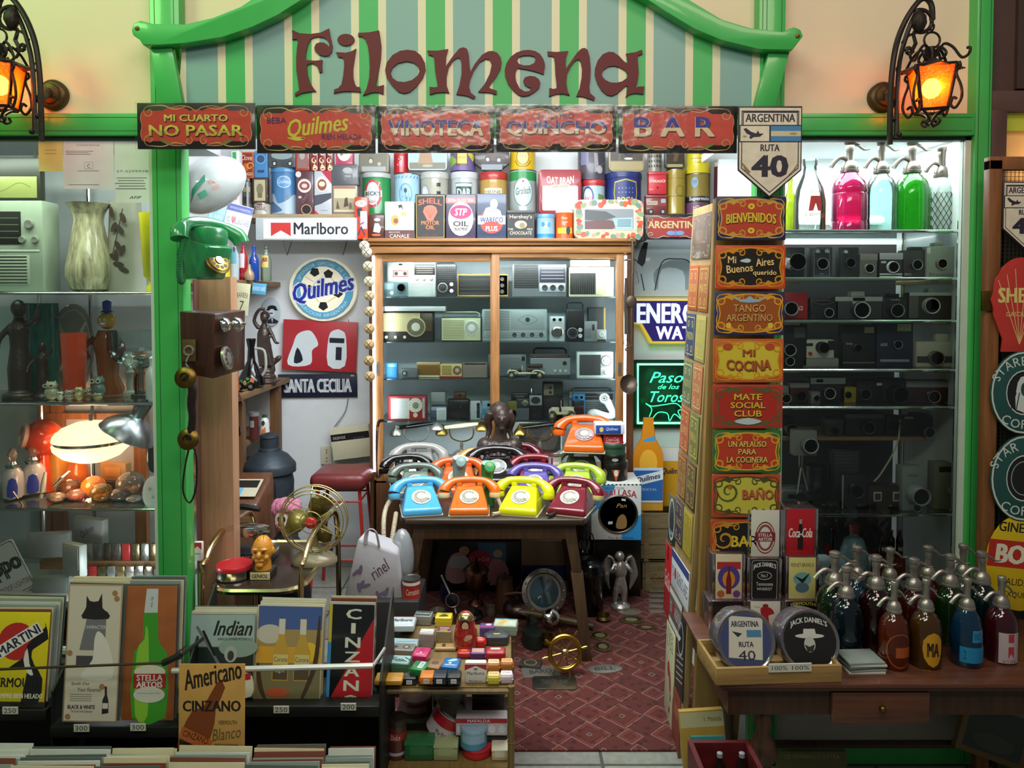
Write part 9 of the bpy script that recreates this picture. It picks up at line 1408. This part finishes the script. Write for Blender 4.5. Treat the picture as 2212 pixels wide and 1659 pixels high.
cam_((1685,700,1744,794),'d','202024','twin lens reflex camera with two stacked lenses',(-.2,-.1,.17,.02,DK,'b8b8b4'),[('lens',-.2,-.36,.13,.02,DK,'b8b8b4'),('panel',.2,.3,.4,.24,'5a5c62','flash_window')]);cam_((1738,734,1802,774),None,'c8c4b4','cream folding instant camera with a black lens and red button',(.05,.1,.36,.03,'17171a','2a2a2c'),[('knob',-.32,-.24,.1,'b8341c','red_button'),('panel',-.34,.24,.22,.16,'2a2a2c','plate'),('panel',.38,.2,.2,.5,'1c1c20','sensor')]);gadget('camera_stand','stand',(1734,774,1812,795),2.60,.06,'8a887e','white ledge box under the cream instant camera',CZ['d'],());cam_((1820,702,1890,794),'d','1d1e20','tall black instant camera with an amber flash panel',(-.05,-.05,.12,.01,'1d1e20','3a3a3c'),[FL(.3,.38,.3,.14,'a8927c'),BD(-.4,.03,'6a6a68'),LT('One Step',-.3,.05,.2)]);cam_((1893,696,1972,794),'d','22233a','dark blue instant camera with a fan shaped flash',(.05,.0,.12,.012,'22233a','8f8f98'),[('panel',.24,.38,.38,.16,'b0a888','flash_fan'),LT('600',-.3,.0,.18),('panel',0,-.36,.8,.06,'8a8a92','slot')]);cam_((1979,738,2058,792),'d','b0aa98','beige camera with a raised finder hoop and a wide dark lens',(.0,-.14,.34,.02,'4a463e','6a665c'),[VF(.22,.36,.3,'b0aa98'),('art',[('R',0,-.2,.96,.26,'3c3a38')])],Y=2.59)
for x0,y0,x1,k,c,lb,ln,ex in ((1686,834,1704,'e','8a8a88','cut off chrome camera next to the sign stand',(0,-.2,.34,.02,DK,'a8a8a4'),[]),(1706,826,1748,'e','4a1c20','small maroon camera with a black lens',(0,-.15,.32,.02,'17171a','3a3a3a'),[BD(.36,.24,'8a8a88')]),(1750,816,1826,'e','202022','rangefinder camera with a bright silver top plate',(.0,-.1,.28,.02,DK,'b4b4b0'),[BD(.38,.24,'b8bcbc'),FL(-.24,.38,.2,.14,'3a3c40')]),(1752,846,1772,'e','6c6c6a','tiny chrome camera in front of the rangefinder',(0,0,.3,.01,'a8a8a8','55555a'),[]),(1813,836,1850,'e','9a8018','small bright yellow camera',(0,0,.3,.004,'8a7014','9a8018'),[]),(1850,822,1908,'e','1a1a1c','low black compact camera beside the yellow one',(-.2,-.1,.3,.012,'1a1a1c','4a4a4c'),[FL(.34,.34,.2,.12)]),(1906,818,1956,'e','1b1b1e','black reflex camera with a large dark lens',(0,-.1,.42,.05,'141416','2c2c2e'),[]),(1956,822,2058,'e','3a1c22','dark red camera with a silver top and a big lens',(.05,-.2,.34,.02,'2a1418','8a8684'),[BD(.34,.28,'8a8884')])):
 cam_((x0,y0,x1,874),k,c,lb,ln,ex,Y=2.585 if x1 == 1772 else 2.61)
ZM=zat(942,2.7);b=MB();b.box(XR0-.05,XR1-.02,2.68,2.9,ZM-.012,ZM,wood('7a5c3c','9c7a54',.6,'X',4));obj('half_shelf',b,t)
for x0,y0,x1,c,lb,ln,ex in ((1690,900,1715,'2a2c34','dark cine camera with a ringed lens by the stand',(.1,-.1,.36,.03,DK,'9a8a70'),[]),(1784,904,1822,'4a4a4c','grey cartridge camera with a plain square front',(0,-.2,.24,.01,DK,'3a3a3c'),[BD(.3,.3,'5a5a5c')]),(1826,894,1910,'222326','wide black camera with a thin ringed lens',(.05,-.1,.34,.02,'1a1a1c','6a6a6c'),[BD(.4,.2,'66666a')]),(1915,898,1945,'18181a','squat black camera behind the strapped reflex',(0,0,.3,.02,'18181a','3a3a3c'),[]),(1946,900,2040,'141416','large black reflex camera with a pale neck strap',(.0,-.2,.34,.05,'141416','8a8478'),[('top',-.05,.34,.16,'141416','prism'),('panel',-.32,.44,.2,.1,'b8c8c4','price_tag')])):
 gadget('vintage_camera','camera',(x0,y0,x1,950),2.70,.05,c,lb,ZM,[('lens',)+ln]+ex,0,CG)
b=MB();p=at(1944,905,2.69);b.tube([(0,0,0),at(1938,960,2.66)-p,at(1905,1020,2.62)-p,at(1888,1040,2.6)-p],.003,paint('b8bc9c',.7),5,smooth=4);tag(obj('neck_strap',b,loc=p),'pale cord strap trailing down from the large reflex camera','strap')
B6=lambda px,c,lb,ln,ex=(),Y=2.58,d=.05,rz=0:cam_(px,'f',c,lb,ln,ex,Y,d,rz)
cam_((1715,930,1765,985),None,'8a8a86','grey metal camera raised on a small tripod',(.1,-.05,.36,.03,'8a8a86','c0c0bc'))
b=MB();p=at(1732,1104,2.62);q_=zat(985,2.62)-p.z;b.tube([(0,.03,q_),(0,.03,q_*.7)],[.012,.009],STEEL,10);[b.tube([(0,.03,q_*.72),(x,y,0)],.004,STEEL,6) for x,y in ((-.03,0),(.03,.0),(0,.07))];tag(obj('camera_tripod',b,loc=(p.x,2.60,CZ['f'])),'small steel tripod holding up the grey camera','tripod')
vessel('camera_lens','lens',(1748,1010,1795,1062),2.66,[(.9,0),(1,.1),(1,.5),(.9,.55),(.95,.8),(.9,1),(.7,.98)],'17171a','black upright lens barrel behind the long lens',CZ['f']);t=thing('telephoto_lens','long black lens lying on its side at the shelf edge','lens',at(1748,1085,2.60));t.location.z=CZ['f']+.032;b=MB();b.xf=R('Z',-50) @ R('X',90);b.lathe([(.02,-.1),(.024,-.06),(.03,-.05),(.031,.04),(.028,.045),(.001,.045)],paint('18181b',.3),24);obj('barrel',b,t)
B6((1795,970,1860,1070),'1a1a1d','tall folding plate camera with grey leather bellows',None,[('panel',.0,.1,.8,.7,'3c3d44','bellows',[('R',0,-.45+.1*i,.94,.02,'2a2b30') for i in range(10)])],Y=2.68);B6((1818,1025,1875,1100),'1c1c1f','black folding camera front with a chrome frame and round lens',(0,.05,.24,.02,'141416','3a3a3e'),[('panel',-.47,0,.05,.96,'a0a09c','frame_bar')],d=.02);B6((1876,1050,1956,1098),'2c1c1e','brown stereo slide viewer with two square eyepieces',None,[('panel',u,.05,.22,.4,'c0b8a0','eyepiece',[('R',0,0,.7,.7,'3a3a3a')]) for u in (-.26,.26)])
B6((1948,1008,1992,1100),'8f9694','grey cine camera with a big lens cap',(.1,-.1,.24,.05,'9aa09e','a8aeac'),[LT('CANON',0,.3,.5,.06,'2a2a2a'),('lens',.12,-.4,.11,.02,'9aa09e','b0b4b2')],Y=2.56);B6((2018,1000,2062,1100),'7c7a66','olive cine projector at the end of the bottom shelf',(.3,-.1,.1,.04,'8a887c','3a3a3a'),[('art',[('R',0,.36,.6,.12,'2a2a24')])]);gadget('document_case','case',(1690,1060,1735,1100),2.64,.06,'6a6c70','flat grey instant camera lying folded by the stand',CZ['f'],[('panel',0,.1,.5,.3,'3a3c40','slot')])
# things below the bottom shelf
WF=Z(1330)
vessel('soda_bottle','bottle',(1828,1140,1886,1240),2.66,[(.8,0),(1,.1),(1,.5),(.7,.72),(.3,.8),(.28,.86)],paint('8fb0b8',.2,coat=.5,var=.5,sc_=60),'round pale blue printed bottle with a red cap below the cameras',WF,parts=[('cap',lambda b,q,h:b.lathe([(q*.34,h*.84),(q*.36,h),(.001,h)],paint('b04038',.4),16))]);vessel('glass_goblet','glass',(1768,1150,1812,1240),2.6,[(.6,0),(.6,.02),(.2,.06),(.2,.2),(.9,.4),(1,.7),(.9,1),(.86,1)],CLEAR,'clear beer goblet with a small red badge',WF,art=[([('E',0,.2,.14,.1,'b0342c')],.9)])
flat('metal_sign','sign',(1990,1160,2110,1330),2.9,.006,'b8b8bc',[('R',0,0,.96,.96,'b04434',0,.1),('R',0,0,.86,.88,'b4b4b8',0,.08)],'tilted white sign with a red border behind the siphons',roll=24,z=WF+.02)
gadget('bottle_carrier','crate',(1902,1205,1956,1290),2.7,.08,'7c2c20','red carrier holding six small cola bottles',WF,[('art',[('T','Coca-Cola',0,.2,.7,.2,'b89a80',{'s':.3})])])
zc_=zat(1205,2.7)
for i in range(6):bottle((1903+18*(i % 3),1148,1918+18*(i % 3),1206),2.71+.035*(i // 3),paint('2c1410',.1,coat=.6),'small dark cola bottle in the red carrier',zc_,cap=.45,capc='6a2c28',group='six small cola bottles',art=[('R',0,-.2,.5,.14,'b8a8a0')])
# ================================================================== console table with siphons and dispensers
KW=wood('4a2a1c','6b4030',.35,'X',4,.15);KL=wood('2e1d12','4a3020',.4,'Z',4,.1);KY=1.92;KZ=zat(1478,KY);kx0,kx1=X(1556,KY,1478),1.62
t=thing('console_table','dark wooden console table with turned legs and one drawer','table',((kx0+kx1)/2,KY,0));kw=(kx1-kx0)/2
b=MB();b.box(-kw,kw,0,.45,KZ-.012,KZ,KW,.003);b.box(-kw+.008,kw-.008,.008,.45,KZ-.024,KZ-.012,KW,.004);obj('top',b,t);b=MB();b.box(-kw+.03,kw-.03,.03,.05,KZ-.10,KZ-.024,KL,.002);b.box(-kw+.03,-kw+.05,.05,.42,KZ-.1,KZ-.024,KL);obj('apron',b,t)
b=MB();dx=X(1910,KY,1500)-t.location.x;b.box(dx-.13,dx+.13,.014,.03,KZ-.115,KZ-.03,KW,.004);d_=obj('drawer',b,t);b=MB();b.ball((dx,.006,KZ-.07),.009,mat=BRASSD);obj('knob',b,d_)
LG_=[(.022,-.10),(.024,-.13),(.016,-.16),(.03,-.19),(.038,-.215),(.03,-.24),(.018,-.255),(.024,-.27),(.021,-.30),(.018,-.5),(.014,-.56)]
for x in (-kw+.135,kw-.06):
 for y in (.06,.40):b=MB();b.lathe([(r,KZ+z*(KZ/.56) if z<-.3 else KZ+z) for r,z in LG_][::-1],KL,18,c=(x,y,0),flute=.04,nf=12);obj('leg',b,t)
b=MB();b.tube([(kw-.06,.4,.12),(-kw+.1,.4,.12)],.012,KL,8);obj('stretcher',b,t)
def disp(px,Y,col,art,lab,z=None):
 gadget('napkin_dispenser','napkin dispenser',px,Y,.085,paint('8c7a80',.15,.8),lab,z,[('panel',0,0,.80,.97,paint(col,.25,coat=.4),'printed_band',art),('panel',-.47,0,.06,.98,CHROME,'chrome_edge'),('panel',.47,0,.06,.98,CHROME,'chrome_edge')])
DZ=KZ+.005
disp((1530,1298,1612,1412),2.24,'1c1a1c',[('O',.1,.0,.42,.34,.05,'c8ccc4'),('A','STARBUCKS',.1,0,.3,.1,90,'c8ccc4'),('E',.1,0,.22,.18,'b8bcb4'),('E',.1,0,.12,.12,'1c1a1c')],'black napkin dispenser with a round white coffee emblem',KZ);disp((1612,1298,1692,1412),2.245,'d0cec8',[('E',.0,.34,.1,.07,'8a2c24'),('P',[(-.16,.28),(.16,.28),(.3,.05),(.1,-.02),(.14,-.4),(-.1,-.4),(-.14,.0)],'a8242c',2),('T','You',-.3,.3,.2,.06,'4a4a4c')],'white napkin dispenser with a red coated figure',KZ);disp((1692,1298,1772,1412),2.25,'17151a',[('T','VERMOUTH',0,.38,.84,.12,'c8b040',{'b':.03,'arc':.05}),('E',0,.1,.3,.14,'c8c498'),('E',0,.1,.08,.05,'a07838'),('R',0,-.06,.16,.2,'b8b488')],'black napkin dispenser lettered VERMOUTH',KZ)
disp((1538,1196,1609,1298),2.26,'d0c4a4',[('R',0,.26,.9,.16,'b02c34'),('E',0,.0,.42,.26,'4c3c8c'),('E',0,-.04,.24,.18,'c88a34'),('P',[(-.1,-.36),(.1,-.36),(.1,-.05),(.04,.1),(.04,.24),(-.04,.24),(-.04,.1),(-.1,-.05)],'7a1c20'),('E',-.3,-.36,.14,.08,'a85a34'),('E',.3,-.36,.14,.08,'6a3c7c')],'psychedelic napkin dispenser with a soda bottle in a sunburst');disp((1613,1206,1688,1298),2.265,'18171a',[('R',0,0,.92,.94,'b8b8b4',0,.06),('R',0,0,.89,.92,'18171a',0,.06),('T',"JACK DANIEL'S",0,.3,.82,.14,'dcdcd8',{'arc':.06,'b':.02}),('O',0,.1,.26,.1,.015,'c0c0bc'),('T','No.7',0,.1,.24,.08,'d8d8d4'),('T','Tennessee',0,-.1,.6,.09,'d0d0cc'),('T','WHISKEY',0,-.22,.56,.07,'d0d0cc')],'black napkin dispenser with white whiskey lettering');disp((1696,1203,1768,1298),2.27,'c8c078',[('T','FERNET-BRANCA',0,.33,.86,.09,'2a2620'),('E',0,.0,.34,.16,'6aa0a4'),('P',[(-.3,.08),(0,.0),(.3,.16),(.1,-.04),(0,-.1)],'221e1a'),('E',0,-.2,.26,.12,'4c6a7c')],'yellow napkin dispenser with an eagle over a globe')
disp((1614,1100,1690,1206),2.285,'d0cfc4',[('E',0,-.08,.36,.34,'7c3434'),('E',0,-.08,.33,.31,'d0cfc4'),('O',0,-.08,.30,.28,.05,'8c4444'),('R',0,-.06,.72,.2,'7c2430',0,.04),('T','STELLA',0,-.02,.5,.07,'e0d8d0',{'b':.03}),('T','ARTOIS',0,-.11,.5,.07,'e0d8d0',{'b':.03})],'cream napkin dispenser with a maroon oval beer crest, topmost of its stack');disp((1690,1098,1766,1203),2.29,'b01824',[('P',[(-.1,-.36),(.1,-.36),(.1,-.1),(.07,.1),(.04,.3),(-.04,.3),(-.07,.1),(-.1,-.1)],'24120f'),('R',0,.24,.09,.1,'8aa08c'),('T','Coca-Cola',0,.0,.84,.2,'e4dcd8',{'s':.25,'b':.02})],'red napkin dispenser with a dark cola bottle, topmost of its stack')
t=thing('wooden_drawer_tray','plain wooden drawer used as a tray for round tins','tray',at(1680,1478,1.93),3);t.location.z=KZ;TW_=wood('8a6a3a','ab8a54',.5,'X',4);hw2=138*sc(1450,1.93)
for nm,x0,x1,y0,y1 in (('front_panel',-hw2,hw2,-.01,.0),('back_panel',-hw2,hw2,.15,.158),('side_panel',-hw2,-hw2+.008,0,.15),('side_panel',hw2-.008,hw2,0,.15)):b=MB();b.box(x0,x1,y0,y1,.001,.046,TW_,.001);obj(nm,b,t)
b=MB();b.box(-hw2,hw2,0,.15,.001,.005,TW_);obj('base',b,t);b=MB();b.box(-.03,.085,-.014,-.0105,.034,.056,paint('c8c8bc',.4));b.art([('T','100%',-.25,0,.36,.5,'2a2a2a'),('T','100%',.24,0,.4,.5,'2a2a2a')],.115,.022,T(.0275,-.014,.045));obj('price_strip',b,t)
for cx,lb,it in ((1610,'round clear lidded tin with a blue highway shield picture',[('E',0,0,.46,.46,'3c4470'),('R',0,.05,.6,.7,'c8c4b8',-4),('T','ARGENTINA',0,.28,.5,.1,'2a2c44',{'b':.03}),('R',.15,.12,.26,.12,'4a7ca4'),('P',[(-.24,.16),(-.06,.12),(-.14,.06)],'2a2c34'),('T','RUTA',0,-.06,.26,.09,'2a2c44',{'b':.03}),('T','40',0,-.24,.3,.16,'2a2c44')]),(1748,'round tin with a black lid showing a hatted man in white lines',[('E',0,0,.47,.47,'141315'),('T',"JACK DANIEL'S",0,.26,.66,.12,'d4d4d0',{'arc':.08,'b':.02}),('E',0,.08,.26,.04,'c8c8c4'),('P',[(-.12,.08),(-.1,.2),(.1,.2),(.12,.08)],'c8c8c4'),('E',-.01,-.06,.1,.13,'b8b8b4'),('P',[(-.1,-.06),(-.02,-.1),(.08,-.06),(.04,-.18),(-.06,-.18)],'2a2a2a')])):
 p=at(cx,1400,1.99);rr=65*sc(1400,1.99);t=thing('round_tin',lb,'tin',(p.x,1.965,KZ+.006),0,'round tins in the drawer tray');t.rotation_euler=(radians(-16),0,0)
 b=MB();b.xf=T(0,.0,rr) @ R('X',90);b.lathe([(rr,-.07),(rr,0),(rr*.96,.006),(rr*.9,.004),(rr*.88,.002),(.001,.002)],paint('8c8890',.15,.7),36);b.xf=T(0,-.0022,rr);b.art(it,1.86*rr,1.86*rr,e=.00008);obj('body',b,t)
for i in range(5):b=MB();p=at(1866,1468,1.99);b.box(-.05,.05,0,.08,0,.006,PLM[i % 3],.001);tag(obj('wrapped_card',b,loc=(p.x+.004*(i % 2),1.97,KZ+.0065*i),rz=3*(i % 3)),'wrapped metal card in the flat pile by the drawer tray','card','wrapped cards in a flat pile')
SG='coloured soda siphons on the console table'
def tsi(cx,y0,y1,wpx,col,lb,body=.45,**k):
 Y=Yfloor(y1,KZ);s=sc(y1,Y);siphon((at(cx,y1,Y).x,Y+wpx*s/2,KZ),zat(y0,Y+wpx*s/2)-KZ,wpx/2*s,glass(col,1.6,.03,body),lb,group=SG,**k)
tsi(1945,1255,1452,62,'7c2c0c','rust brown siphon with a faint orange label at the table front',.35,art=[('R',.08,-.02,.36,.12,'a04a1c'),('O',0,0,.3,.2,.012,'a0481c')],knob=False);tsi(2016,1250,1450,66,'6a4208','amber siphon with a yellow shield lettered MA',.35,art=[('P',[(-.2,.1),(0,.2),(.2,.1),(.18,-.1),(0,-.2),(-.18,-.1)],'c08a1c',2),('T','MA',0,0,.26,.16,'2a1c10',{'b':.04}),('T','OREDA Y CIA',0,-.26,.4,.06,'b07c1c')],knob=False);tsi(2106,1248,1447,64,'0c4c74','blue siphon with pale blue printed boxes',.35,art=[('R',.05,.14,.22,.14,'2a84b4'),('T','IND',.05,.14,.14,.08,'0c3c5c'),('R',0,-.08,.6,.18,'1c7cac'),('T','2',-.2,-.08,.05,.1,'0c3c5c')],knob=False,style=3);tsi(2182,1244,1438,66,'5c1024','burgundy siphon with a white printed label',.35,art=[('R',.0,-.04,.44,.36,'b8a8ac'),('R',.02,.08,.12,.1,'b03444'),('P',[(-.04,-.16),(-.04,-.02),(.08,-.02),(.08,-.16),(.02,-.1)],'b03444'),('T','AGUIRRE',0,-.2,.3,.05,'8a5c64')],knob=False)
for cx,y0,y1,w,c,lb in ((1818,1190,1405,78,'143c18','dark green siphon at the inner end of the back row'),(1842,1222,1420,70,'0c2c38','deep teal siphon before the dark green one'),(1864,1178,1390,66,'2c6488','steel blue siphon behind the deep teal one'),(1908,1198,1412,74,'3a0c18','wine dark siphon in the middle row'),(1936,1182,1388,64,'2c5c2c','leaf green siphon in the back row'),(1990,1204,1405,70,'5c1c10','red brown siphon behind the amber one'),(2020,1178,1384,66,'6c0c30','crimson siphon in the back row'),(2070,1196,1400,70,'1c4414','bottle green siphon behind the blue one'),(2096,1174,1380,62,'8a8a84','milky white siphon in the far row'),(2140,1190,1395,72,'0a3034','sea green siphon at the outer end')):tsi(cx,y0,y1,w,c,lb,.3)
# crate, books and paintings below
crate((1512,1666,1652,1800),1.74,.13,'small dark red wooden crate with capped bottles',None,wood('4a0e12','661a1e',.5,'X',5));z=zat(1666,1.74)
for i in range(4):bottle((1545+48*(i % 2),1634,1570+48*(i % 2),1720),1.78+.045*(i // 2),paint('1c1412',.1,coat=.6),'dark capped bottle standing in the dark red crate',z-.09,cap=.5,capc='8a8f98',group='bottles in the dark red crate')
quad_plate('comic_book','book',[(1474,1700),(1566,1700),(1572,1528),(1474,1540)],(2.02,2.02,2.05,2.05),.02,'a8863c',[('R',0,.38,.99,.2,'b8b48c'),('T','1. Mafalda',.25,.38,.4,.06,'6a3c24'),('E',.1,.05,.3,.12,'1c1814')],'mustard and cream comic album standing upright by the column','albums');quad_plate('comic_book','book',[(1500,1700),(1580,1700),(1558,1590),(1492,1592)],(1.95,1.95,1.98,1.98),.012,'2a6a6a',[('T','mafalda',.3,.3,.16,.4,'c8d0c8',{'rot':-80})],'teal comic album leaning before the mustard one','albums')
for px,r_,lb,rz in (((2072,1525,2230,1640),20,'dark landscape painting in a gilt frame leaning under the table',0),((1680,1626,1830,1690),0,'dark green tray lettered along its rim on the floor',0)):flat('framed_painting' if r_ else 'advertising_tray','picture' if r_ else 'tray',px,2.28 if r_ else 2.2,.02,'6a5628' if r_ else '4c4a14',[('R',0,0,.84,.8,'2a3430'),('E',0,-.2,.3,.15,'3a4438')] if r_ else [('T','CE MEMBRILLO EXTRA',0,.34,.8,.14,'8a7c34')],lb,roll=r_,lean=-8)
# ================================================================== mesh gate with enamel signs
t=thing('mesh_gate','brown wooden gate with wire mesh at the edge of the shop','gate',(0,0,0));GXA=at(2132,640,2.3).x
b=MB();GW=wood('6a3f20','8a5a30',.5,'Z',4);b.box(GXA,GXA+.04,2.30,2.33,0,zat(345,2.3),GW,.002);b.box(GXA,2.3,2.30,2.33,zat(345,2.3)-.03,zat(345,2.3)+.01,GW,.002);b.box(GXA,2.3,2.30,2.33,.1,.16,GW);obj('frame',b,t)
b=MB();WM=paint('4a4038',.5,.5);zt=zat(350,2.3);[b.box(GXA+.04+i*.0125,GXA+.0412+i*.0125,2.318,2.3192,.16,zt,WM) for i in range(40)];[b.box(GXA+.04,GXA+.54,2.319,2.3202,.16+i*.0125,.1612+i*.0125,WM) for i in range(int((zt-.16)/.0125))];obj('wire_mesh',b,t);b=MB();b.box(GXA-.02,GXA+.03,2.292,2.30,zat(672,2.3),zat(628,2.3),BRASSD,.002);obj('hinge',b,t)
slab('wall_neighbour_low',EP1+.02,2.6,2.40,2.42,0,zat(480,2.4),paint('2c2622',.8))
shield(thing('highway_sign','smaller cream highway shield on the mesh gate','sign',fit(2165,392,2262,538,2.29)[0],group=None),*fit(2165,392,2262,538,2.29)[1:],rusty=False)
flat('shell_sign','sign',(2141,556,2262,760),2.285,.006,'b8342c',[*[('S',[(0,-.42),(u,.42-abs(u)*.4)],.008,'d8b070') for u in (-.4,-.25,-.1,.1,.25,.4)],('T','SHELL',0,.1,.8,.16,'dcc878',{'b':.04}),('T','GASOLINE',0,-.1,.5,.05,'dcc878')],'red scallop shaped petrol sign on the mesh gate',poly=[(.5*cos(radians(a))*(1+.04*cos(radians(a*14))),.05+.45*sin(radians(a))) for a in range(-20,201,10)]+[(-.3,-.36),(-.32,-.5),(.32,-.5),(.3,-.36)])
for y0,y1,tx,lb,mid in ((758,938,'STARBUCKS','round green coffee sign with a crowned woman on the mesh gate',1),(940,1126,'STAR WARS','round green coffee sign with a plain dark centre on the mesh gate',0)):
 flat('coffee_sign','sign',(2138,y0,2282,y1),2.285,.006,'1f4c48',[('O',0,0,.49,.49,.02,'c8d0cc'),('A',tx,0,0,.38,.11,90,'d0d8d4',{'ex':1}),('A','COFFEE',0,0,.38,.11,270,'d0d8d4',{'out':-1}),('E',0,0,.27,.27,'c8d0cc'),('E',0,0,.255,.255,'16181a')]+([('P',[(-.1,.12),(0,.2),(.1,.12),(.12,-.2),(-.12,-.2)],'ccd4d0',2),('E',0,.04,.05,.08,'2c4c48'),*[('S',[(u,.0),(u*1.6,-.2)],.012,'16181a') for u in (-.12,-.07,.07,.12)]] if mid else [('O',0,0,.2,.2,.012,'8a9490')]),lb,poly=ell(.5,.5,40))
flat('gin_sign','sign',(2128,1112,2280,1320),2.288,.006,'d0b010',[('T','GINEBRA',0,.36,.66,.1,'24201c',{'rot':-6,'b':.03}),('R',0,.08,.96,.28,'b8281c',-6),('T','BOLS',0,.08,.74,.2,'e8e0c8',{'rot':-6,'b':.06}),('T','CALIDAD',-.05,-.2,.5,.07,'2a2418',{'rot':-6}),('T','EXQUISITA',.0,-.34,.5,.07,'2a2418',{'rot':-6})],'yellow oval gin sign with a red band at the foot of the gate',poly=ell(.5,.5,36))
